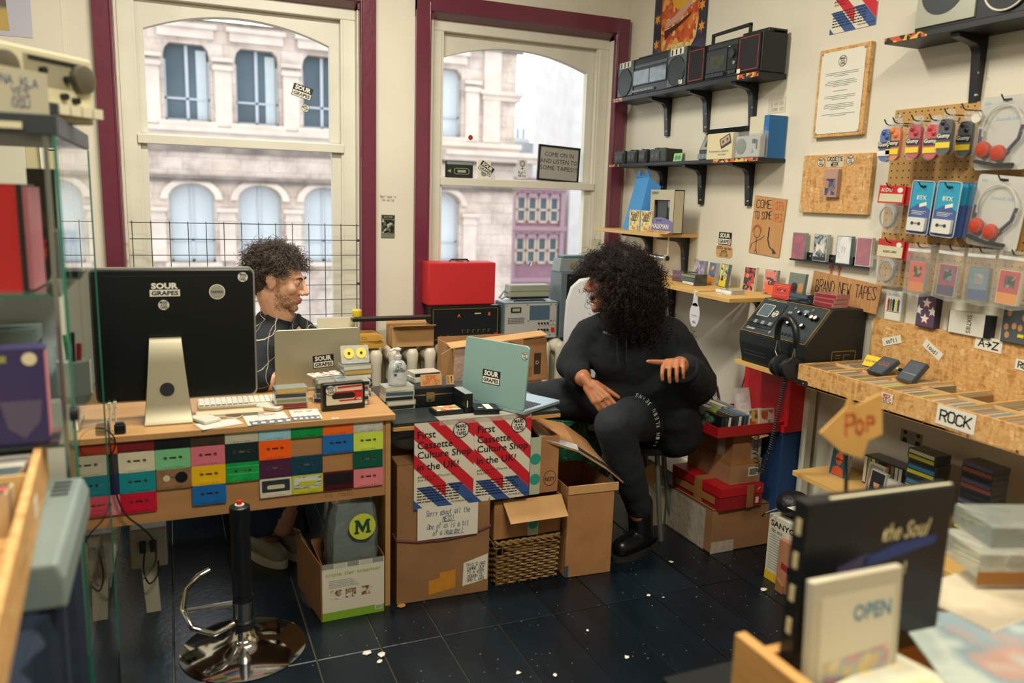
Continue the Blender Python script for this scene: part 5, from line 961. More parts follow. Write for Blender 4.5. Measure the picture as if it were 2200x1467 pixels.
t = wall_thing('shoebox_recorder', 'black and silver shoebox cassette recorder with a sloping front', 'recorder', 3.14, S2+.0005, 2.36); sub(t, 'body', MB().prism([(0, 0), (0, .05), (.03, .12), (.05, .15), (.095, .15), (.095, 0)], -.14, .14, axis='x'), BLKP, bevel=.003); M_ = Matrix.Translation((0, -.0006, .05)) @ Matrix.Rotation(-math.atan2(.03, .07), 4, 'X')
sub(t, 'silver_panel', MB().box(-.13, .02, -.003, 0, 0, .075, M=M_), ALU); sub(t, 'cassette_window', MB().box(-.1, -.02, -.005, -.003, .015, .06, M=M_), DGREY)
for k in range(5): sub(t, 'piano_key', MB().box(-.125+k*.028, -.101+k*.028, -.018, 0, .008, .03), GREY)
sub(t, 'top_stripe', MB().box(-.13, .13, .05, .052, .1495, .1515), STEEL)
t = wall_thing('radio_box', 'cream retail box printed with a cassette drawing', 'box', 3.062, S2+.0005, 2.314); sub(t, 'box', MB().box(-.095, .09, 0, .03, 0, .115), mat('box_cream', 'd3c9a0', .6), bevel=.001)
dr = sub(t, 'cassette_drawing', MB().prism(rrect(.075, .045, .005, 3), -.0012, -.0006), DGREY, (.04, 0, .078), (0, -.35, 0)); sub(dr, 'drawing_label', MB().plate(rrect(.064, .03, .004, 3, 0, .003), -.0016), mat('tan_label', 'b79a6a', .6))
for x in (-.015, .015): sub(dr, 'drawing_reel', MB().plate(circ(.007, 12, x, .003), -.002), BLUEP)
text('FM-AM RADIO CASSETTE', MARK, t, -.005, -.0008, .034, .14, .0075); text('RECORDER', MARK, t, .02, -.0008, .02, .055, .006)
t = wall_thing('small_speaker_radio', 'silver pocket radio with a round grille in clear wrapping', 'radio', 2.872, S2+.0005, 2.318); sub(t, 'body', MB().box(-.085, .078, 0, .03, 0, .095), mat('radio_silver', 'b3b5b1', .35, .3), bevel=.006); sub(t, 'grille', MB().cyl((-.045, -.003, .05), (-.045, 0, .05), .033, n=26), mat('grille_green_grey', '6d7a70', .5, noise=(300, .3))); sub(t, 'dial', MB().cyl((.03, -.003, .03), (.03, 0, .03), .009, n=14), STEEL); sub(t, 'dial_window', MB().box(.03, .05, -.002, 0, .06, .078), DGREY); sub(t, 'slot', MB().box(.055, .061, -.002, 0, .035, .075), DGREY)
sub(t, 'wrapping', MB().box(-.092, .085, -.008, .036, .0, .112), FILM)
t = wall_thing('blue_spine_box', 'tall pale box with a blue spine at the end of the middle shelf', 'box', 2.846, S2+.0005, 2.36); sub(t, 'box', MB().box(-.075, .05, 0, .095, 0, .178), mat('pale_box', 'c9c4a6', .6)); sub(t, 'blue_spine', MB().box(.0502, .0512, .0, .095, 0, .178).box(.018, .0505, -.0008, 0, 0, .178), mat('spine_blue', '1a67a6', .5))
text('personal stereo', STKW, t, .034, -.0014, .09, .08, .006, roll=PI/2)
# --- third shelf
t = wall_thing('paper_bag', 'folded sky blue gift bag with a cut-out handle', 'bag', 3.70, S3+.0005, 2.33); BBL = mat('bag_blue', '3f8fc9', .6); BBD = mat('bag_blue_fold', '2f77b3', .6)
sub(t, 'front_face', MB().add([(-.17, -.02, 0), (.0, -.035, 0), (.04, -.0, .28), (-.1, .01, .28), (-.17, -.016, 0), (.0, -.031, 0), (.04, .004, .28), (-.1, .014, .28)], [(0, 1, 2, 3), (7, 6, 5, 4), (0, 4, 5, 1), (1, 5, 6, 2), (2, 6, 7, 3), (3, 7, 4, 0)]), BBL)
sub(t, 'side_face', MB().add([(.0, -.035, 0), (.10, .03, 0), (.11, .03, .235), (.04, 0, .28), (0, .08, 0), (-.1, .08, .26)], [(0, 1, 2, 3), (1, 4, 5, 3, 2)]), BBD); sub(t, 'handle', MB().prism([(-.1, .28), (.04, .28), (.015, .315), (-.01, .315), (-.005, .29), (-.055, .29), (-.05, .315), (-.075, .315)], .004, .012), BBD)
for i, y in enumerate((3.675, 3.56)):
    t = wall_thing('cassette_case', 'yellow cartoon-covered cassette case on the wooden shelf, %s' % ('next to the blue bag' if not i else 'next to the walkman box'), 'cassette case', y, S3+.0005, 2.265, 'yellow covered cassettes'); sub(t, 'case', MB().box(-.054, .05, 0, .016, 0, .108), CASEC[1]); sub(t, 'cover', MB().plate([(-.05, .003), (.046, .003), (.046, .105), (-.05, .105)], -.0006), art('cartoon_y', ['d8c23a', 'd8c23a', 'cfc9a0', '7a8a4a', 'c0653a', 'd8c23a'], 75, seed=2)); hand('KING\n000', MARK, t, 0, -.0012, .075, .075, .05, .003, seed=i+2)
t = wall_thing('walkman_box', 'grey and violet boxed personal cassette player with a window', 'box', 3.43, S3+.0005, 2.27); GRB = mat('box_grey_tan', 'b5ae92', .55); q = MB().box(-.11, .10, .002, .06, 0, .005).box(-.11, .10, .056, .06, 0, .215).box(-.11, -.106, .002, .06, 0, .215).box(.096, .10, .002, .06, 0, .215).box(-.11, .10, .002, .06, .21, .215).box(-.11, -.075, 0, .004, 0, .215).box(.065, .10, 0, .004, 0, .215).box(-.075, .065, 0, .004, .165, .215).box(-.075, .065, 0, .004, 0, .055)
sub(t, 'box', q, GRB); pl = sub(t, 'player', MB().box(-.07, .06, .012, .05, .05, .165), mat('player_green_black', '14180f', .45), bevel=.004); sub(pl, 'player_door', MB().box(-.05, .03, .009, .012, .07, .15), mat('player_window', '2a3024', .45)); sub(pl, 'player_buttons', MB().box(.038, .055, .008, .012, .13, .16), GREY)
sub(t, 'violet_band', MB().plate([(-.115, -.0), (.10, -.0), (.10, .058)] + [(.10-.215*i/10, .058+.022*math.sin(PI*i/10)) for i in range(1, 10)] + [(-.115, .058)], -.001), mat('violet_band', '6f6798', .5)); text('SONY', MARK, t, -.068, -.0008, .199, .062, .014, .02); text('WALKMAN', mat('pale_lilac', 'd9d3c4', .5), t, -.012, -.0016, .034, .16, .024, .03); text('PHONES', MARK, t, -.02, -.0016, .063, .05, .008)
t = wall_thing('shelf_label', 'folded cardboard label lying on the wooden shelf edge', 'label', 3.43, S3+.0006, 2.235, tilt=-1.05); sub(t, 'card', MB().prism([(-.115, 0), (.10, 0), (.115, .026), (-.11, .03)], 0, .0015), CARDL); hand('COMEDY MUSIC', mat('pen_faint', '8d6a44', .7), t, 0, -.0006, .014, .17, .02, .0016, seed=3)
t = wall_thing('hanging_rail', 'steel clothes rail with a hooked bracket under the wooden shelf', 'rail', 3.40, S3-.019, 2.30); sub(t, 'hook', MB().tube([(0, 0, 0), (.0, 0, -.06), (.002, 0, -.085), (-.01, 0, -.1)], .004, 6), CREAM); rl = sub(t, 'tube', MB().cyl((-.22, .0, -.105), (.0, 0, -.105), .012, n=16), STEEL, smooth=True); sub(rl, 'tube_end', MB().cyl((0, 0, -.105), (.002, 0, -.105), .0125, n=16), BLACK); sub(t, 'clamp', MB().tube([(-.012, .0145*math.cos(a), -.105+.0145*math.sin(a)) for a in [2*PI*i/12 for i in range(12)]], .003, 5, closed=True), CREAM)
# --- fourth shelf
CV = {'violet mist': ['8d7f9c', 'a294a8', 'b9a8a6', '6d6484'], 'blue and orange fantasy': ['2f4a78', 'c76a35', '3a5f8a', 'e0a23c', 'a84a3a'], 'yellow explosion': ['d8d02f', 'e0872c', '2f3f5a', 'd8d02f', '6fae9c'], 'dark with a red flower': ['23262a', '2d2a2c', 'b8392f', 'd8744a', '3c3a38'], 'salmon and dark lettered': ['3a3036', 'cf6f62', '4a3c40', 'd98a7a']}
for i, ((nm, cols), y, lean) in enumerate(zip(CV.items(), (3.235, 3.14, 3.05, 2.895, 2.755), (-.1, -.12, -.12, -.1, -.08))):
    xx = 2.375 if i < 3 else 2.40
    t = wall_thing('cassette_case', '%s covered cassette case standing on the lower wooden shelves' % nm, 'cassette case', y, S4+.0005, xx, 'cassettes standing on the lower wooden shelf', tilt=lean, yaw=(-.15 if i in (1, 2) else .1)); sub(t, 'case', MB().box(-.035, .035, 0, .016, 0, .109), CASEC[i % 6]); sub(t, 'cover', MB().plate([(-.032, .003), (.032, .003), (.032, .106), (-.032, .106)], -.0006), art('cov' + nm, cols, 60, seed=i))
    if i == 2: sub(t, 'title_band', MB().plate([(-.032, .003), (.032, .003), (.032, .03), (-.032, .03)], -.0012), YELLOW)
    if i == 1: sub(t, 'title_band', MB().plate([(-.032, .003), (.032, .003), (.032, .04), (-.032, .04)], -.0012), mat('amber', 'd38a28', .5))
    if i == 4: sub(t, 'orange_panel', MB().plate(rrect(.05, .035, .006, 3, 0, .025), -.0012), ORANGE); sub(t, 'title_band', MB().plate([(-.03, .075), (.03, .075), (.03, .1), (-.03, .1)], -.0012), mat('salmon', 'cf7a6c', .5))
for k in range(3): flat_case(2.30, 3.16+.004*k, S4+.0006+.0172*k, RW+.08*(k-1), SMOKE, INLAY[(3*k+1) % 8], '%s smoky cassette case of the three piled on the lower wooden shelf' % ['bottom', 'middle', 'top'][k], 'smoky cases on the lower wooden shelf', SMOKE)
for k in range(3): flat_case(2.34, 3.295+.004*k, S4+.0006+.0172*k, RW-.1*(k-1), SMOKE, mat('spine_plum', '6a3a52', .4), '%s plum-spined case stacked nearest the woman\'s hair' % ['bottom', 'middle', 'top'][k], 'plum-spined cases on the lower wooden shelf', SMOKE)
flat_case(2.25, 2.83, S4+.0006, RW+.05, CASEC[1], INLAY[5], 'clear cassette case lying flat on the short wooden shelf', 'cases on the short shelf', CASEC[3])
t = thing('leaflet', 'small pale printed leaflet lying on the short wooden shelf', 'leaflet', (2.19, 2.79, S4+.0006), RW-.2); sub(t, 'sheet', MB().box(-.035, .035, -.022, .022, 0, .0012), STKW); sub(t, 'print', MB().box(-.02, .015, -.012, .008, .0012, .0016), GREY)
t = wall_thing('card_reader', 'white oval contactless payment tag hanging below the lower wooden shelf', 'tag', 2.93, S4+.002, 2.145); q = MB().prism([(p[0], p[1]) for p in circ(.036, 24, 0, -.11, .055)], 0, .004).prism([(-.02, -.07), (.02, -.07), (.012, .0), (-.012, 0)], 0, .004); sub(t, 'tag', q, mat('tag_white', 'd6d8dc', .4)); text('VISA', BLUEP, t, 0, -.0006, -.142, .024, .011, .02); sub(t, 'logo', MB().plate(circ(.004, 10, 0, -.07), -.0006), GREY); text('contactless', GREY, t, 0, -.0006, -.112, .04, .007)
# --- flat things on the wall
t = wall_thing('notice_board', 'long typed notice on white paper pinned to an osb board', 'notice', 2.492, 1.885, XR-.002); sub(t, 'board', MB().box(-.128, .13, -.02, 0, -.168, .172), OSB, bevel=.002); pp = sub(t, 'sheet', MB().box(-.112, .112, -.0225, -.021, -.155, .158), STKW); badge(pp, .0, -.023, .118, .021)
q = MB(); rd = random.Random(2); z = .075
for blk in (3, 4, 1, 3, 4, 2):
    for k in range(blk): w = rd.uniform(.07, .085)*(1 if k < blk-1 else .5); q.box(-w, w, -.0230, -.0226, z, z+.0022); z -= .0065
    z -= .012
sub(pp, 'typed_lines', q, GREY)
for p in ((-.108, .154), (.108, .154), (-.108, -.151), (.108, -.151)): sub(t, 'pin', MB().cyl((p[0], -.0255, p[1]), (p[0], -.0225, p[1]), .0045, n=10), STEEL)
t = wall_thing('display_board', 'osb board labelled cassette week with one cassette case mounted on it', 'board', 2.478, 1.532, XR-.002); sub(t, 'board', MB().box(-.18, .18, -.018, 0, -.116, .116), OSB, bevel=.002); n = sub(t, 'title_card', MB().box(-.052, .04, -.0192, -.018, .066, .109), mat('card_pale', 'c6bda0', .6)); hand('CASSETTE\nWEEK', MARK, n, -.006, -.0198, .088, .082, .04, .0025, seed=8); badge(t, -.082, -.0185, .087, .0185); badge(t, .072, -.0185, .09, .0185)
for p in ((-.165, .095), (.16, .1), (.155, -.1), (-.16, -.1)): sub(t, 'screw', MB().cyl((p[0], -.0195, p[1]), (p[0], -.018, p[1]), .0045, n=10), STEEL)
cs = sub(t, 'cassette_case', MB().box(-.036, .034, -.036, -.018, -.052, .057), film('case_clear_pink', 'b99a8c', .75)); sub(cs, 'cover', MB().plate([(-.031, -.047), (.029, -.047), (.029, .05), (-.031, .05)], -.0366), mat('case_card_pink', 'b28a78', .5)); sub(cs, 'photo', MB().plate([(-.027, -.043), (.025, -.043), (.025, .02), (-.027, .02)], -.0372), art('cw_photo', ['2f3a60', '3f4a6e', 'b07a5a', '25304f', '7a6a6a'], 50))
t = wall_thing('corner_poster', 'striped red and blue poster cut off by the top of the picture', 'poster', 2.485, 2.275, XR-.002); sub(t, 'sheet', MB().box(-.115, .115, -.001, 0, -.157, .157), PPAP); poster_art(t, .23, .314); [setattr(c, 'location', (c.location[0], c.location[1]-.0012, c.location[2])) for c in t.children if c.name.split('.')[0] != 'sheet']
t = wall_thing('cardboard_sign', 'brown cardboard sign with come listen to some tapes, a stick figure and an arrow', 'sign', 2.866, 1.35, XR-.002); sub(t, 'card', MB().prism([(-.108, -.125), (.094, -.134), (.112, .118), (-.094, .134)], -.004, 0), mat('corrugated', 'b98a56', .8, noise=(140, .12, (1, 1, .02)))); hand('COME', MARK, t, -.03, -.0046, .095, .10, .045, .0032, seed=21); hand('LISTEN', ORNG, t, .062, -.0046, .088, .075, .042, .0026, seed=22); hand('TO SOME', MARK, t, -.03, -.0046, .045, .115, .042, .003, seed=23); hand('TAPES', ORNG, t, .064, -.0046, .036, .066, .042, .0026, seed=24)
q = MB().tube([(-.06+.022*math.cos(a), -.0046, -.03+.026*math.sin(a)) for a in [2*PI*i/16 for i in range(16)]], .0012, 4, closed=True).tube([(-.06, -.0046, -.056), (-.06, -.0046, -.105)], .0012, 4).tube([(-.06, -.0046, -.07), (-.03, -.0046, -.06), (-.012, -.0046, -.045)], .0012, 4).tube([(-.06, -.0046, -.07), (-.09, -.0046, -.085), (-.1, -.0046, -.11)], .0012, 4).tube([(-.06, -.0046, -.105), (-.066, -.0046, -.12)], .0012, 4).tube([(-.06, -.0046, -.105), (-.05, -.0046, -.125)], .0012, 4); sub(t, 'stick_figure', q, MARK)
sub(t, 'headphone_marks', MB().tube([(-.06+.03*math.cos(a), -.0046, -.028+.03*math.sin(a)) for a in [PI*i/10 for i in range(11)]], .0018, 4), REDP); q = MB().tube([(.02, -.0046, -.005), (.016, -.0046, -.06), (.03, -.0046, -.092), (.06, -.0046, -.11)], .0032, 4).plate([(.052, -.096), (.078, -.118), (.05, -.122)], -.005); sub(t, 'arrow', q, mat('marker_bluegrey', '2c3a46', .6))
t = wall_thing('wall_sticker', 'square sour grapes sticker on the wall above the brown oval sticker', 'sticker', 3.158, 1.276, XR-.001); sub(t, 'backing', MB().box(-.048, .048, -.0008, 0, -.03, .03), BLACK); sour(t, 0, -.0012, 0, .094)
t = wall_thing('wall_sticker', 'brown handwritten oval sticker under the square sticker on the wall', 'sticker', 3.158, 1.214, XR-.001); sub(t, 'label', MB().prism(rrect(.125, .058, .02, 4), -.0008, 0), CARDL); hand('PSYCH garage\nAARON\nSECTION', MARK, t, 0, -.0014, 0, .11, .05, .0016, seed=31)
t = wall_thing('wall_note', 'faint pencil note on thin paper on the wall beside the middle shelf', 'note', 2.87, 1.868, XR-.001); sub(t, 'sheet', MB().box(-.06, .05, -.0006, 0, -.03, .035), mat('thin_paper', 'c3bfae', .7)); hand('uzeo on\nSome on', mat('pencil', '7d7c6c', .8), t, 0, -.001, 0, .08, .045, .0012, seed=33)
hand('SYD\n T il', mat('pencil_blue', '7d8594', .8), bpy.data.objects['wall_right'], XR-.0008, 3.375, 1.145, .055, .035, .0016, seed=35).rotation_euler = (0, 0, RW)
# --- rail of four cassettes
t = wall_thing('cassette_rail', 'narrow black wall rail holding four cassettes', 'rail', 2.462, 1.222, XR-.001); sub(t, 'back_strip', MB().box(-.215, .215, -.006, 0, -.002, .03), BLKP); sub(t, 'ledge', MB().box(-.215, .215, -.03, 0, -.008, 0), BLKP)
for p in (-.12, 0, .12): sub(t, 'screw', MB().cyl((p, -.008, .016), (p, -.006, .016), .004, n=8), STEEL)
for i, (y, nm, cols) in enumerate([(2.636, 'dusky red', ['a8505a', 'b0606a', '8a5a6a', 'b0606a']), (2.512, 'silver and black mirrored', ['9aa3a8', '3c464c', 'c5c9c8', '1f262b', '8f9aa0']), (2.387, 'white', ['d3d3d0', 'c2c4c4', 'dfdfdc']), (2.288, 'faded rose', ['b4616c', 'a8606c', '9a6a74', 'b96a70'])]):
    t = wall_thing('cassette_case', '%s cassette case on the black wall rail, %s from the left' % (nm, COLN[i]), 'cassette case', y, 1.2225, XR-.027, 'cassettes on the black wall rail'); sub(t, 'case', MB().box(-.037, .037, 0, .017, 0, .109), CASEC[i]); sub(t, 'cover', MB().plate([(-.034, .003), (.034, .003), (.034, .106), (-.034, .106)], -.0006), art('rail%d' % i, cols, 30, seed=i, kind='NOISE'))
    if i == 1: sub(t, 'butterfly_print', MB().plate([(-.024, .03), (0, .05), (.024, .03), (.02, .075), (0, .06), (-.02, .075)], -.0012), STKW); sub(t, 'foot_band', MB().plate([(-.034, .003), (.034, .003), (.034, .018), (-.034, .018)], -.0012), DGREY)
    if i == 2: hand('1 1', GREY, t, 0, -.0012, .055, .02, .03, .0014)
for i, (y, l) in enumerate([(2.465, 'orange paper arrow pointing up, left one below the cassette rail'), (2.423, 'orange paper arrow pointing up, right one below the cassette rail')]):
    t = wall_thing('paper_arrow', l, 'arrow', y, 1.196, XR-.001, 'orange paper arrows'); s = 1 if not i else .8; sub(t, 'arrow', MB().prism([(-.006*s, -.022), (.006*s, -.022), (.006*s, 0), (.013*s, 0), (0, .02*s), (-.013*s, 0), (-.006*s, 0)], -.001, 0), ORANGE); sub(t, 'outline', MB().tube([(-.013*s, -.0012, 0), (0, -.0012, .02*s), (.013*s, -.0012, 0)], .0007, 4), MARK)
# ================================================================== pegboard with hanging goods
PEG = mat('pegboard_tan', 'b8904f', .65, noise=(12, .08)); t = wall_thing('pegboard', 'tan perforated pegboard on the right-hand wall', 'pegboard', 2.222, 1.16, XR-.004); PW, PH = 1.25, .635
sub(t, 'board', MB().box(0, PW, -.012, 0, 0, PH), PEG, bevel=.001); q = MB()
for i in range(49):
    for j in range(25): q.cyl((.0127+i*.0254, -.0124, .0127+j*.0254), (.0127+i*.0254, -.0119, .0127+j*.0254), .0032, n=6)
h = sub(t, 'holes', q, BLACK); h['kind'] = 'stuff'; sub(t, 'screw', MB().cyl((.025, -.0145, PH-.022), (.025, -.012, PH-.022), .006, n=12), STEEL)
XP = XR-.017
def hook(y, z, ln=.13): 
    t = wall_thing('peg_hook', 'wire display hook in the pegboard holding %s' % hook.what, 'hook', y, z, XP, hook.grp); sub(t, 'wire', MB().tube([(0, 0, .012), (0, -.004, 0), (0, -ln+.012, -.004), (0, -ln, .0), (0, -ln-.012, .014)], .0022, 6), mat('hook_wire', '3d4142', .35, .7), smooth=True); return t
hook.grp = 'pegboard hooks'
GUM = {'blue': '2b4f9c', 'orange': 'd8752a', 'crimson': 'b3243c', 'wine': '8f2a44', 'red': 'c22f38', 'black': '1a2230', 'dark': '1c2530'}
def capsule(mb, w, h, d0, d1, mi=0, cz=0.): mb.prism(rrect(w, h, w*.48, 6, 0, cz), d0, d1, mi)
def gummy(y, z, xoff, col, lab, band):
    t = wall_thing('earphone_pack', lab, 'earphones', y, z, XP-xoff, 'capsule earphone packs on the pegboard'); c = mat('gum_' + col, GUM[col], .35)
    q = MB(); capsule(q, .056, .128, -.012, .012, 0, -.064); sub(t, 'blister', q, film('blister_clear', 'd8dcd8', .13)); sub(t, 'header', MB().prism(rrect(.04, .03, .008, 3, 0, .004), .004, .006), film('header_clear', 'cdd2cc', .25))
    q = MB(); capsule(q, .05, .112, -.008, .006, 0, -.068); b = sub(t, 'insert', q, c, smooth=False); sub(t, 'name_band', MB().box(-.026, .026, -.0126, -.0121, -.078, -.058), mat('gum_band', '24242a', .5)); text('Gumy', STKW, t, 0, -.0132, -.067, .048, .017, .03)
    sub(t, 'colour_band', MB().box(-.026, .026, -.0128, -.0122, -.104, -.086), YELLOW if band else STKW)
    for x, zz_ in ((-.008, -.024), (.008, -.04)): sub(t, 'earbud', MB().ell((x, -.009, zz_), (.010, .008, .011), 12, 8), c, smooth=True)
packs = [(2.135, 1.728, .118, 'blue', 'blue capsule earphone pack at the left end of the pegboard row', 0), (2.10, 1.732, .118, 'orange', 'orange capsule earphone pack second in the pegboard row', 1), (2.025, 1.735, .11, 'crimson', 'crimson capsule earphone pack third in the row, frontmost', 1), (1.995, 1.733, .06, 'wine', 'wine-red capsule earphone pack tucked behind the crimson one', 1), (1.955, 1.732, .11, 'red', 'red capsule earphone pack fourth in the row', 1), (1.90, 1.745, .12, 'black', 'black capsule earphone pack at the right end of the row', 1), (1.875, 1.74, .06, 'dark', 'dark capsule earphone pack behind the black one', 1)]
for i, (y, z, xo, c, l, b) in enumerate(packs): gummy(y, z, xo, c, l, b)
for i, y in enumerate((2.135, 2.10, 2.025, 1.955, 1.90, 1.84)): hook.what = ['the blue earphones', 'the orange earphones', 'the crimson earphones', 'the red earphones', 'the black earphones', 'nothing but a white tag'][i]; hook(y, [1.733, 1.737, 1.74, 1.737, 1.75, 1.76][i])
t = wall_thing('hang_tag', 'round white tag hanging on the empty pegboard hook', 'tag', 1.84, 1.7555, XP-.07, group=None); sub(t, 'disc', MB().prism(circ(.018, 20, 0, -.018), 0, .002), STKW); sub(t, 'eyelet', MB().tube([(.004*math.cos(a), 0, -.003+.004*math.sin(a)) for a in [2*PI*i/10 for i in range(10)]], .0008, 4, closed=True), STEEL)
def cable_bag(y, z, lab, text1, grey):
    t = wall_thing('cable_pack', lab, 'cable pack', y, z, XP-.055, 'bagged cables with red headers'); hd = sub(t, 'header_card', MB().prism([(-.058, -.06), (.056, -.062), (.06, 0), (-.054, .004)], -.002, 0), RED if grey else mat('header_red', 'bb2a22', .5)); sub(t, 'header_panel', MB().plate([(-.052, -.054), (.05, -.056), (.052, -.028), (-.05, -.026)] if grey else [(-.056, -.058), (.054, -.06), (.056, -.022), (-.054, -.018)], -.0026), CREAM)
    text(text1, STKW if grey else MARK, t, -.02 if grey else 0, -.0032, -.013 if grey else -.04, .05 if grey else .06, .014 if grey else .008, .02); sub(t, 'logo', MB().plate(circ(.012, 16, .038, -.014, .009), -.003), STKW)
    q = MB()
    for k in range(5): q.tube([(.036*math.cos(a)*(1-.04*k)+.002*k, -.004-.004*k, -.108+.04*math.sin(a)*(1-.03*k)) for a in [2*PI*i/26 for i in range(26)]], .0032, 6, closed=True)
    sub(t, 'coiled_cable', q, mat('cable_grey', '8b9494', .4), smooth=True); sub(t, 'plug', MB().cyl((.0, -.012, -.14), (.01, -.012, -.152), .004, n=8), RED); sub(t, 'bag', MB().prism([(-.055, -.16), (.05, -.165), (.054, -.06), (-.056, -.058)], -.03, .004), FILM); sub(t, 'second_header', MB().prism([(.03, -.07), (.085, -.065), (.088, -.008), (.05, -.0)], .006, .008), mat('header_red2', 'a32019', .5))
    return t
cable_bag(2.147, 1.522, 'bagged grey cable with a red header reading audio, upper one', 'AUDIO', True); hook.what = 'the upper bagged cable'; hook(2.147, 1.519, .075)
cable_bag(2.125, 1.330, 'bagged grey cable with a cream header reading audio lead, lower one', 'AUDIO LEAD', False); hook.what = 'the lower bagged cable'; hook(2.125, 1.327, .075)
BT, BI = mat('blister_teal', '2496b6', .4), mat('blister_indigo', '41588f', .4)
def tapepack(y, z, xo, lab, roll, n=1):
    t = thing('tape_pack', lab, 'cassette pack', (XP-xo, y, z), group='blue blister packs of blank tape', rot=(0, roll, RW)); w, h_ = .088, .178
    sub(t, 'card', MB().prism(rrect(w, h_, .008, 3, 0, -h_/2+.01), 0, .002), BI); sub(t, 'teal_top', MB().plate([(-w/2+.003, -.085), (0, -.062), (w/2-.003, -.085), (w/2-.003, .006), (-w/2+.003, .006)], -.0005), BT); text('BTX', STKW, t, 0, -.0012, -.045, .038, .014, .02); sub(t, 'price_sticker', MB().plate([(-.004, -.078), (.024, -.07), (.022, -.058), (-.006, -.066)], -.0013), STKW)
    q = MB()
    for k in range(3): q.box(-.032, .026-.008*k, -.0012, -.0006, -.092-.005*k, -.0905-.005*k)
    sub(t, 'small_print', q, STKW); sub(t, 'hang_slot', MB().plate(rrect(.024, .008, .003, 3, 0, -.008), -.0012), BLACK)
    cs = sub(t, 'cassette', MB().prism(rrect(.07, .045, .004, 3, 0, -.135), -.012, 0), mat('tape_white', 'd3d2c6', .4))
    for x in (-.014, .014): sub(cs, 'reel', MB().plate(circ(.006, 12, x, -.132), -.0126), DGREY)
    sub(cs, 'reel_bar', MB().plate([(-.014, -.135), (.014, -.135), (.014, -.129), (-.014, -.129)], -.0124), GREY); sub(t, 'rim', MB().tube([(p[0], -.002, p[1]) for p in rrect(w, h_, .008, 3, 0, -h_/2+.01)], .002, 4, closed=True), film('rim_clear', 'd5dfe0', .5))
tapepack(1.99, 1.528, .085, 'blue blister pack of a blank tape hanging nearer the cable bag', .05)
tapepack(1.873, 1.525, .105, 'blue blister pack of a blank tape, front of the thick bunch', .06)
for k in range(4): 
    t = thing('tape_pack', 'blue blister pack edge, %s behind the front pack of the bunch' % COLN[k], 'cassette pack', (XP-.082+.018*k, 1.868, 1.525), group='blister packs behind the front one', rot=(0, .05, RW)); sub(t, 'card', MB().prism(rrect(.088, .178, .008, 3, 0, -.079), 0, .004), BI); sub(t, 'teal_top', MB().prism(rrect(.086, .07, .008, 3, 0, -.03), -.001, 0), BT)
for k in range(2): 
    t = thing('tape_pack', 'blue blister pack edge, %s behind the pack nearer the cable bag' % COLN[k], 'cassette pack', (XP-.06+.022*k, 1.985, 1.525), group='blister packs behind the first one', rot=(0, .05, RW)); sub(t, 'card', MB().prism(rrect(.088, .178, .008, 3, 0, -.079), 0, .004), BI); sub(t, 'teal_top', MB().prism(rrect(.086, .07, .008, 3, 0, -.03), -.001, 0), BT)
hook.what = 'the single blue tape pack'; hook(1.99, 1.52, .1); hook.what = 'the bunch of blue tape packs'; hook(1.873, 1.517, .12)
FOAM = mat('foam_red', 'b23a22', .7, noise=(200, .15), bump=(300, .3))
def phones_pack(y, z, xo, lab, roll):
    t = thing('headphone_pack', lab, 'headphones', (XP-xo, y, z), group='blister-packed foam headphones', rot=(0, roll, RW)); sub(t, 'card', MB().prism(rrect(.175, .225, .012, 3, .01, -.105), .0, .003), mat('pack_grey', 'bdbcb2', .5)); ln = mat('pack_print_blue', '8fb0c4', .5)
    text('SoundLAB', ln, t, .015, -.0006, -.062, .075, .012, .01, shear=.2); sub(t, 'logo', MB().plate(rrect(.02, .008, .003, 2, -.055, -.012), -.0005), ln); sub(t, 'hang_slot', MB().plate(rrect(.03, .008, .003, 3, .01, -.006), -.0006), BLACK)
    band = [(.012+.066*math.cos(a), -.012, -.095+.075*math.sin(a)) for a in [math.radians(q) for q in range(195, -16, -12)]]
    sub(t, 'headband', MB().tube(band, .003, 6), film('band_clear', 'd8d6c8', .6)); sub(t, 'band_end', MB().tube([(-.058, -.012, -.09), (-.058, -.012, -.13), (-.05, -.012, -.15)], .0055, 6), mat('slate_blue', '3b4258', .5)); sub(t, 'band_end', MB().tube([(.078, -.012, -.085), (.07, -.012, -.125), (.04, -.012, -.16)], .0055, 6), mat('slate_blue', '3b4258', .5))
    for x, zz_ in ((-.04, -.155), (.012, -.168)): sub(t, 'foam_pad', MB().ell((x, -.016, zz_), (.026, .014, .026), 16, 10), FOAM, smooth=True)
    q = MB()
    for k in range(3): q.tube([(-.066, -.006-.004*k, -.19), (.0, -.006-.004*k, -.203), (.06, -.006-.004*k, -.203)], .006, 6)
    sub(t, 'folded_lead', q, BLKP, smooth=True); sub(t, 'blister', MB().prism(rrect(.165, .2, .02, 4, .01, -.11), -.026, -.001), film('blister_haze', 'd9dbd4', .06))
phones_pack(1.765, 1.79, .05, 'blister pack of red foam headphones, upper one on the pegboard', .0); phones_pack(1.74, 1.548, .05, 'blister pack of red foam headphones, lower one on the pegboard', .09)
hook.what = 'the upper headphones'; hook(1.755, 1.784, .07); hook.what = 'the lower headphones'; hook(1.73, 1.542, .07)
BAGC = [('orange and red', ['c9483a', 'd07a2c'], ['1c2126', '2b2f2a', 'a87a3a']), ('purple and navy', ['8a3048', '3a2f52'], ['173a3e', '58808a', '10262a']), ('grey blue', ['5d7a86', '3d4f7c'], ['7d8a8c', '9aa39a', '8a7f7c']), ('red and amber', ['b23038', 'd68a2c'], ['22282a', '3a3f3c', '8a8f88'])]
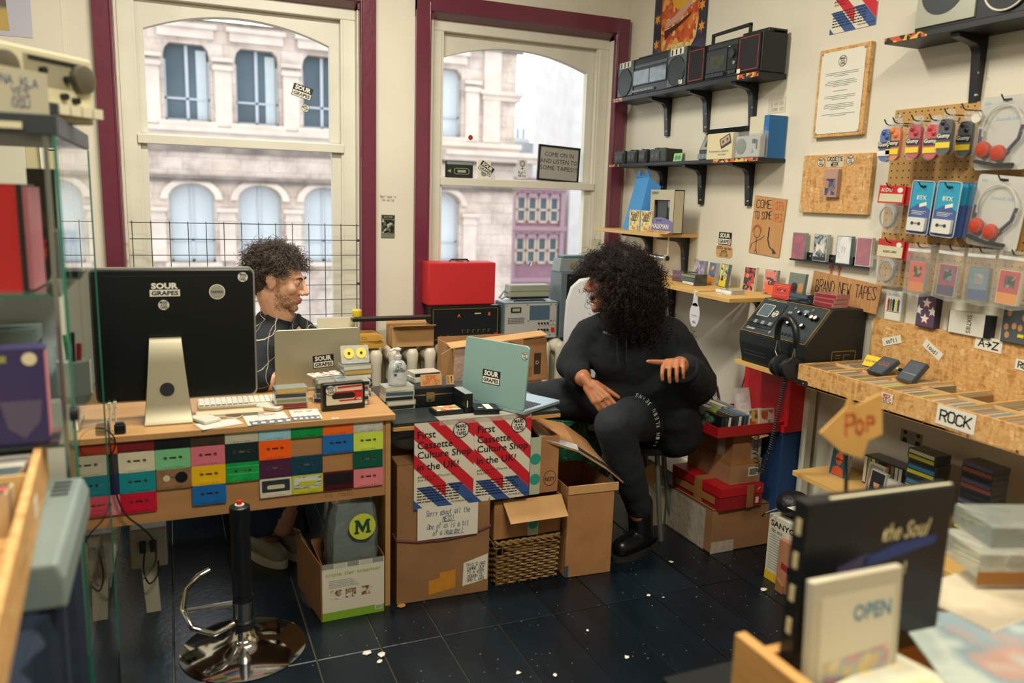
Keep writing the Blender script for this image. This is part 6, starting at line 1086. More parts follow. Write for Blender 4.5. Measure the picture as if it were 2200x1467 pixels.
for i, (y, (nm, cc, pic)) in enumerate(zip((1.975, 1.852, 1.745, 1.638), BAGC)):
    t = thing('bagged_cassette', '%s cassette hanging in a clear bag on the pegboard, %s from the left' % (nm, COLN[i]), 'cassette', (XP-.075, y, 1.322), group='cassettes in clear bags', rot=(0, .05*(i % 2), RW+.03*(i-1))); cs = sub(t, 'cassette_case', MB().box(-.04, .028, -.004, .012, -.16, -.055), CASEC[i])
    sub(cs, 'cover', MB().plate([(-.038, -.125), (.026, -.125), (.026, -.057), (-.038, -.057)], -.0046), mat('bag_c%da' % i, cc[0], .5)); sub(cs, 'cover_foot', MB().plate([(-.038, -.158), (.026, -.158), (.026, -.125), (-.038, -.125)], -.0046), mat('bag_c%db' % i, cc[1], .5)); sub(cs, 'picture', MB().plate([(-.02, -.108), (.012, -.108), (.012, -.072), (-.02, -.072)], -.0052), art('bagpic%d' % i, pic, 70, seed=i))
    sub(t, 'bag', MB().prism([(-.05, -.168), (.02, -.175), (.048, -.168), (.05, -.03), (.046, .005), (-.046, .005), (-.05, -.03)], -.012, .02), FILM); sub(t, 'seal_strip', MB().box(-.046, .046, -.0126, -.012, -.022, -.012), film('seal', 'e2e4de', .7)); hook.what = 'the %s bagged cassette' % nm; hook(y, 1.318, .09)
# ================================================================== console tape machine
t = wall_thing('tape_console', 'black listening-post tape console with a sloping knob panel', 'console', 2.44, .80, XR-.012); CB = mat('console_black', '121a1a', .55, noise=(90, .15), bump=(200, .1)); K = .19
P = [(0, 0), (0, .262), (-.175, .262), (-.29, .128), (-.29, .085), (-.27, .012), (-.27, 0)]; sub(t, 'cabinet', MB().prism(P, -K, K, axis='x'), CB, bevel=.004)
SL = math.atan2(.134, .115); MS = Matrix.Translation((0, -.29, .128)) @ Matrix.Rotation(-(PI/2-SL), 4, 'X')   # panel frame: x across, z up the slope, -y out
def on(*a, **k): return MB().box(*a, M=MS, **k)
PN = mat('console_panel', '2a3539', .4); sub(t, 'panel', on(-.178, .178, -.004, 0, .006, .170), PN); q = MB()
for a in ((-.182, .182, .002, .0045), (-.182, .182, .172, .1745)): q.box(a[0], a[1], -.0046, -.0006, a[2], a[3], M=MS)
for x in (-.182, .1795): q.box(x, x+.0025, -.0046, -.0006, .002, .1745, M=MS)
sub(t, 'gold_edge', q, GOLD); sub(t, 'deck', on(-.165, -.03, -.007, -.004, .03, .158), mat('deck_dark', '1d272b', .35)); sub(t, 'deck_window', on(-.15, -.085, -.009, -.007, .085, .14), mat('deck_window', '5a6a70', .15)); 
wn = sub(t, 'window_frame', MB().tube([tuple(MS @ Vector((p[0], -.009, p[1]))) for p in rrect(.068, .058, .003, 2, -.1175, .1125)], .0016, 4, closed=True), STKW)
bo = sub(t, 'badge_mount', MB().plate(circ(.001, 6)), STKW, tuple(MS @ Vector((-.058, -.0075, .105))), (-(PI/2-SL), 0, 0)); badge(bo, 0, 0, 0, .018)
for k in range(6): sub(t, 'key', on(-.155+k*.021, -.137+k*.021, -.014, -.004, .044, .06), GREY if k % 2 else DGREY)
text('Coomber', STKW, t, *(MS @ Vector((-.13, -.0075, .02))), .05, .011, .01, rot=(-(PI/2-SL), 0, 0), shear=.25); text('2060 Playback Cassette Recorder', STKW, t, *(MS @ Vector((-.095, -.0078, .165))), .11, .005, 0, rot=(-(PI/2-SL), 0, 0))
for i, (x, z, r) in enumerate([(.01, .075, .0095), (.045, .075, .0095), (.08, .075, .0095), (.118, .075, .0095), (.06, .13, .007), (.135, .12, .011), (.155, .12, .011), (.10, .125, .006)]):
    p = MS @ Vector((x, -.004, z)); p2 = MS @ Vector((x, -.018, z)); kn = sub(t, 'knob', MB().cyl(p, p2, r, n=16), BLKP, smooth=True); p3 = MS @ Vector((x, -.0186, z)); sub(kn, 'knob_cap', MB().cyl(p2, p3, r*.75, n=14), STKW)
for x, z in ((.02, .15), (.11, .155), (-.015, .09), (.12, .03), (-.02, .02)): sub(t, 'screw', MB().cyl(MS @ Vector((x, -.004, z)), MS @ Vector((x, -.007, z)), .007, n=12), STEEL)
sub(t, 'switch', on(.0, .02, -.008, -.004, .12, .13), GREY); sub(t, 'meter', on(.07, .095, -.007, -.004, .138, .15), GREY)
for k in range(5): sub(t, 'jack', MB().cyl(MS @ Vector((.02+k*.02, -.004, .028)), MS @ Vector((.02+k*.02, -.007, .028)), .007, n=12), BLKP)
sub(t, 'front_slots', MB().box(-.15, -.02, -.2915, -.29, .04, .044).box(-.15, -.02, -.2915, -.29, .055, .057), DGREY); q = MB()
for a in ((-.16, -.04, .1, .1025), (-.16, -.04, .035, .0375)): q.box(K+.0002, K+.0008, a[0], a[1], a[2], a[3])
for y in (-.16, -.0425): q.box(K+.0002, K+.0008, y, y+.0025, .035, .1025)
for a in ((-.14, -.115, .085, .087), (-.14, -.115, .075, .077), (-.1, -.07, .085, .087), (-.1, -.098, .065, .087), (-.1, -.07, .065, .067)): q.box(K+.0002, K+.0008, *a)
sub(t, 'socket_outline', q, GOLD); sub(t, 'red_lead', MB().tube([(K+.002, -.055, .05), (K+.012, -.045, .045), (K+.016, -.04, .02), (K+.014, -.04, -.005)], .003, 6), RED)
t2 = thing('console_shelf', 'plain wooden ledge on a cream post carrying the tape console', 'shelf', (0, 0, 0)); sub(t2, 'board', MB().box(2.17, XR, 2.24, 2.66, .782, .7995), PINES); sub(t2, 'post', MB().box(2.40, 2.435, 2.452, 2.48, 0, .782), SASH)
# cassettes and cases on the console top
ZCN = 1.0625
t = wall_thing('cassette', 'red cassette with gold print standing on the console\'s left corner', 'cassette', 2.575, ZCN, 2.305, tilt=-.12); sub(t, 'shell', CM, mat('cassette_red', 'c42a20', .35), (0, 0, .032)); sub(t, 'hubs', HM, STKW, (0, -.0006, .032)); q = MB().tube([(p[0], -.0008, p[1]+.036) for p in rrect(.08, .04, .006, 3)], .0008, 4, closed=True).box(-.03, .03, -.0008, -.0003, .049, .0505); sub(t, 'gold_print', q, mat('gold_ink', 'd8a83c', .4))
t = wall_thing('cassette_case', 'grey green cassette case standing behind the red cassette', 'cassette case', 2.535, ZCN, 2.35, tilt=-.1); sub(t, 'case', MB().box(-.055, .035, 0, .016, 0, .109), CASEC[4]); sub(t, 'cover', MB().plate([(-.052, .003), (.032, .003), (.032, .106), (-.052, .106)], -.0006), mat('sage', '6f7a6c', .5)); sub(t, 'portrait', MB().plate(circ(.017, 16, .018, .05, .022), -.0012), mat('skin_print', 'b98a5c', .6)); sub(t, 'dark_head', MB().plate(circ(.02, 16, -.018, .05), -.0012), DGREY)
for k in range(2): flat_case(2.335, 2.46+.004*k, ZCN+.0005+.0172*k, RW+.1-.15*k, SMOKE, INLAY[4], '%s smoky cassette case on the console top, middle pile' % ['bottom', 'top'][k], 'smoky cases on the console', SMOKE)
for k in range(3): flat_case(2.34, 2.335-.003*k, ZCN+.0005+.0172*k, RW-.06+.06*k, mat('case_rose', 'a8726a', .2, coat=.4), INLAY[2], '%s rosy cassette case on the console\'s right end' % ['bottom', 'middle', 'top'][k], 'rosy cases on the console', mat('case_rose'))
t = wall_thing('cardboard_sign', 'corrugated sign reading brand new tapes standing behind the console', 'sign', 2.345, 1.085, XR-.03, tilt=-.04); sub(t, 'card', MB().prism([(-.19, -.02), (.155, -.035), (.165, .075), (-.185, .098)], -.004, 0), mat('corrugated2', 'b28352', .8, noise=(160, .18, (1, 1, .02)))); hand('(BRAND NEW TAPES)'.replace('(', '').replace(')', ''), MARK, t, -.01, -.0046, .04, .31, .062, .0032, seed=41)
cable('cable', 'black headphone lead lying over the console top', [(2.27, 2.50, 1.066), (2.30, 2.44, 1.075), (2.29, 2.38, 1.069), (2.27, 2.34, 1.067)], .0025, CABB)
# big headphones hanging in front of the console
t = thing('headphones', 'large black headphones hanging on the console front edge', 'headphones', (2.095, 2.285, .955), rot=(.05, .05, RW-.15)); arc = [(.062*math.cos(a), 0, .005+.075*math.sin(a)) for a in [math.radians(q) for q in range(200, -21, -10)]]
sub(t, 'headband', MB().tube(arc, [.011+.003*math.sin(PI*i/(len(arc)-1)) for i in range(len(arc))], 10), BLKP, smooth=True)
for s in (-1, 1): sub(t, 'yoke', MB().tube([(s*.058, 0, -.02), (s*.055, -.008, -.06), (s*.03, -.01, -.085)], .002, 6).tube([(s*.052, 0, -.02), (s*.046, .01, -.06)], .002, 6), STEEL)
for x, yy, rr in ((-.03, .0, .0), (.018, .012, 0)): c = sub(t, 'ear_cup', MB().lathe([(.022, -.022), (.036, -.02), (.04, -.006), (.034, -.004), (.038, .002), (.044, .006), (.044, .022), (.03, .026)], 24, M=Matrix.Translation((x, yy, -.115)) @ Matrix.Rotation(PI/2*.8, 4, 'Y')), BLKP, smooth=True)
def coil(p0, p1, r, turns, sag): 
    P = []
    for i in range(turns*8+1): s = i/(turns*8); a = 2*PI*i/8; c = Vector(p0).lerp(Vector(p1), s); P.append((c.x + r*math.cos(a), c.y + r*math.sin(a) + sag*math.sin(PI*s)*0, c.z - sag*math.sin(PI*s)))
    return P
o = obj('coiled_lead', MB().tube(coil((2.10, 2.27, .83), (2.08, 2.30, .52), .008, 34, 0) + coil((2.08, 2.30, .52), (2.06, 2.36, .50), .009, 14, .09) + coil((2.06, 2.36, .50), (2.07, 2.37, .56), .009, 8, 0), .0022, 5), CABB); tag(o, 'black coiled headphone lead hanging below the console', 'cable')
# ================================================================== osb cassette crate
CZ = .868
t = wall_thing('cassette_crate', 'long osb cassette crate with dividers along the right wall', 'crate', 2.235, .79, XR-.002); CL, CD, CH = 1.25, .34, .078
sub(t, 'front_board', MB().box(0, CL, -CD, -CD+.012, 0, CH), OSB, bevel=.001); sub(t, 'back_board', MB().box(.02, CL, -.014, 0, 0, .245), OSB, bevel=.001); sub(t, 'end_board', MB().box(0, .012, -CD+.012, -.014, 0, CH), OSB); sub(t, 'base', MB().box(0, CL, -CD, -.014, 0, .008), OSB)
mid = -CD/2+.0; sub(t, 'divider', MB().box(.012, CL, mid-.003, mid+.003, .008, CH-.004), PINE); divs = [.135, .265, .385, .52, .645, .77, .9, 1.03, 1.16]
for x in divs: sub(t, 'divider', MB().box(x-.003, x+.003, -CD+.012, -.014, .008, CH+.002), PINE)
sub(t, 'corner_plate', MB().box(-.001, .055, -CD-.001, -CD, .001, .022), STEEL)
for x in (.03, .1, .2, .31, .42, .55, .7, .85): sub(t, 'screw', MB().cyl((x, -CD-.0025, .008), (x, -CD, .008), .004, n=8), STEEL)
def cardnote(name, lab, cat, y, z, w, h_, roll, s, x, mm=None, st=.003, sz=(.7, .6), seed=1):
    t = thing(name, lab, cat, (x, y, z), rot=(0, -roll, RW)); sub(t, 'card', MB().box(-w/2, w/2, -.001, 0, -h_/2, h_/2), STKW); hand(s, mm or MARK, t, 0, -.0016, 0, w*sz[0], h_*sz[1], st, seed=seed); return t
cardnote('crate_label', 'white card with ROCK in black marker on the crate front', 'label', 1.58, .835, .128, .06, -.02, 'ROCK', XR-.002-CD-.001, st=.005, sz=(.82, .68), seed=51); cardnote('crate_label', 'small white card reading rock music in red on the crate front', 'label', 1.83, .838, .044, .03, .0, 'ROCK\nMUSIC', XR-.002-CD-.001, REDP, .002, (.85, .9), 52)
cardnote('crate_label', 'white card reading A to Z on the crate back board', 'label', 1.743, 1.017, .095, .044, -.03, 'A>Z', XR-.017, st=.0042, sz=(.75, .7), seed=53); cardnote('crate_label', 'narrow white card tilted up on the crate back board', 'label', 2.12, .962, .085, .03, .33, 'soft!', XR-.017, st=.002, sz=(.6, .6), seed=54); cardnote('crate_label', 'narrow white card tilted down on the crate back board', 'label', 1.945, .96, .085, .03, -.52, 'loud!', XR-.017, st=.002, sz=(.6, .6), seed=55); cardnote('crate_label', 'white card starting with RO at the picture\'s right edge', 'label', 1.605, .972, .08, .034, -.02, 'ROCK', XR-.017, st=.0034, sz=(.8, .7), seed=56)
tapeU = MB().box(-.008, .008, -.0545, .0545, 0, .066).mesh('filed_case'); tapeU.materials.append(None); tapeU2 = MB().box(-.0055, .0055, -.052, .052, .0661, .0666).mesh('filed_card'); tapeU2.materials.append(None)
FIL = [mat('filed_%d' % i, c, .35) for i, c in enumerate(['b59a72', 'a8875c', '9a8a6c', '7d7a60', 'c4ae88', '8c6f4e', '6f7a78', 'b08a70', 'cdbf9c'])]; ACC = [mat('filed_a%d' % i, c, .4) for i, c in enumerate(['d8cf4a', 'c2403a', '8fcf5a', '4f8aa0', 'd9d4c0'])]
rd = random.Random(12); cell = 0
edges_ = [.012] + divs[:7]
CELLN = ['nearest the console', 'second from the console', 'third from the console', 'fourth from the console', 'fifth from the console', 'sixth from the console', 'seventh from the console']
for ci in range(7):
    a, b = edges_[ci]+.006, edges_[ci+1]-.006; n = int((b-a)/.0168)
    for row, yc in ((0, -CD+.072), (1, mid+.066)):
        skip = {(1, 1): 3, (3, 1): 5, (4, 1): 4, (5, 0): 0}.get((ci, row), 0)
        for k in range(n-skip):
            lab = 'cassette filed spine-up in the %s row of the crate cell %s' % ('front' if row == 0 else 'back', CELLN[ci])
            t = thing('filed_cassette', lab, 'cassette case', (XR-.002+yc, 2.235-(a+.0084+k*.0168), .79+.0085), group='crate cell %d row %d' % (ci, row), rot=(0, rd.uniform(-.03, .03), RW)); sub(t, 'shell', tapeU, FIL[rd.randrange(9)]); sub(t, 'edge_card', tapeU2, ACC[rd.randrange(5)] if (k == n-skip-1 and row == 0 and ci in (1, 2, 3, 4, 5)) else FIL[rd.randrange(9)])
t = wall_thing('divider_card', 'small yellow name card sticking up at the crate\'s left end', 'card', 2.105, CZ+.004, 2.335, tilt=-.5); sub(t, 'card', MB().box(-.04, .04, 0, .002, 0, .042), YELLOW); text('ELVIS PRESLEY', MARK, t, 0, -.0006, .021, .064, .008)
for i, (y, x, tl, ln, lab) in enumerate([(2.03, 2.27, -.95, 1, 'dark cassette case with two rings tipped up on the crate'), (1.905, 2.27, -.75, 0, 'dark blue grey cassette case tipped up on the crate, further right')]):
    t = wall_thing('cassette_case', lab, 'cassette case', y, CZ+.003, x, tilt=tl, yaw=-.1); sub(t, 'case', MB().box(-.036, .036, 0, .017, 0, .085), mat('case_slate', '39424a', .3, coat=.4)); fc = sub(t, 'cover', MB().plate([(-.032, .004), (.032, .004), (.032, .081), (-.032, .081)], -.0006), mat('cover_slate', '4b545c', .4))
    if ln: sub(fc, 'print', MB().tube([(-.012+.009*math.cos(a), -.001, .05+.009*math.sin(a)) for a in [2*PI*k/12 for k in range(12)]], .001, 4, closed=True).tube([(.012+.009*math.cos(a), -.001, .05+.009*math.sin(a)) for a in [2*PI*k/12 for k in range(12)]], .001, 4, closed=True), ORANGE)
    else: text('MY DARK', STKW, fc, -.008, -.0006, .068, .034, .007); sub(fc, 'rule', MB().plate([(-.028, .03), (.03, .03), (.03, .032), (-.028, .032)], -.0006), STKW)
t = thing('marker_pen', 'white marker pen with a black cap lying across the crate', 'pen', (2.385, 2.055, CZ+.009), rot=(0, 0, RW-.1)); sub(t, 'barrel', MB().cyl((-.04, 0, 0), (.035, 0, 0), .006, n=12), STKW, smooth=True); sub(t, 'cap', MB().cyl((.035, 0, 0), (.06, 0, 0), .0066, n=12), BLKP, smooth=True)
# cases standing on the back board
t = wall_thing('cassette_case', 'white cassette case with a row of colourful figures on the osb back board', 'cassette case', 2.13, 1.0355, XR-.018); sub(t, 'case', MB().box(-.037, .037, 0, .016, 0, .112), CASEC[3]); sub(t, 'cover', MB().plate([(-.034, .003), (.034, .003), (.034, .109), (-.034, .109)], -.0006), STKW)
for k in range(5): sub(t, 'figure_print', MB().plate([(-.026+k*.011, .036), (-.018+k*.011, .036), (-.017+k*.011, .075), (-.022+k*.011, .083), (-.027+k*.011, .075)], -.0012, 0), [RED, mat('fig_teal', '3a8a80', .5), MARK, YELLOW, BLUEP][k])
sub(t, 'rule', MB().plate([(-.03, .032), (.03, .032), (.03, .034), (-.03, .034)], -.0012), BLACK); text('SCHOOL', mat('sky_ink', '5aa0c8', .5), t, 0, -.0012, .096, .05, .01, .01)
t = wall_thing('cassette_case', 'purple cassette case printed with white stars on the osb back board', 'cassette case', 1.98, 1.0355, XR-.03); sub(t, 'case', MB().box(-.038, .038, 0, .028, 0, .112), mat('case_purple_dark', '2b2536', .4)); sub(t, 'cover', MB().plate([(-.036, .002), (.036, .002), (.036, .11), (-.036, .11)], -.0006), mat('star_purple', '55465f', .5))
def star(cx, cz, r): return [(cx+(r if k % 2 == 0 else r*.45)*math.sin(PI*k/5), cz+(r if k % 2 == 0 else r*.45)*math.cos(PI*k/5)) for k in range(10)][::-1]
for cx, cz in ((0, .086), (-.002, .03)): sub(t, 'star_edge', MB().plate(star(cx+.002, cz-.002, .021), -.001), RED); sub(t, 'star', MB().plate(star(cx, cz, .019), -.0014), STKW)
for cx in (-.03, .026): sub(t, 'star', MB().plate([p for p in clip(star(cx, .058, .019), 1 if cx < 0 else -1, 0, -.036)], -.0014), STKW)
t = wall_thing('video_case', 'white cased tape titled sixties lying on its side on the osb back board', 'tape box', 1.815, 1.0355, XR-.026); sub(t, 'case', MB().box(-.075, .055, 0, .024, 0, .075), mat('sixties_white', 'd0cfc0', .5)); sub(t, 'black_spine', MB().box(.055, .078, 0, .024, 0, .075), BLKP); sub(t, 'black_edge', MB().box(-.078, -.075, -.0, .024, 0, .075), BLKP); text('SIXTIES', MARK, t, .0, -.0008, .037, .06, .016, .005, roll=-PI/2)
t = wall_thing('cassette_case', 'dark cassette case with small portraits and a yellow sticker on the back board', 'cassette case', 1.66, 1.0355, XR-.026); sub(t, 'case', MB().box(-.04, .05, 0, .02, 0, .112), BLKP); sub(t, 'cover', MB().plate([(-.038, .002), (.045, .002), (.045, .11), (-.038, .11)], -.0006), mat('cover_slate2', '4a5458', .5))
for x, z in ((-.02, .095), (.03, .085), (-.025, .05), (.0, .055), (.02, .052), (-.02, .025)): sub(t, 'portrait_print', MB().plate(circ(.008, 12, x, z, .011), -.0012), mat('skin_print', 'b98a5c', .6))
sub(t, 'yellow_sticker', MB().plate([(.015, .022), (.035, .022), (.035, .032), (.015, .032)], -.0014), YELLOW)
# ================================================================== radio on the top right shelf
t = wall_thing('stereo', 'silver framed stereo on the top right shelf, cut off by the picture', 'stereo', 1.95, 2.0205, 2.31); sub(t, 'body', MB().box(-.11, .35, 0, .14, 0, .18), BLKP, bevel=.003); sub(t, 'silver_face', MB().box(-.105, .11, -.006, 0, .012, .172), mat('silver_face', 'a9aa98', .35, .4)); sub(t, 'dark_window', MB().plate(circ(.08, 28, -.01, .115, .075), -.0068), DGREY)
sp = sub(t, 'speaker', MB().cyl((.21, -.008, .085), (.21, 0, .085), .072, n=30), BLACK); sub(sp, 'speaker_ring', MB().tube([(.21+.073*math.cos(a), -.008, .085+.073*math.sin(a)) for a in [2*PI*i/30 for i in range(30)]], .003, 6, closed=True), STKW)
# ================================================================== boxes below the console
t = thing('open_carton', 'big brown open carton at the bottom of the pile under the console', 'box', (2.185, 2.53, 0)); w, dp, h_ = .33, .33, .19
q = MB().box(-w/2, w/2, 0, .004, 0, h_).box(-w/2, w/2, dp-.004, dp, 0, h_).box(-w/2, -w/2+.004, .004, dp-.004, 0, h_).box(w/2-.004, w/2, .004, dp-.004, 0, h_).box(-w/2, w/2, 0, dp, 0, .004).box(-w/2, w/2, 0, dp, h_-.004, h_); sub(t, 'body', q, BOXT, bevel=.001); sub(t, 'crushed_flap', MB().add([(w/2, .0, h_), (w/2, .2, h_), (w/2+.07, .18, h_-.03), (w/2+.09, .0, h_-.05), (w/2, .0, h_+.003), (w/2, .2, h_+.003), (w/2+.07, .18, h_-.027), (w/2+.09, .0, h_-.047)], [(0, 1, 2, 3), (7, 6, 5, 4), (0, 4, 5, 1), (1, 5, 6, 2), (2, 6, 7, 3), (3, 7, 4, 0)]), CARDD)
sub(t, 'plastic_wrap', MB().box(-w/2-.002, -w/2-.001, .05, .33, .0, h_-.01).box(-w/2-.002, -.05, -.0015, -.0008, .0, .05), TAPEC)
REDB = mat('shoebox_red', 'b3151f', .45); t = thing('red_shoe_box', 'red shoe box bound with brown tape in the pile under the console', 'box', (2.15, 2.515, .1915), .02); sub(t, 'box', MB().box(-.115, .105, 0, .33, 0, .06), mat('shoebox_red_dark', '8f1620', .5)); sub(t, 'lid', MB().box(-.118, .108, -.003, .333, .058, .097), REDB, bevel=.001)
for a in ((-.1185, .1085, .12, .17), ): sub(t, 'tape_band', MB().box(a[0], a[1], a[2], a[3], -.0, .0978), TAPEP)
sub(t, 'front_tape', MB().box(.02, .055, -.0042, -.003, 0, .0978), TAPEP); sub(t, 'side_tape', MB().box(-.1195, -.1182, .03, .3, .02, .05), TAPEP); sub(t, 'price_label', MB().box(.07, .084, -.0036, -.0003, .015, .04), STKW); sub(t, 'logo_stroke', MB().tube([(.075, -.0036, .072), (.085, -.0036, .083), (.093, -.0036, .078)], .0012, 4), STKW)
t = thing('brown_box', 'long brown box with a barcode label below the top carton', 'box', (2.175, 2.535, .2895)); sub(t, 'box', MB().box(-.08, .075, 0, .30, 0, .105), mat('box_tan', '9c7250', .8, noise=(9, .1)), bevel=.001); sub(t, 'lid_tape', MB().box(-.0808, .0758, -.0008, .3008, .085, .1056), TAPEP); bc = sub(t, 'barcode_label', MB().plate([(.01, .03), (.06, .03), (.06, .07), (.01, .07)], -.0012), STKW); q = MB()
for i in range(12): q.box(.016+i*.0032, .0175+i*.0032, -.002, -.0013, .036, .064)
sub(bc, 'bars', q, BLACK)
t = thing('brown_box', 'taped brown carton with a lifted flap holding up the red tray', 'box', (2.175, 2.54, .3955)); sub(t, 'box', MB().box(-.075, .07, 0, .28, 0, .118), CARDD, bevel=.001); sub(t, 'shiny_tape', MB().box(-.0756, .0706, .05, .1, -.0, .1186).box(.02, .0706, -.0008, 0, .0, .118), TAPEC); sub(t, 'lifted_flap', MB().add([(-.02, -.0, .117), (.075, .0, .117), (.07, -.045, .108), (-.005, -.05, .1)], [(0, 1, 2, 3), (3, 2, 1, 0)]), CARDL)
REDT = mat('tray_red', 'a3161f', .4); t = thing('red_tray', 'shallow red plastic tray heaped with cassettes under the console', 'tray', (2.17, 2.50, .5145), .0); sub(t, 'base', MB().box(-.185, .16, 0, .31, 0, .004), REDT)
for a in ((-.185, .16, 0, .006), (-.185, .16, .304, .31), (-.185, -.179, .006, .304), (.154, .16, .006, .304)): sub(t, 'side', MB().box(*a, .004, .042), REDT)
rd = random.Random(5); ZY = .519
for i in range(9): 
    t = thing('cassette_case', 'dark cassette case in the front row of the red tray, %s from the left' % COLN[i], 'cassette case', (2.03+i*.0172, 2.535, ZY), group='cassettes in the red tray front row', rot=(0, .08, rd.uniform(-.03, .03))); sub(t, 'shell', MB().box(-.008, .008, 0, .109, 0, .07), [BLKP, SMOKE, mat('case_blue2', '4a7d9c', .3), mat('case_tan2', 'b49a6a', .4)][min(3, i//3 + (1 if i == 8 else 0))]); sub(t, 'spine_card', MB().box(-.006, .006, -.0008, 0, .004, .066), [DGREY, SMOKE, INLAY[5]][i % 3])
for i in range(8):
    t = thing('cassette_case', 'pale cassette case in the back row of the red tray, %s from the left' % COLN[i], 'cassette case', (2.05+i*.0172, 2.66, ZY), group='cassettes in the red tray back row', rot=(0, .12, rd.uniform(-.04, .04))); sub(t, 'shell', MB().box(-.008, .008, 0, .109, 0, .075), CASEC[i % 6]); sub(t, 'edge_card', MB().box(-.005, .005, .005, .104, .0752, .0757), [YELLOW, STKW, INLAY[4], CASEC[2]][i % 4])
for i, (x, y, rz, cc, l) in enumerate([(2.205, 2.53, .1, ['c98a3a', 'b5602f', '7d4a2a', 'd0a860'], 'cassette case with an orange picture standing in the red tray front'), (2.255, 2.52, -.05, ['a9503a', 'd3cdb8', '8d9498', 'c4622f'], 'cassette case with a red and grey cover at the red tray front'), (2.19, 2.76, .3, ['2c3f55', 'c9c9c0', '8a8f94', '1d2430'], 'cassette case with a dark photo standing at the back of the red tray'), (2.285, 2.70, -.2, ['d5d3ca', 'c6c8c8', 'd8d6ce', 'bfc1c2'], 'white open cassette case leaning at the back of the red tray')]):
    t = thing('cassette_case', l, 'cassette case', (x, y, ZY), rot=(-.15 if i < 2 else -.3, 0, rz)); sub(t, 'case', MB().box(-.04, .035, 0, .016, 0, .09 if i < 2 else .135), CASEC[3]); sub(t, 'cover', MB().plate([(-.035, .005), (.03, .005), (.03, .085 if i < 2 else .13), (-.035, .085 if i < 2 else .13)], -.0006), art('traycov%d' % i, cc, 50, seed=i))
t = thing('green_toy', 'small dark green crumpled trinket at the red tray\'s left end', 'trinket', (2.01, 2.62, ZY)); q = MB(); rd = random.Random(9)
for k in range(7): q.ell((rd.uniform(-.02, .01), rd.uniform(-.03, .03), .02+rd.uniform(0, .05)), (.018, .02, .016), 8, 5)
sub(t, 'body', q, mat('trinket_green', '25402c', .5, noise=(60, .5))); sub(t, 'stripe', MB().box(.004, .008, -.02, .02, .02, .1, M=Matrix.Rotation(.4, 4, 'Y')), mat('acid_green', '9aa83a', .5))
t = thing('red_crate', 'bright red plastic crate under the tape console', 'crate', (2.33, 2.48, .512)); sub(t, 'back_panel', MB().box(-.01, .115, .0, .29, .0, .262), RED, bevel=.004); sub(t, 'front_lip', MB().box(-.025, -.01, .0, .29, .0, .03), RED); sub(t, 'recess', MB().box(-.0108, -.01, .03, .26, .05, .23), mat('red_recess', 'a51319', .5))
t = thing('blue_storage_box', 'dark blue fabric storage box beside the pile of cartons', 'box', (2.40, 2.49, .14)); NAVY = mat('navy_cloth', '16406f', .8, noise=(60, .15), bump=(160, .2)); sub(t, 'body', MB().box(-.09, .05, 0, .29, 0, .37), NAVY, bevel=.006); sub(t, 'seam', MB().box(-.0915, -.09, 0, .29, .345, .35), mat('navy_dark', '0e2c50', .8))
t = thing('low_carton', 'low brown carton supporting the blue storage box', 'box', (2.40, 2.49, 0)); sub(t, 'box', MB().box(-.045, .05, 0, .29, 0, .1395), CARDD); sub(t, 'tape', MB().box(-.0456, -.045, .12, .17, 0, .1395), TAPEP)
cable('cable', 'thin red strap hanging down the wall beside the console', [(2.44, 2.80, .92), (2.43, 2.83, .82), (2.42, 2.87, .70), (2.41, 2.90, .56), (2.40, 2.92, .40)], .004, mat('strap_red', 'a8262c', .6))
t = thing('plastic_tub', 'cloudy plastic sack and cardboard scrap left of the carton pile', 'sack', (1.945, 2.86, 0)); sub(t, 'sack', MB().prism([(-.05, 0), (.06, 0), (.065, .17), (-.045, .2)], 0, .1), film('sack_film', 'b3a58c', .6)); sub(t, 'cardboard_scrap', MB().prism([(-.09, .16), (.05, .2), (.06, .27), (.0, .29), (-.07, .26)], .02, .024), CARDL)
# ================================================================== boxes at the wall's foot
t = thing('radio_carton', 'white electronics carton with black brand lettering on the floor', 'box', (2.098, 2.29, 0), RW+.02); SWH = mat('carton_white', 'c6c2ac', .6); sub(t, 'box', MB().box(0, .15, 0, .13, 0, .265), SWH, bevel=.001); text('SANYO', MARK, t, .075, -.0008, .235, .125, .024, .02); sub(t, 'yellow_foot', MB().plate([(0, 0), (.15, 0), (.15, .035), (0, .035)], -.0006), mat('carton_yellow', 'd0ab22', .5)); q = MB()
for i in range(14): q.box(.012, .012+random.uniform(.06, .12), -.0007, 0, .05+i*.0105, .0525+i*.0105)
sub(t, 'small_print', q, GREY); text('TRC 4010', MARK, t, .045, -.0008, .205, .06, .012); tp_ = text('SANYO', MARK, t, .09, .05, .2656, .11, .022, .02, rot=(-PI/2, 0, .1))
t = thing('brown_box', 'brown box with a dark red bar in front of the white electronics carton', 'box', (2.075, 2.20, 0), RW); sub(t, 'box', MB().box(0, .16, 0, .022, 0, .2), mat('box_pinkbrown', 'a5714f', .8, noise=(8, .1))); sub(t, 'red_bar', MB().plate([(.02, .09), (.15, .07), (.15, .095), (.075, .108), (.075, .06), (.055, .06), (.055, .11), (.02, .115)], -.0006), mat('bar_red', '8f1f2c', .6)); sub(t, 'split_foot', MB().prism([(.01, -.0), (.05, 0), (.045, .03), (.012, .05)], -.012, -.0006), CARDD)
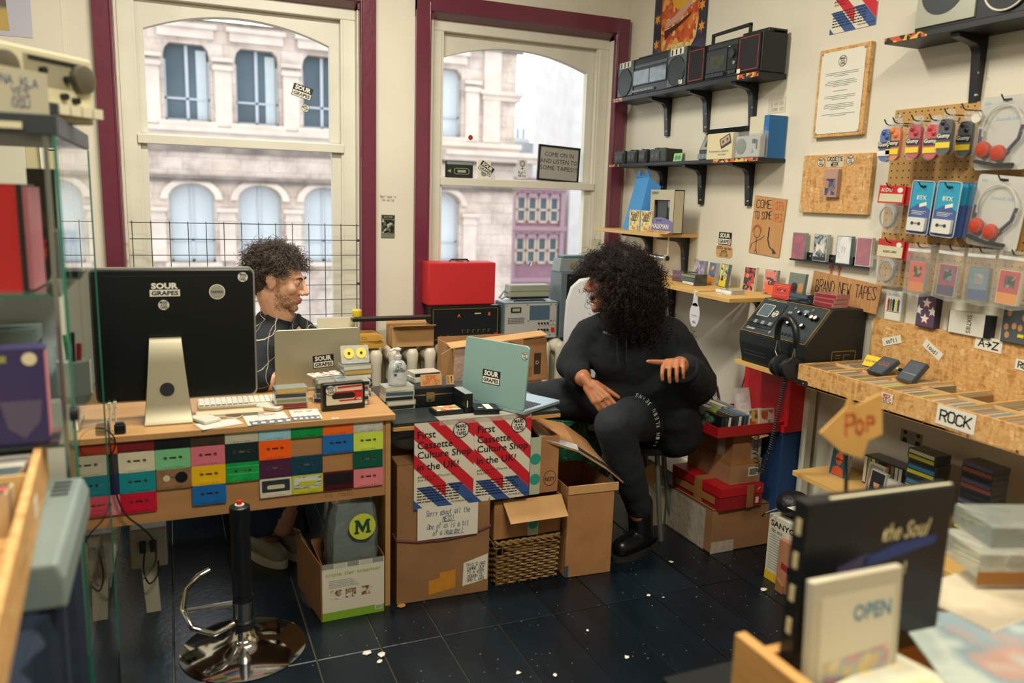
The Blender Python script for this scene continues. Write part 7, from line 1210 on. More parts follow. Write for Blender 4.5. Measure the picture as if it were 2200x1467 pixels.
t = thing('brown_box', 'brown box with blue print and a white label below the low shelf', 'box', (2.24, 2.235, .0), RW); sub(t, 'box', MB().box(0, .30, 0, .2, 0, .33), CARD, bevel=.001); text('D', mat('print_blue', '2f6a9c', .6), t, .03, -.0008, .28, .04, .055, .03); sub(t, 'white_label', MB().plate([(.05, -.16), (.19, -.14), (.18, -.05), (.045, -.07)], 0), STKW, (0, 0, .3306), (-PI/2, 0, 0)); hand('zuW\nmRw', INK, t, .12, .1, .3312, .06, .04, .0014, seed=3).rotation_euler = (-PI/2, 0, 0)
t = thing('black_bag', 'lumpy black bag lying on the white electronics carton', 'bag', (2.16, 2.235, .2655)); sub(t, 'bag', MB().ell((0, 0, .05), (.07, .06, .05), 16, 10), mat('bag_black', '0e1216', .45, bump=(30, .8)), smooth=True); sub(t, 'strap', MB().tube([(-.06, .02, .03), (-.1, .04, .01), (-.12, .03, .004)], .004, 6), BLKP)
t = shelf('pale low wooden shelf with tape stacks near the floor', 2.20, 1.72, 2.30, S5, .02, PINES, (2.1,), .16); t = shelf('second pale low wooden shelf further right near the floor', 2.14, 1.0, 1.66, .36, .02, PINES, (1.5,), .16)
# portrait-covered cases on the low shelf (plain figures)
SKN = mat('skin_print', 'b98a5c', .6); HAIRP = mat('print_dark', '1a1c20', .6)
def portrait(y, x, z, bg, skin, lab, w=.07, h_=.11, tilt=-.12, yaw=0., disc=False):
    t = wall_thing('cassette_case', lab, 'cassette case', y, z, x, 'portrait-covered cassettes on the low shelf', tilt=tilt, yaw=yaw); sub(t, 'case', MB().box(-w/2, w/2, 0, .016, 0, h_), CASEC[1]); c = sub(t, 'cover', MB().plate([(-w/2+.004, .004), (w/2-.004, .004), (w/2-.004, h_-.004), (-w/2+.004, h_-.004)], -.0006), bg)
    if disc: sub(c, 'disc', MB().plate(circ(w*.36, 20, 0, h_*.42), -.001), PINKP)
    sub(c, 'face', MB().plate(circ(w*.2, 18, 0, h_*.6, w*.26), -.0014), skin); sub(c, 'shoulders', MB().plate([(-w*.36, .006), (w*.36, .006), (w*.28, h_*.3), (0, h_*.38), (-w*.28, h_*.3)], -.0012), skin if skin is not SKN else HAIRP); sub(c, 'hair', MB().plate([(w*.2*math.cos(a)*1.1, h_*.62+w*.3*math.sin(a)) for a in [PI*k/10 for k in range(11)]], -.0018), HAIRP if skin is SKN else mat('print_orange2', 'd2603a', .6))
    if skin is not SKN: sub(c, 'spectacles', MB().tube([(-.014, -.002, h_*.6), (.018, -.002, h_*.6)], .0012, 4).tube([(-.008+.006*math.cos(a), -.002, h_*.6+.006*math.sin(a)) for a in [2*PI*k/10 for k in range(10)]], .001, 4, closed=True), MARK)
portrait(2.185, 2.31, S5+.0005, mat('cover_petrol', '2a5560', .5), mat('print_orange', 'c8502c', .6), 'cassette case with an orange profile portrait at the low shelf\'s left end', .085, .115)
portrait(1.99, 2.28, S5+.0005, mat('cover_taupe', '7f6f5c', .5), SKN, 'cassette case with a pink disc portrait on the low shelf', .075, .115, disc=True, yaw=-.1); portrait(1.94, 2.235, S5+.0005, HAIRP, SKN, 'cassette case with a dark suited portrait on the low shelf', .07, .112, yaw=-.1); portrait(1.865, 2.235, S5+.0005, mat('cover_bone', 'b9b3a0', .5), SKN, 'cassette case with a pale portrait at the right on the low shelf', .075, .1, yaw=-.05)
portrait(1.47, 2.33, .3605, mat('cover_bone', 'b9b3a0', .5), SKN, 'cassette case with a dark-haired portrait on the second low shelf', .10, .16)
rd = random.Random(6)
for i in range(14):
    t = thing('cassette_case', 'upright cassette case in the row on the low shelf, %s from the left' % (COLN+['tenth', 'eleventh', 'twelfth', 'thirteenth', 'fourteenth'])[i], 'cassette case', (2.36, 2.10-.0172*i, S5+.0005), group='upright cases on the low shelf', rot=(0, 0, RW)); sub(t, 'shell', MB().box(-.008, .008, -.0, .07, 0, .109), SMOKE); sub(t, 'spine_card', MB().box(-.0065, .0065, -.0008, 0, .005, .104), INLAY[rd.randrange(8)] if i != 2 else YELLOW)
SPC = [mat('spine_%d' % i, c, .4) for i, c in enumerate(['b9b52e', 'c7c6a8', '2a77a0', '8a4a38', '24292c', 'b9b52e', '55506a'])]
for name, y, x, n, z in (('left tape tower on the low shelf', 1.80, 2.31, 13, S5), ('tall right tape tower near the floor', 1.60, 2.31, 18, .36)):
    for k in range(n):
        on_ = ORD[k] if k < 10 else ['eleventh', 'twelfth', 'thirteenth', 'fourteenth', 'fifteenth', 'sixteenth', 'seventeenth', 'eighteenth'][k-10]
        flat_case(x+rd.uniform(-.003, .003), y+rd.uniform(-.003, .003), z+.0006+.0172*k, RW+rd.uniform(-.05, .05), SMOKE, SPC[rd.randrange(7)], '%s case up in the %s' % (on_, name), name)
t = wall_thing('picture_card', 'small card with two portraits stuck on the wall under the crate', 'card', 2.0, .622, XR-.001); sub(t, 'card', MB().box(-.046, .046, -.001, 0, -.024, .024), mat('card_grey', '8e938c', .6))
for x in (-.026, .03): sub(t, 'head', MB().plate(circ(.008, 12, x, .006, .011), -.0014), SKN); sub(t, 'hair', MB().plate(circ(.009, 12, x, .014, .007), -.0018), HAIRP); sub(t, 'coat', MB().plate([(x-.012, -.023), (x+.012, -.023), (x+.008, -.006), (x-.008, -.006)], -.0014), HAIRP)
# ================================================================== foreground crate, lower right
t = thing('pine_crate', 'out-of-focus pine crate of records in the foreground', 'crate', (.795, .5, .55)); CRM = mat('crate_pine', 'c08f4e', .55, noise=(6, .12, (1, 1, 8)))
sub(t, 'end_board', MB().box(0, .02, 0, .42, 0, .225), CRM, bevel=.002); sub(t, 'back_board', MB().box(.02, .95, .40, .42, 0, .19), CRM, bevel=.002); sub(t, 'front_board', MB().box(.02, .95, 0, .02, 0, .19), CRM, bevel=.002); sub(t, 'base', MB().box(.02, .95, .02, .4, 0, .012), CRM); sub(t, 'end_board', MB().box(.93, .95, .02, .4, 0, .19), CRM)
tt = thing('crate_table', 'dark table under the foreground crate', 'table', (1.27, .75, 0)); sub(tt, 'table_top', MB().box(-.44, .5, -.3, .4, .52, .548), BLKP); [sub(tt, 'leg', MB().box(x-.02, x+.02, y-.02, y+.02, 0, .52), BLKP) for x in (-.4, .45) for y in (-.3, .35)]
t = thing('record_box_set', 'big black record box set with pale script lettering in the foreground', 'box set', (1.018, .862, .72), -.05); BXS = mat('box_set_black', '0b1114', .4); sub(t, 'box', MB().box(-.149, .149, 0, .032, 0, .28), BXS, bevel=.002)
sub(t, 'lid_edge', MB().box(-.10, .149, .006, .012, .2802, .2812), CREAM); text('the Soul', mat('pale_gold', 'c8b98a', .5), t, .055, -.0008, .215, .10, .03, .02, shear=.4); sub(t, 'blue_smear', MB().plate([(-.03, .16), (.12, .185), (.12, .2), (.04, .195), (-.03, .178)], -.0008), mat('smear_blue', '223a78', .5)); sub(t, 'violet_smear', MB().plate([(-.08, .15), (-.02, .165), (-.02, .185), (-.08, .168)], -.0008), mat('smear_violet', '4d4a70', .5)); text('!', mat('pale_gold'), t, .06, -.001, .15, None, .022, .02)
for k in range(4): sub(t, 'spine_print', MB().box(-.1506, -.149, .01, .02, .06+k*.055, .085+k*.055), mat('pale_gold'))
t = thing('open_sign_case', 'pale cassette long-box printed with the word open in the foreground', 'box', (.925, .80, .715), rot=(-.06, 0, -.02)); sub(t, 'case', MB().box(-.088, .088, 0, .014, 0, .19), mat('openbox_white', 'bdb69c', .55), bevel=.002); sub(t, 'inner_panel', MB().plate([(-.07, .01), (.075, .01), (.075, .165), (-.07, .165)], -.0006), mat('openbox_panel', 'd3ccb4', .6)); text('OPEN', mat('open_blue', '4f8aa6', .6), t, .03, -.0012, .13, .075, .026, .02); sub(t, 'colour_print', MB().plate([(-.06, .012), (.07, .012), (.07, .07), (-.06, .06)], -.001), art('open_art', ['d3ccb4', 'c98a8a', '9ab0b8', 'd3b46a', 'd3ccb4'], 40, kind='NOISE')); sub(t, 'red_foot', MB().plate([(-.088, .0), (.088, .0), (.088, .008), (-.088, .008)], -.001), REDP)
for i, (x, y, z, w, dp, rz, cc, l) in enumerate([(.93, .70, .742, .26, .2, .2, ['c9a23c', 'd8cfae', 'b5b8a8', 'd9b64a', 'cdd3c0'], 'yellow and pale printed sleeve lying in the foreground crate'), (1.20, .76, .745, .26, .24, -.5, ['9aa8a0', 'b2bcae', '7d9398', 'b08a7c', 'a8b2a4'], 'grey green printed sleeve lying in the foreground crate'), (1.36, .90, .747, .26, .16, .1, ['b5ab92', 'c2b89c', 'a89d86'], 'buff cardboard sleeve lying at the back of the foreground crate')]):
    t = thing('record_sleeve', l, 'sleeve', (x, y, z), rz); sub(t, 'sleeve', MB().box(-w/2, w/2, -dp/2, dp/2, 0, .004), art('sleeve%d' % i, cc, 9, kind='NOISE', seed=i)); sub(t, 'edge', MB().box(-w/2, w/2, -dp/2-.001, -dp/2, 0, .004), STKW)
t = thing('plastic_tray', 'clear plastic tape tray with an amber edge in the right foreground', 'tray', (1.50, .93, .775), -.35); sub(t, 'tray', MB().box(-.14, .16, -.06, .06, .0, .045), film('tray_film', 'b5b8a8', .55)); sub(t, 'amber_edge', MB().box(-.14, .16, -.062, -.06, -.014, .012), mat('amber_wood', '8f5f26', .5)); sub(t, 'latch', MB().cyl((-.03, -.066, .02), (-.02, -.066, .045), .006, n=8), STKW); sub(t, 'latch', MB().cyl((.09, -.066, .02), (.1, -.066, .045), .006, n=8), STKW); sub(t, 'upper_tray', MB().box(-.10, .17, -.03, .09, .045, .085), film('tray_film2', '8f988f', .6))
t = thing('arrow_sign', 'cardboard arrow on a black stick pointing left in the foreground', 'sign', (1.122, 1.02, .815), rot=(0, -.1, -.1)); t.scale = (.8, .8, .8); sub(t, 'stick', MB().cyl((0, .004, -.332), (0, .004, .29), .0045, n=8), BLKP); sub(t, 'arrow', MB().prism([(-.078, .305), (-.012, .352), (.0, .385), (.012, .352), (.085, .372), (.09, .275), (.05, .265), (.038, .225), (-.02, .25)][::-1][::-1], -.003, 0), mat('arrow_card', 'd0a054', .8, noise=(20, .08))); hand('Pop', mat('arrow_orange', 'cf6a30', .7), t, .03, -.0036, .312, .085, .06, .007, seed=61)
# ================================================================== glass cabinet, left edge
GEDGE = mat('glass_edge_green', '1f6f5a', .15, spec=.8); CGL = pane('cabinet_glass', (.86, .93, .9), .05, .95); TOPM = mat('cabinet_top', '2c3336', .5)
t = thing('display_cabinet', 'tall glass display cabinet at the left edge of the picture', 'cabinet', (0, 0, 0)); X0, X1, Y0, Y1 = -.80, -.19, 1.72, 2.40
sub(t, 'top', MB().box(X0, X1+.006, Y0, Y1-.04, 1.528, 1.565), TOPM, bevel=.002); sub(t, 'top_trim', MB().box(X0, X1-.05, Y0-.003, Y0, 1.537, 1.549), CREAM); sub(t, 'base', MB().box(X0, X1, Y0, Y1, 0, .1), BLKP)
sub(t, 'side_pane', MB().add([(X1, Y0+.004, .1), (X1, Y1, .1), (X1, Y1, 1.528), (X1, Y0+.004, 1.528)], [(0, 1, 2, 3)]), CGL); sub(t, 'front_pane', MB().plate([(X0, .1), (X1-.004, .1), (X1-.004, 1.528), (X0, 1.528)], Y0+.002), pane('cabinet_front_glass', (.93, .97, .95), .03, .97))
sub(t, 'glass_edge', MB().box(X1-.003, X1+.003, Y0, Y0+.006, .1, 1.528), GEDGE); sub(t, 'glass_edge', MB().box(X1-.002, X1+.002, Y1-.002, Y1, .1, 1.528), GEDGE); sub(t, 'lock', MB().cyl((X1-.006, Y0-.004, 1.0), (X1+.01, Y0-.004, 1.0), .014, n=14), BLKP)
for z in (1.232, .93, .55): s = sub(t, 'glass_shelf', MB().box(X0+.01, X1-.01, Y0+.03, Y1-.02, z-.006, z), pane('shelf_glass', (.9, .96, .94), .04, .95)); sub(s, 'shelf_edge', MB().box(X0+.01, X1-.01, Y0+.029, Y0+.03, z-.006, z), GEDGE)
sub(t, 'steel_post', MB().box(X1-.022, X1-.014, Y0+.02, Y0+.028, .1, 1.528), STEEL)
# things inside
t = thing('red_box_set', 'bright red boxed set with a black spine inside the glass cabinet', 'box set', (-.315, 1.80, 1.2325), -.05); sub(t, 'box', MB().box(-.05, .045, 0, .12, 0, .205), RED); sub(t, 'spine', MB().box(.045, .055, 0, .12, 0, .205), BLKP); sub(t, 'inner_edge', MB().box(.055, .064, .003, .117, .003, .2), PINKP)
for i, x in enumerate((-.236, -.217, -.199)): t = thing('cassette_case', 'black spined cassette case standing in the cabinet, %s from the left' % COLN[i], 'cassette case', (x, 2.0, 1.2325), group='black spined cases in the cabinet'); sub(t, 'case', MB().box(-.0085, .0085, 0, .07, 0, .109), CASEC[0]); sub(t, 'spine_card', MB().box(-.006, .006, -.0008, 0, .004, .105), BLKP); sub(t, 'title', MB().box(-.002, .002, -.0014, -.0008, .035, .075), mat('olive_title', 'a8a06a', .5))
t = thing('sleeve_stack', 'dark picture sleeves standing behind the red box in the cabinet', 'sleeves', (-.262, 2.1, 1.2325)); sub(t, 'sleeve', MB().box(-.03, .025, 0, .012, 0, .24), art('sleeve_dark', ['12181a', '1e2a2c', '3a2c1c', 'b06a2a', '1a2022'], 26)); sub(t, 'white_edge', MB().box(.025, .034, 0, .012, 0, .24), WHITE); sub(t, 'red_label', MB().box(-.03, .0, -.001, 0, .06, .08), RED)
t = thing('red_label_box', 'small black box with a red label lying in the cabinet', 'box', (-.262, 1.93, 1.2325)); sub(t, 'box', MB().box(-.03, .012, 0, .1, 0, .05), BLKP); sub(t, 'red_label', MB().box(-.03, .012, -.001, 0, .05, .07), RED); sub(t, 'lid', MB().box(-.03, .012, 0, .1, .05, .07), mat('lid_red', '9c2a20', .5))
t = thing('paper_pile', 'pile of grey and white cases and papers on the lower cabinet shelf', 'papers', (-.32, 1.95, .9305)); sub(t, 'pile', MB().box(-.12, .04, 0, .2, 0, .12), mat('pile_white', 'b9bfc0', .6)); sub(t, 'dark_case', MB().box(-.1, .03, .02, .18, .12, .16), mat('case_dark_green', '27443e', .4)); sub(t, 'top_case', MB().box(-.09, .035, .03, .17, .16, .19), GREY); sub(t, 'white_sheet', MB().box(-.12, .06, .19, .194, .0, .28), mat('sheet_white', 'c6cbd0', .6))
t = thing('tape_dispenser', 'white and black cable tangle behind the cabinet door', 'cables', (-.225, 2.1, .9305)); sub(t, 'tub', MB().lathe([(.03, 0), (.036, .02), (.036, .1), (.032, .1)], 14), mat('tub_pale', 'aeb4ac', .5)); sub(t, 'red_tool', MB().cyl((.01, 0, .05), (.014, 0, .14), .006, n=8), RED); sub(t, 'green_tool', MB().cyl((-.01, .01, .05), (-.016, .01, .16), .004, n=8), mat('tool_green', '1f8a4a', .5)); sub(t, 'black_tool', MB().cyl((0, -.012, .05), (.004, -.02, .17), .005, n=8), BLKP)
# tape deck on top
t = thing('tape_deck', 'cream reel tape deck with dark knobs on top of the cabinet', 'tape deck', (-.236, 1.868, 1.566), math.radians(52)); sub(t, 'body', MB().box(-.2, .155, 0, .2, 0, .135), CREAM, bevel=.005); sub(t, 'sunken_panel', MB().box(-.02, .14, -.001, 0, .065, .122), mat('panel_shade', '8f8a70', .5)); sub(t, 'dark_panel', MB().box(-.19, -.1, -.002, 0, .02, .14), DGREY); sub(t, 'slot', MB().box(-.01, .13, -.003, -.001, .112, .12), BLKP)
for x in (-.055, .135): sub(t, 'spool_knob', MB().lathe([(.03, 0), (.028, .016), (.012, .02)], 18, M=Matrix.Translation((x-.015, 0, .09)) @ Matrix.Rotation(PI/2, 4, 'X')), mat('knob_olive', '55503c', .5), smooth=True)
for x, z in ((.02, .095), (.08, .085), (.13, .08), (.07, .05), (.1, .045)): sub(t, 'knob', MB().cyl((x, -.012, z), (x, 0, z), .007, n=12), BLKP)
for k in range(5): sub(t, 'piano_key', MB().box(.0+k*.03, .026+k*.03, -.03, 0, .012, .032), mat('key_cream', 'd3ceb0', .5) if k else DGREY)
cn = sub(t, 'price_card', MB().box(-.13, .0, -.034, -.032, .0, .085), mat('card_dull', 'aaa68c', .7)); hand('NA KLA\nYES\nGSU', INK, cn, -.065, -.0348, .042, .085, .06, .002, seed=71)
# crate, boxes and the grey case in front of the cabinet
t = thing('left_crate', 'osb crate of cassettes running towards the camera at the left edge', 'crate', (-.222, 1.45, .88), math.radians(3.5)); sub(t, 'side_board', MB().box(-.012, 0, -.62, .262, 0, .09), OSB); sub(t, 'end_board', MB().box(-.42, -.012, .25, .262, 0, .09), OSB); sub(t, 'base', MB().box(-.42, -.012, -.62, .25, 0, .008), OSB); sub(t, 'divider', MB().box(-.42, -.012, .02, .026, .008, .085), PINE); sub(t, 'label', MB().box(.0002, .001, -.05, -.01, .03, .06), STKW)
rd = random.Random(14)
for k in range(15):
    t = thing('filed_cassette', 'coloured cassette filed in the left-edge crate, %s from its far end' % (COLN+['tenth', 'eleventh', 'twelfth', 'thirteenth', 'fourteenth', 'fifteenth'])[k], 'cassette case', (-.295-.001*k, 1.665-.0172*k-(.02 if k > 11 else 0), .8885), group='cassettes in the left crate', rot=(0, 0, math.radians(3.5)+PI/2*0)); sub(t, 'shell', MB().box(-.054, .054, -.008, .008, 0, .07), FIL[rd.randrange(9)]); sub(t, 'edge_card', MB().box(-.05, .05, -.006, .006, .0701, .0706), [YELLOW, SMOKE, INLAY[4], STKW, REDP, CASEC[3]][rd.randrange(6)])
t = thing('flat_sleeves', 'dark printed sleeves lying on the left-edge crate', 'sleeves', (-.31, 1.62, .9705), .05); sub(t, 'sleeves', MB().box(-.1, .105, -.02, .08, 0, .008), art('sleeves_dark', ['1a1c28', '4a3038', '2a3440', '6a4a48'], 20)); sub(t, 'lower_sleeve', MB().box(-.1, .1, -.025, .07, -.0004, .003), DGREY)
t = thing('purple_box', 'purple retail box with an orange panel standing on the left-edge crate', 'box', (-.275, 1.60, .9795), .03); sub(t, 'box', MB().box(-.10, .058, 0, .045, 0, .175), mat('box_purple', '2e2a56', .45), bevel=.002); sub(t, 'pink_side', MB().box(.058, .0586, .002, .043, .01, .165), PINKP); sub(t, 'orange_panel', MB().plate([(-.09, .045), (-.02, .045), (-.02, .125), (-.09, .125)], -.0006), art('panel_orange', ['d89a2c', 'cf6a2a', 'e0b04a', 'c2502a'], 30, kind='NOISE')); sub(t, 'grey_shield', MB().plate([(-.015, .08), (.05, .08), (.045, .04), (.02, .01), (-.005, .03)], -.0006), mat('shield_grey', '514c62', .5)); sub(t, 'title', MB().plate([(-.06, .15), (.0, .15), (.0, .162), (-.06, .162)], -.0006), mat('title_olive', '8a8a4a', .5)); sub(t, 'star_mark', MB().plate(circ(.012, 10, .035, .155), -.0006), CREAM)
t = thing('grey_case', 'long grey plastic equipment case below the left-edge crate', 'case', (-.225, 1.30, .80)); sub(t, 'case', MB().prism([(-.05, 0), (.055, 0), (.055, .05), (.045, .076), (-.04, .076), (-.05, .06)], .0, .40, M=None), mat('case_greygreen', '7a8a84', .5, noise=(6, .06)), bevel=.006, smooth=False)
for k in range(4): sub(t, 'vent', MB().box(-.0, .03, .30+k*.022, .312+k*.022, .0762, .0768), BLACK)
t = thing('draped_table', 'table covered in dark blue cloth below the left-edge crate', 'table', (-.62, 1.2, 0)); DRAPE = mat('drape_navy', '0d2034', .8, noise=(5, .3), bump=(12, .5)); q = MB(); P = []
for k in range(40): s = k/39; P.append((.42+.012*math.sin(k*1.7), -.7+1.2*s))
sub(t, 'cloth_side', MB().prism(P + [(-.4, .5), (-.4, -.7)], 0, .795, axis='z'), DRAPE); sub(t, 'cloth_top', MB().box(-.4, .41, -.69, .49, .795, .7995), DRAPE)
t = thing('crate_riser', 'dark block lifting the left-edge crate above the draped table', 'block', (-.45, 1.35, .8)); sub(t, 'block', MB().box(-.15, .15, -.3, .3, 0, .0795), BLKP); sub(t, 'felt_top', MB().box(-.15, .15, -.3, .3, .0795, .08), DGREY)
t = thing('flight_case', 'dark equipment case standing deep under the beech desk', 'case', (.18, 3.62, 0)); sub(t, 'case', MB().box(-.44, .44, 0, .22, 0, .52), mat('case_matt_black', '0c1012', .8), bevel=.006); sub(t, 'lid_strip', MB().box(-.441, .441, -.001, .221, .36, .375), STEEL)  # added box: blocks window-side light to darken the space under the desk
# far left on the back wall
struct('trim_1', MB().box(-3.2, -.40, YB-.02, YB, 0, ZC), WALL)
t = thing('wall_poster', 'faded coloured poster high on the back wall above the cabinet', 'poster', (-.585, YB-.021, 2.17)); sub(t, 'sheet', MB().box(-.08, .075, -.001, 0, -.12, .3), mat('poster_lilac', 'b8b8c4', .6)); sub(t, 'colour_patch', MB().plate([(-.07, -.1), (-.01, -.1), (-.02, .12), (-.07, .2)], -.0016), art('patch_warm', ['a8823c', '6b3a38', '3f5a4c', 'b89a4a'], 14, kind='NOISE')); sub(t, 'red_streak', MB().plate([(.02, .1), (.035, .04), (.045, .15), (.03, .25)], -.0018), mat('streak', '8a3a44', .6))
t = thing('wall_paper_sheet', 'curling cream sheet with a round logo on the wall behind the cabinet', 'paper', (-.50, YB-.021, 1.62)); sub(t, 'sheet', MB().box(-.07, .07, -.001, 0, -.2, .16), mat('sheet_cream', 'c9bd92', .7)); badge(t, .03, -.0016, .02, .06); sub(t, 'curl', MB().prism([(-.01, -.2), (.015, -.2), (.0, .14), (-.02, .14)], -.02, -.016), WHITE)
# ================================================================== people
def caps(mb, p0, p1, r0, r1, n=14):
    p0, p1 = Vector(p0), Vector(p1); mb.cyl(p0, p1, r0, r1, n); mb.ell(tuple(p0), r0, n, 8); mb.ell(tuple(p1), r1, n, 8)
def chain(mb, pts, rs):
    for a, b, r, s in zip(pts, pts[1:], rs, rs[1:]): caps(mb, a, b, r, s)
def sculpt(name, mb, voxel, smooth=4, fac=.5, wr=None):
    """fuse overlapping volumes into one continuous smooth skin"""
    o = bpy.data.objects.new('tmp', mb.mesh('tmp')); C.objects.link(o); m = o.modifiers.new('r', 'REMESH'); m.mode = 'VOXEL'; m.voxel_size = voxel
    s = o.modifiers.new('s', 'SMOOTH'); s.factor = fac; s.iterations = smooth
    if wr:
        tx = bpy.data.textures.new('wr', 'CLOUDS'); tx.noise_scale = wr[0]; dsp = o.modifiers.new('d', 'DISPLACE'); dsp.texture = tx; dsp.strength = wr[1]; dsp.mid_level = .5; dsp.texture_coords = 'GLOBAL'
    bpy.context.view_layer.update(); me = bpy.data.meshes.new_from_object(o.evaluated_get(bpy.context.evaluated_depsgraph_get())); me.name = name
    bpy.data.objects.remove(o); me.materials.clear(); me.polygons.foreach_set('use_smooth', [True]*len(me.polygons)); return me
def frame(o, f, up=(0, 0, 1), s=1.):
    """head frame: x = the person's left-right, y = where the face looks, z = up"""
    f = Vector(f).normalized(); u = Vector(up); x = f.cross(u).normalized(); u = x.cross(f); return Matrix.Translation(o) @ Matrix(((x.x, f.x, u.x, 0), (x.y, f.y, u.y, 0), (x.z, f.z, u.z, 0), (0, 0, 0, 1))) @ Matrix.Scale(s, 4)
def head_prims(mb, M, open_=0., nose=1.):
    E = lambda c, r: mb.ell(c, r, 20, 12, 0, M)
    E((0, -.02, .03), (.074, .096, .084)); E((0, .034, -.028), (.057, .056, .072)); E((0, .04, -.078-open_*.4), (.043, .045, .033)); E((0, .076, -.102-open_), (.02, .018, .016)); E((0, .074, .024), (.048, .018, .013))
    for s in (-1, 1):
        E((s*.036, .06, -.024), (.025, .024, .026)); E((s*.011, .099, -.036), (.009, .012, .009)); E((s*.079, -.008, -.008), (.009, .02, .032)); E((s*.085, -.015, .002), (.007, .02, .026)); E((s*.031, .074, .006), (.017, .012, .012))
    for i in range(7): t = i/6; E((0, .088+.024*nose*t, .014-.044*t), (.0085+.005*t, .011+.003*t, .011))
    E((0, .092, -.062+open_*.1), (.022, .011, .0062)); E((0, .090, -.074-open_), (.0195, .0105, .007))
def limb_hand(mb, w, d, n, s, curl, spread=.1, thumb=(.6, .3), sc=1.):
    """hand: w wrist, d pointing, n palm side, s thumb side; four fingers of unequal length and a thumb from the side of the palm"""
    w = Vector(w); d = Vector(d).normalized(); n = Vector(n); n = (n-d*n.dot(d)).normalized(); s = Vector(s); s = (s-d*s.dot(d)-n*s.dot(n)).normalized(); tips = []
    caps(mb, w-d*.03*sc, w+d*.02*sc, .024*sc, .019*sc)
    for k, (off, L) in enumerate([(.028, (.044, .026, .021)), (.0095, (.048, .03, .022)), (-.0095, (.044, .028, .021)), (-.027, (.034, .021, .019))]):
        base = w + d*(.088-.004*k-(.006 if k == 3 else 0))*sc + s*off*sc; caps(mb, w+s*off*.55*sc+d*.012, base, .0155*sc, .0115*sc)
        p = base; a = 0; dd = (d + s*spread*(off/.028)).normalized()
        for j in range(3):
            a += curl[k][j]; q = p + (dd*math.cos(a) + n*math.sin(a))*L[j]*sc; caps(mb, p, q, (.0096-.0009*j-.0008*(k == 3))*sc, (.0088-.0009*j-.0008*(k == 3))*sc, 10); p = q
        tips.append((p, dd*math.cos(a)+n*math.sin(a)))
    b = w + d*.022*sc + s*.022*sc + n*.006; t1 = b + (d*math.cos(thumb[0]) + s*math.sin(thumb[0]) + n*thumb[1]).normalized()*.042*sc; dd = (d*math.cos(thumb[0]*.7) + s*math.sin(thumb[0]*.7) + n*thumb[1]*.6).normalized(); t2 = t1+dd*.032*sc; t3 = t2+dd*.026*sc
    caps(mb, w+d*.01, b, .02*sc, .0175*sc, 10); caps(mb, b, t1, .0165*sc, .0115*sc, 10); caps(mb, t1, t2, .0115*sc, .0102*sc, 10); caps(mb, t2, t3, .0102*sc, .008*sc, 10); tips.append((t3, dd)); return tips
def curls(name, m, parent, seeds, rnd, L, R, turns, th, npts=18):
    """curly locks: seeds are (point, direction); each lock is a thin helical tube"""
    V = []; F = []; ang = np.array([0, 2*PI/3, 4*PI/3])
    for p, d in seeds:
        d = Vector(d).normalized(); a = d.orthogonal().normalized(); b = d.cross(a); ph = rnd.uniform(0, 6.28); l = L*rnd.uniform(.6, 1.3); rr = R*rnd.uniform(.6, 1.35); bend = Vector((rnd.uniform(-1, 1), rnd.uniform(-1, 1), rnd.uniform(-1.2, .3)))*l*.35; k0 = len(V)
        for i in range(npts):
            s = i/(npts-1); t = ph + turns*2*PI*s; c = Vector(p) + d*(l*s) + bend*s*s + a*(rr*math.cos(t)) + b*(rr*math.sin(t)); rad = th*(1-.4*s)
            u = (-a*math.sin(t)+b*math.cos(t)); o1 = (a*math.cos(t)+b*math.sin(t))*rad; o2 = d*rad
            V += [tuple(c+o1), tuple(c-o1*.5+o2*.87), tuple(c-o1*.5-o2*.87)]
        for i in range(npts-1):
            q = k0+3*i
            for j in range(3): F.append((q+j, q+(j+1) % 3, q+3+(j+1) % 3, q+3+j))
    me = bpy.data.meshes.new(name); me.from_pydata(V, [], F); me.update(); me.polygons.foreach_set('use_smooth', [True]*len(me.polygons)); return obj(name, me, m, parent)
def paint(me, M, rules):
    """material index per face from head-local position"""
    n = len(me.polygons); c = np.empty(n*3); me.polygons.foreach_get('center', c); c = c.reshape(-1, 3); Mi = np.array(M.inverted()); l = c @ Mi[:3, :3].T + Mi[:3, 3]; idx = np.zeros(n, int)
    for k, fn in rules: idx[fn(l[:, 0], l[:, 1], l[:, 2])] = k
    me.polygons.foreach_set('material_index', idx.astype(np.int32))
def eyes(parent, M, look=(0, 1, 0), iris='3a2718', lid=None):
    for s in (-1, 1):
        c = M @ Vector((s*.031, .0775, .006)); e = sub(parent, 'eye', MB().ell((0, 0, 0), .0108, 14, 10), mat('eye_white', 'd8d2c8', .25), tuple(c), smooth=True); dv = (M.to_3x3() @ Vector(look)).normalized()
        sub(e, 'iris', MB().cyl(dv*.0088, dv*.0112, .0055, .004, 12), mat('iris_' + iris, iris, .2))
        if lid: sub(e, 'eyelid', MB().ell((0, 0, .0035), (.0118, .0118, .0092), 12, 8), lid, smooth=True)
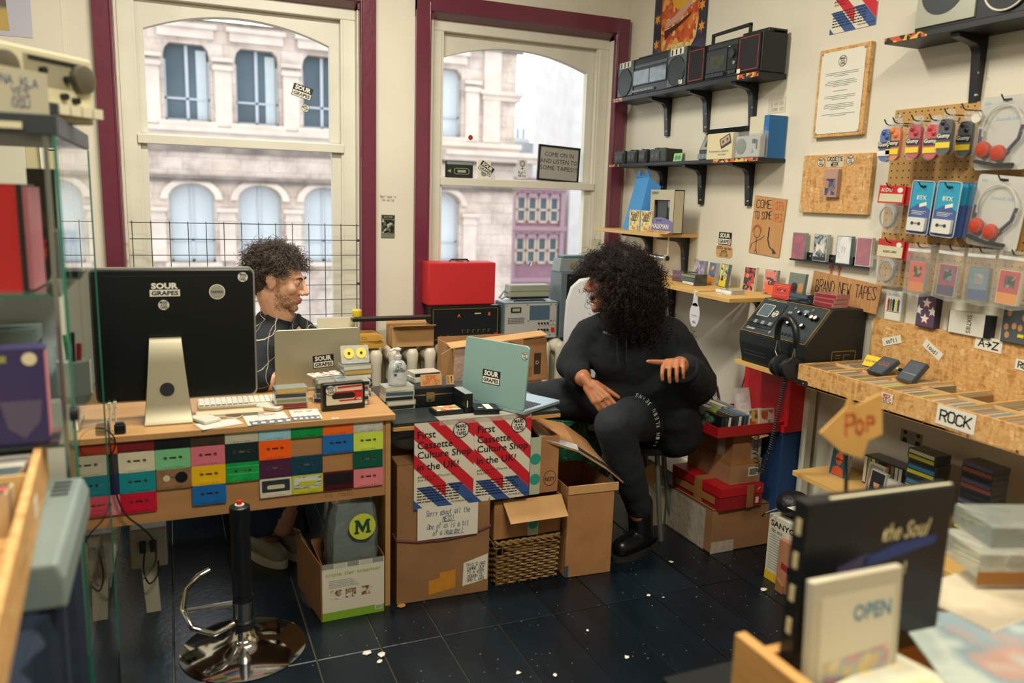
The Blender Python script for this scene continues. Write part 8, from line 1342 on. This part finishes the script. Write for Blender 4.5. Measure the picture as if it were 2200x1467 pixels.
def plaid():
    m = bpy.data.materials.new('plaid_cotton'); m.use_nodes = True; nt = m.node_tree; b = nt.nodes['Principled BSDF']; b.inputs['Roughness'].default_value = .85; tc = nt.nodes.new('ShaderNodeTexCoord'); last = None
    for rot, sc in (((0, .25, .5), 6.6), ((0, 1.75, .4), 5.8)):
        mp = nt.nodes.new('ShaderNodeMapping'); mp.inputs['Rotation'].default_value = rot; w = nt.nodes.new('ShaderNodeTexWave'); w.inputs['Scale'].default_value = sc; w.inputs['Distortion'].default_value = .0; w.wave_profile = 'SAW'; r = nt.nodes.new('ShaderNodeValToRGB'); r.color_ramp.interpolation = 'CONSTANT'; r.color_ramp.elements[0].color = (0, 0, 0, 1); r.color_ramp.elements[1].position = .974; r.color_ramp.elements[1].color = (1, 1, 1, 1)
        nt.links.new(tc.outputs['Object'], mp.inputs[0]); nt.links.new(mp.outputs[0], w.inputs['Vector']); nt.links.new(w.outputs['Fac'], r.inputs[0])
        if last is None: last = r.outputs[0]
        else: mx = nt.nodes.new('ShaderNodeMath'); mx.operation = 'MAXIMUM'; nt.links.new(last, mx.inputs[0]); nt.links.new(r.outputs[0], mx.inputs[1]); last = mx.outputs[0]
    mc = nt.nodes.new('ShaderNodeMix'); mc.data_type = 'RGBA'; mc.inputs[6].default_value = lin('10171f') + (1,); mc.inputs[7].default_value = lin('b3ad96') + (1,); nt.links.new(last, mc.inputs[0]); nt.links.new(mc.outputs[2], b.inputs['Base Color']); return m
SKW = mat('skin_brown', 'a86c46', .5, noise=(40, .07), bump=(300, .06)); LIPW = mat('lips_brown', '8a4038', .4); SKM = mat('skin_fair', 'd8a684', .5, noise=(40, .06), bump=(300, .06)); LIPM = mat('lips_pink', 'b06e5a', .45); BEARD = mat('beard_stubble', 'a07a5e', .8, noise=(420, .3), bump=(320, .5))
# ------------------------------------------------------------------ the woman
HW = frame((1.578, 2.668, 1.135), (-.87, .46, -.02), (.06, 0, 1), 1.0); b = MB(); head_prims(b, HW, .007)
chain(b, [HW @ Vector((0, -.03, -.06)), (1.64, 2.73, .98), (1.69, 2.74, .88)], [.058, .056, .09]); chain(b, [(1.72, 2.76, .84), (1.78, 2.79, .70), (1.85, 2.83, .56)], [.12, .12, .14])
chain(b, [(1.69, 2.74, .9), (1.79, 2.63, .90), (1.915, 2.60, .715), (1.735, 2.435, .845)], [.07, .055, .046, .031]); tl = limb_hand(b, (1.715, 2.418, .858), (-.66, -.66, .2), (.05, -.12, -1), (-.75, .6, .12), [(.5, .75, .5), (.55, .85, .5), (.6, .85, .5), (.7, .8, .5)], .2, (1.05, -.1), 1.0)
chain(b, [(1.69, 2.74, .9), (1.59, 2.86, .88), (1.503, 2.845, .752), (1.497, 2.745, .735)], [.07, .055, .045, .034]); tr = limb_hand(b, (1.502, 2.715, .722), (.36, -.62, -.62), (.5, .72, -.35), (.62, .1, .35), [(.25, .3, .25), (.3, .35, .3), (.35, .4, .3), (.4, .4, .3)], .08, (.5, .5), 1.04)
chain(b, [(1.86, 2.74, .55), (1.545, 2.575, .585), (1.73, 2.64, .17)], [.09, .06, .042]); chain(b, [(1.79, 2.95, .56), (1.36, 2.94, .60), (1.38, 2.98, .12)], [.09, .06, .042])
me = sculpt('person', b, .0042, 3); paint(me, HW, [(1, lambda x, y, z: (np.abs(x) < .024) & (y > .083) & (z < -.055) & (z > -.093))]); me.materials.append(SKW); me.materials.append(LIPW)
wom = bpy.data.objects.new('person', me); C.objects.link(wom); tag(wom, 'woman with big dark curly hair and black hoodie, seated mid-gesture', 'person')
eyes(wom, HW, (0, 1, 0), '20140e', SKW); sub(wom, 'teeth', MB().box(-.012, .012, .094, .097, -.069, -.065, M=HW), mat('teeth', 'd8d0c0', .3)); sub(wom, 'mouth', MB().ell((0, .0935, -.0705), (.014, .008, .0045), 12, 8, 0, HW), mat('mouth_dark', '2a0e0c', .5))
for (p, d_) in tl[:4] + tr[:4]: sub(wom, 'fingernail', MB().ell(tuple(Vector(p)+Vector((-.1, -.2, .6)).normalized()*.0052), (.0045, .0045, .0022), 8, 6), mat('nail', 'b98468', .3), smooth=True)
for p, n_ in (((1.645, 2.352, .857), (-.62, -.62, -.2)), ((1.535, 2.646, .672), (.4, -.6, -.65))): sub(wom, 'ring', MB().tube([tuple(Vector(p) + (Vector(n_).normalized().orthogonal().normalized()*math.cos(a) + Vector(n_).normalized().cross(Vector(n_).normalized().orthogonal().normalized())*math.sin(a))*.0112) for a in [2*PI*i/16 for i in range(16)]], .0015, 5, closed=True), CHROME)
HOOD = mat('hoodie_black', '0a1115', .92, noise=(6, .25), bump=(180, .15)); JEAN = mat('jeans_black', '131b20', .85, noise=(7, .35), bump=(160, .15))
S, Fd = Vector((-.6, .8, 0)), Vector((-.8, -.6, 0)); TR = Matrix(((S.x, Fd.x, 0, 0), (S.y, Fd.y, 0, 0), (0, 0, 1, 0), (0, 0, 0, 1)))
def tor(mb, c, r): mb.ell((0, 0, 0), r, 24, 14, 0, Matrix.Translation(c) @ TR)
b = MB(); tor(b, (1.705, 2.745, .83), (.185, .135, .15)); tor(b, (1.765, 2.77, .69), (.185, .155, .16)); tor(b, (1.83, 2.80, .56), (.20, .175, .13)); tor(b, (1.925, 2.775, .50), (.12, .13, .13)); tor(b, (1.66, 2.74, .945), (.12, .085, .05)); chain(b, [(1.79, 2.66, .72), (1.86, 2.66, .60), (1.92, 2.70, .50)], [.10, .115, .12])
chain(b, [(1.67, 2.745, .955), (1.80, 2.62, .905), (1.925, 2.595, .725), (1.80, 2.495, .80), (1.772, 2.47, .82)], [.075, .09, .092, .072, .058]); chain(b, [(1.67, 2.745, .95), (1.59, 2.865, .885), (1.50, 2.858, .765), (1.493, 2.80, .748)], [.07, .08, .066, .055])
tor(b, (1.76, 2.80, 1.0), (.12, .08, .075)); tor(b, (1.80, 2.77, 1.035), (.085, .06, .055)); b.ell((1.64, 2.73, .985), (.075, .075, .03), 16, 8)
hm = sculpt('hoodie', b, .009, 6, .5, (.07, .016)); hd = sub(wom, 'hoodie', hm, HOOD)
sub(hd, 'cuff', MB().tube([tuple(Vector((1.765, 2.463, .823)) + (Vector((.5, .3, .75)).normalized()*math.cos(a) + Vector((-.62, .77, .1)).normalized()*math.sin(a))*.052) for a in [2*PI*i/20 for i in range(20)]], .012, 8, closed=True), HOOD, smooth=True)
sub(hd, 'cuff', MB().tube([tuple(Vector((1.494, 2.79, .745)) + (Vector((1, 0, 0))*math.cos(a) + Vector((0, .15, .98)).normalized()*math.sin(a))*.048) for a in [2*PI*i/20 for i in range(20)]], .012, 8, closed=True), HOOD, smooth=True)
for x, y in ((1.575, 2.635), (1.60, 2.61)): sub(hd, 'drawstring', MB().tube([(x, y, .955), (x-.004, y-.012, .90), (x, y-.014, .83)], .0028, 6), mat('drawstring', '1a2226', .8))
def wrap(s, m, p, d_, up, w, h_): 
    me_, tw, th_ = text_mesh(s, .01); X = Vector(d_).normalized(); Z = Vector(up); Z = (Z-X*Z.dot(X)).normalized(); Yv = Z.cross(X); o = bpy.data.objects.new('lettering', me_); C.objects.link(o); o.material_slots[0].link = 'OBJECT' if len(o.material_slots) else None
    o.material_slots[0].material = m; o.parent = hd; sx, sz = w/tw, h_/th_; o.matrix_local = Matrix.Translation(p) @ Matrix(((X.x*sx, Yv.x, Z.x*sz, 0), (X.y*sx, Yv.y, Z.y*sz, 0), (X.z*sx, Yv.z, Z.z*sz, 0), (0, 0, 0, 1))); return o
for k in ('CALVIN KLEIN JEANS',):
    text_mesh(k, .01); _TC[(k, .01, 0.)][0].materials.append(None)
LETW = mat('hoodie_print', 'c9ccc8', .6); 
b = MB(); chain(b, [(1.86, 2.75, .55), (1.70, 2.65, .585), (1.545, 2.575, .585)], [.115, .098, .078]); chain(b, [(1.545, 2.575, .58), (1.64, 2.60, .38), (1.725, 2.637, .20)], [.078, .068, .052]); chain(b, [(1.79, 2.95, .56), (1.55, 2.945, .60), (1.36, 2.94, .605)], [.11, .095, .076]); chain(b, [(1.36, 2.94, .60), (1.37, 2.96, .3), (1.38, 2.98, .09)], [.076, .065, .05]); b.ell((1.83, 2.84, .54), (.17, .17, .11), 18, 10)
jm = sculpt('jeans', b, .008, 5, .5, (.06, .01)); sub(wom, 'jeans', jm, JEAN)
from mathutils.bvhtree import BVHTree
n0 = len(hm.vertices); BV = BVHTree.FromPolygons([v.co for v in hm.vertices] + [v.co for v in jm.vertices], [tuple(p.vertices) for p in hm.polygons] + [tuple(i+n0 for i in p.vertices) for p in jm.polygons])
def cling(x, z):
    d_ = Vector((x, 2.3, z-1.443)).normalized(); h_ = BV.ray_cast(Vector((x, 2.3, z))-d_*.3, d_); return (h_[0]+h_[1]*.006, h_[1]) if h_[0] else None
c_ = cling(1.352, .998)
if c_: wrap('CALVIN KLEIN JEANS', LETW, c_[0], Vector((0, 0, 1)).cross(c_[1])+Vector((0, 0, -.15)), (0, 0, 1), .075, .012)
AP = [(1.467, .773), (1.507, .753), (1.536, .721), (1.554, .682), (1.561, .642), (1.560, .602), (1.550, .574)]
for k, ch in enumerate('CALVIN KLEIN JEANS'):
    if ch == ' ': continue
    s = (17-k)/17*5.999; i = int(s); a_, b_ = Vector(AP[i]), Vector(AP[i+1]); p_ = a_.lerp(b_, s-i); c_ = cling(p_.x, p_.y)
    if c_:
        text_mesh(ch, .01)
        if not _TC[(ch, .01, 0.)][0].materials: _TC[(ch, .01, 0.)][0].materials.append(None)
        up_ = Vector(((b_-a_).y, 0, -(b_-a_).x)); wrap(ch, LETW, c_[0], Vector((a_-b_).to_3d().xzy), up_ if up_.x < 0 else -up_, .011, .017)

BOOT = mat('boot_black', '0d1114', .3, noise=(20, .2)); SOLE = mat('boot_sole', '23261f', .6)
def boot(toe, heel, shin, name='boot'):
    toe, heel = Vector(toe), Vector(heel); d_ = (toe-heel).normalized(); b = MB(); chain(b, [heel+Vector((0, 0, .06)), heel+d_*.1+Vector((0, 0, .058)), toe-d_*.04+Vector((0, 0, .05))], [.043, .045, .042]); chain(b, [heel+d_*.05+Vector((0, 0, .07)), Vector(shin)], [.05, .054]); o = sub(wom, name, sculpt(name, b, .006, 3), BOOT); n_ = Vector((-d_.y, d_.x, 0)); P = []
    for i in range(24): a = 2*PI*i/24; P.append(heel.lerp(toe, .5) + d_*math.cos(a)*(toe-heel).length*.54 + n_*math.sin(a)*.046)
    q = MB(); q.add([(p.x, p.y, 0) for p in P] + [(p.x, p.y, .024) for p in P], [tuple(reversed(range(24))), tuple(range(24, 48))] + [(i, (i+1) % 24, (i+1) % 24+24, i+24) for i in range(24)]); sub(o, 'sole', q, SOLE)
    for k in range(5): c = heel+d_*(.10+.018*k)+Vector((0, 0, .125-.012*k)); sub(o, 'lace', MB().cyl(c-n_*.028, c+n_*.028, .0022, n=6), BLKP)
boot((1.60, 2.60, 0), (1.80, 2.665, 0), (1.735, 2.645, .215)); boot((1.27, 2.93, 0), (1.42, 3.0, 0), (1.385, 2.985, .16))
rnd = random.Random(77); HAIRW = mat('hair_dark', '1f1713', .6, noise=(30, .3), spec=.25)
EC, ER = Vector((1.595, 2.672, 1.10)), Vector((.178, .165, .178)); HWi = HW.inverted()
def in_face(p): 
    l = HWi @ p; return (l.y > .02 and abs(l.x) < .085 and -.19 < l.z < -.004) or (l.y > .065 and l.z < .016 and l.z > -.2 and abs(l.x) < .11)
b = MB(); b.ell((1.64, 2.668, 1.12), (.12, .125, .13), 24, 14); b.ell((1.65, 2.668, 1.02), (.12, .12, .12), 20, 12); b.ell((0, -.03, .045), (.084, .093, .086), 20, 12, 0, HW)
hr = sub(wom, 'hair_mass', sculpt('hair_mass', b, .01, 2, .5, (.02, .03)), HAIRW); seeds = []
while len(seeds) < 3600:
    v = Vector((rnd.gauss(0, 1), rnd.gauss(0, 1), rnd.gauss(0, 1))).normalized(); k = rnd.uniform(.62, .93); p = EC + Vector((v.x*ER.x, v.y*ER.y, v.z*ER.z))*k
    if v.z < -.3: p.x += .02
    d_ = Vector((v.x, v.y, v.z-.15)); e_ = p+d_*.05
    if in_face(p) or in_face(e_) or in_face(p+d_*.025): continue
    seeds.append((p, d_))
for _ in range(500): p = Vector((1.70+rnd.gauss(0, .05), 2.64+rnd.gauss(0, .04), .955+rnd.gauss(0, .025))); seeds.append((p, (rnd.uniform(-.6, .6), rnd.uniform(-1, -.2), -.6)))
seeds = [s_ for s_ in seeds if not in_face(s_[0])]
curls('hair', HAIRW, wom, seeds, rnd, .042, .0078, 3.0, .00115, 20)
t = thing('metal_chair', 'black seated chair with bent grey steel legs under the woman', 'chair', (1.86, 2.86, 0)); sub(t, 'seat', MB().lathe([(.17, .395), (.19, .41), (.19, .43), (.17, .44)], 24), BLKP, smooth=True)
for x, y in ((.02, -.13), (.1, .1), (-.1, .12), (.13, -.02)): sub(t, 'leg', MB().tube([(x*.8, y*.8, .395), (x*.95, y*.95, .25), (x*1.2, y*1.1, .1), (x*1.3+.01, y*1.15, .0)], .011, 8), mat('chair_leg_grey', '6d746c', .45, .4), smooth=True)
# ------------------------------------------------------------------ the man behind the desk
HM_ = frame((.388, 3.20, 1.098), (.87, -.45, -.2), (.2, -.05, 1), .95); b = MB(); head_prims(b, HM_, 0., 1.05)
chain(b, [HM_ @ Vector((0, -.03, -.06)), (.385, 3.23, .95), (.36, 3.27, .86)], [.06, .06, .09]); chain(b, [(.36, 3.27, .82), (.33, 3.36, .62), (.32, 3.42, .5)], [.14, .14, .15])
chain(b, [(.36, 3.25, .86), (.31, 3.12, .845), (.255, 3.02, .745), (.37, 2.99, .735)], [.07, .055, .045, .032]); limb_hand(b, (.385, 2.99, .737), (1, .05, -.02), (0, 0, -1), (.1, 1, 0), [(.25, .3, .2)]*4, .08, (.6, .2)); chain(b, [(.38, 3.25, .86), (.46, 3.36, .84), (.55, 3.27, .76), (.55, 3.16, .735)], [.07, .055, .045, .032]); limb_hand(b, (.55, 3.145, .735), (-.1, -1, 0), (0, 0, -1), (-1, .1, 0), [(.2, .25, .2)]*4, .08, (.6, .2))
chain(b, [(.28, 3.40, .48), (.29, 3.05, .5), (.28, 3.12, .1)], [.09, .06, .042]); chain(b, [(.40, 3.40, .48), (.46, 3.08, .5), (.36, 3.1, .12)], [.09, .06, .042])
me = sculpt('person', b, .0044, 3); paint(me, HM_, [(2, lambda x, y, z: np.random.RandomState(3).rand(len(x)) < .8*np.clip((-.025-.45*y-z)/.025, 0, 1)*np.clip((y+.004)/.03, 0, 1)*np.clip((z+.13)/.02, 0, 1)*(y < .125)), (0, lambda x, y, z: (z > -.056) & (np.abs(x) < .034) & (y > .078)), (1, lambda x, y, z: (np.abs(x) < .022) & (y > .084) & (z < -.056) & (z > -.08))])
for m_ in (SKM, LIPM, BEARD): me.materials.append(m_)
man = bpy.data.objects.new('person', me); C.objects.link(man); tag(man, 'man with curly brown hair, stubble and dark plaid shirt behind the desk', 'person')
eyes(man, HM_, (.1, 1, -.05), '4a3a26', SKM); HAIRM = mat('hair_brown', '41362c', .6, noise=(40, .4))
for s in (-1, 1): sub(man, 'eyebrow', MB().tube([tuple(HM_ @ Vector((s*.014, .091, .024))), tuple(HM_ @ Vector((s*.03, .09, .029))), tuple(HM_ @ Vector((s*.046, .076, .024)))], [.0035, .004, .002], 6), HAIRM)
b = MB(); b.ell((0, -.038, .055), (.082, .092, .072), 22, 12, 0, HM_); b.ell((0, -.07, -.02), (.07, .055, .07), 18, 10, 0, HM_); hr = sub(man, 'hair_mass', sculpt('hair_mass', b, .008, 2, .5, (.02, .025)), HAIRM); seeds = []
while len(seeds) < 1500:
    v = Vector((rnd.gauss(0, 1), rnd.gauss(0, 1), rnd.gauss(0, 1))).normalized()
    l = Vector((v.x*.083, -.034+v.y*.098, .045+v.z*.082))
    if (l.y > .035 and l.z < .06) or (l.z < .028 and l.y > -.042) or l.z < -.09: continue
    seeds.append((HM_ @ l, (HM_.to_3x3() @ Vector((v.x, v.y+rnd.uniform(-.8, .5), v.z*.7-.1+rnd.uniform(-.4, .4))))))
curls('hair', HAIRM, man, seeds, rnd, .044, .0075, 1.9, .0013, 16)
b = MB(); b.ell((.36, 3.29, .76), (.165, .145, .16), 22, 12); b.ell((.33, 3.37, .58), (.165, .15, .17), 20, 12); chain(b, [(.375, 3.25, .90), (.31, 3.125, .84), (.255, 3.03, .765), (.285, 3.01, .75)], [.08, .085, .068, .055]); chain(b, [(.385, 3.26, .90), (.47, 3.36, .84), (.555, 3.28, .77), (.555, 3.2, .745)], [.08, .085, .065, .052]); b.ell((.37, 3.245, .935), (.08, .078, .05), 16, 8)
sh = sub(man, 'shirt', sculpt('shirt', b, .008, 5, .5, (.06, .012)), plaid()); sub(sh, 'collar', MB().tube([(.33, 3.19, .955), (.365, 3.155, .925), (.40, 3.15, .89), (.43, 3.165, .92), (.455, 3.22, .95)], [.012, .014, .012, .014, .012], 8), sh.material_slots[0].material, smooth=True)
for p in ((.415, 3.135, .875), (.30, 3.03, .80)): sub(sh, 'button', MB().cyl(p, (p[0], p[1]-.004, p[2]), .006, n=10), STKW)
DENIM = mat('denim_blue', '2c4560', .85, noise=(12, .3)); b = MB(); chain(b, [(.28, 3.40, .48), (.29, 3.05, .5), (.28, 3.12, .13)], [.105, .078, .058]); chain(b, [(.40, 3.40, .48), (.46, 3.08, .5), (.36, 3.12, .14)], [.105, .078, .058]); b.ell((.33, 3.42, .48), (.16, .14, .1), 18, 10); sub(man, 'jeans', sculpt('jeans', b, .01, 4, .5, (.06, .012)), DENIM)
SNK = mat('sneaker_grey', '9a9a8a', .6)
for toe, heel in (((.35, 2.985, 0), (.25, 3.16, 0)), ((.43, 3.02, 0), (.36, 3.2, 0))):
    toe, heel = Vector(toe), Vector(heel); d_ = (toe-heel).normalized(); b = MB(); chain(b, [heel+Vector((0, 0, .06)), heel.lerp(toe, .5)+Vector((0, 0, .06)), toe-d_*.03+Vector((0, 0, .042))], [.042, .044, .036]); o = sub(man, 'sneaker', sculpt('sneaker', b, .006, 3), SNK); n_ = Vector((-d_.y, d_.x, 0)); P = [heel.lerp(toe, .5) + d_*math.cos(2*PI*i/24)*(toe-heel).length*.56 + n_*math.sin(2*PI*i/24)*.045 for i in range(24)]
    q = MB(); q.add([(p.x, p.y, 0) for p in P] + [(p.x, p.y, .03) for p in P], [tuple(reversed(range(24))), tuple(range(24, 48))] + [(i, (i+1) % 24, (i+1) % 24+24, i+24) for i in range(24)]); sub(o, 'sole', q, STKW); sub(o, 'tan_patch', MB().ell(tuple(toe-d_*.075+Vector((0, 0, .095))), (.028, .024, .012), 12, 6), mat('tan_patch', '8a5a34', .6), smooth=True)
t = thing('stool', 'plain black stool under the man behind the desk', 'stool', (.34, 3.45, 0)); sub(t, 'seat', MB().lathe([(.17, .36), (.18, .37), (.18, .385), (.16, .39)], 24), BLKP, smooth=True); [sub(t, 'leg', MB().cyl((x, y, 0), (x*.6, y*.6, .36), .012, n=8), BLKP) for x, y in ((.15, .15), (-.15, .15), (.15, -.15), (-.15, -.15))]
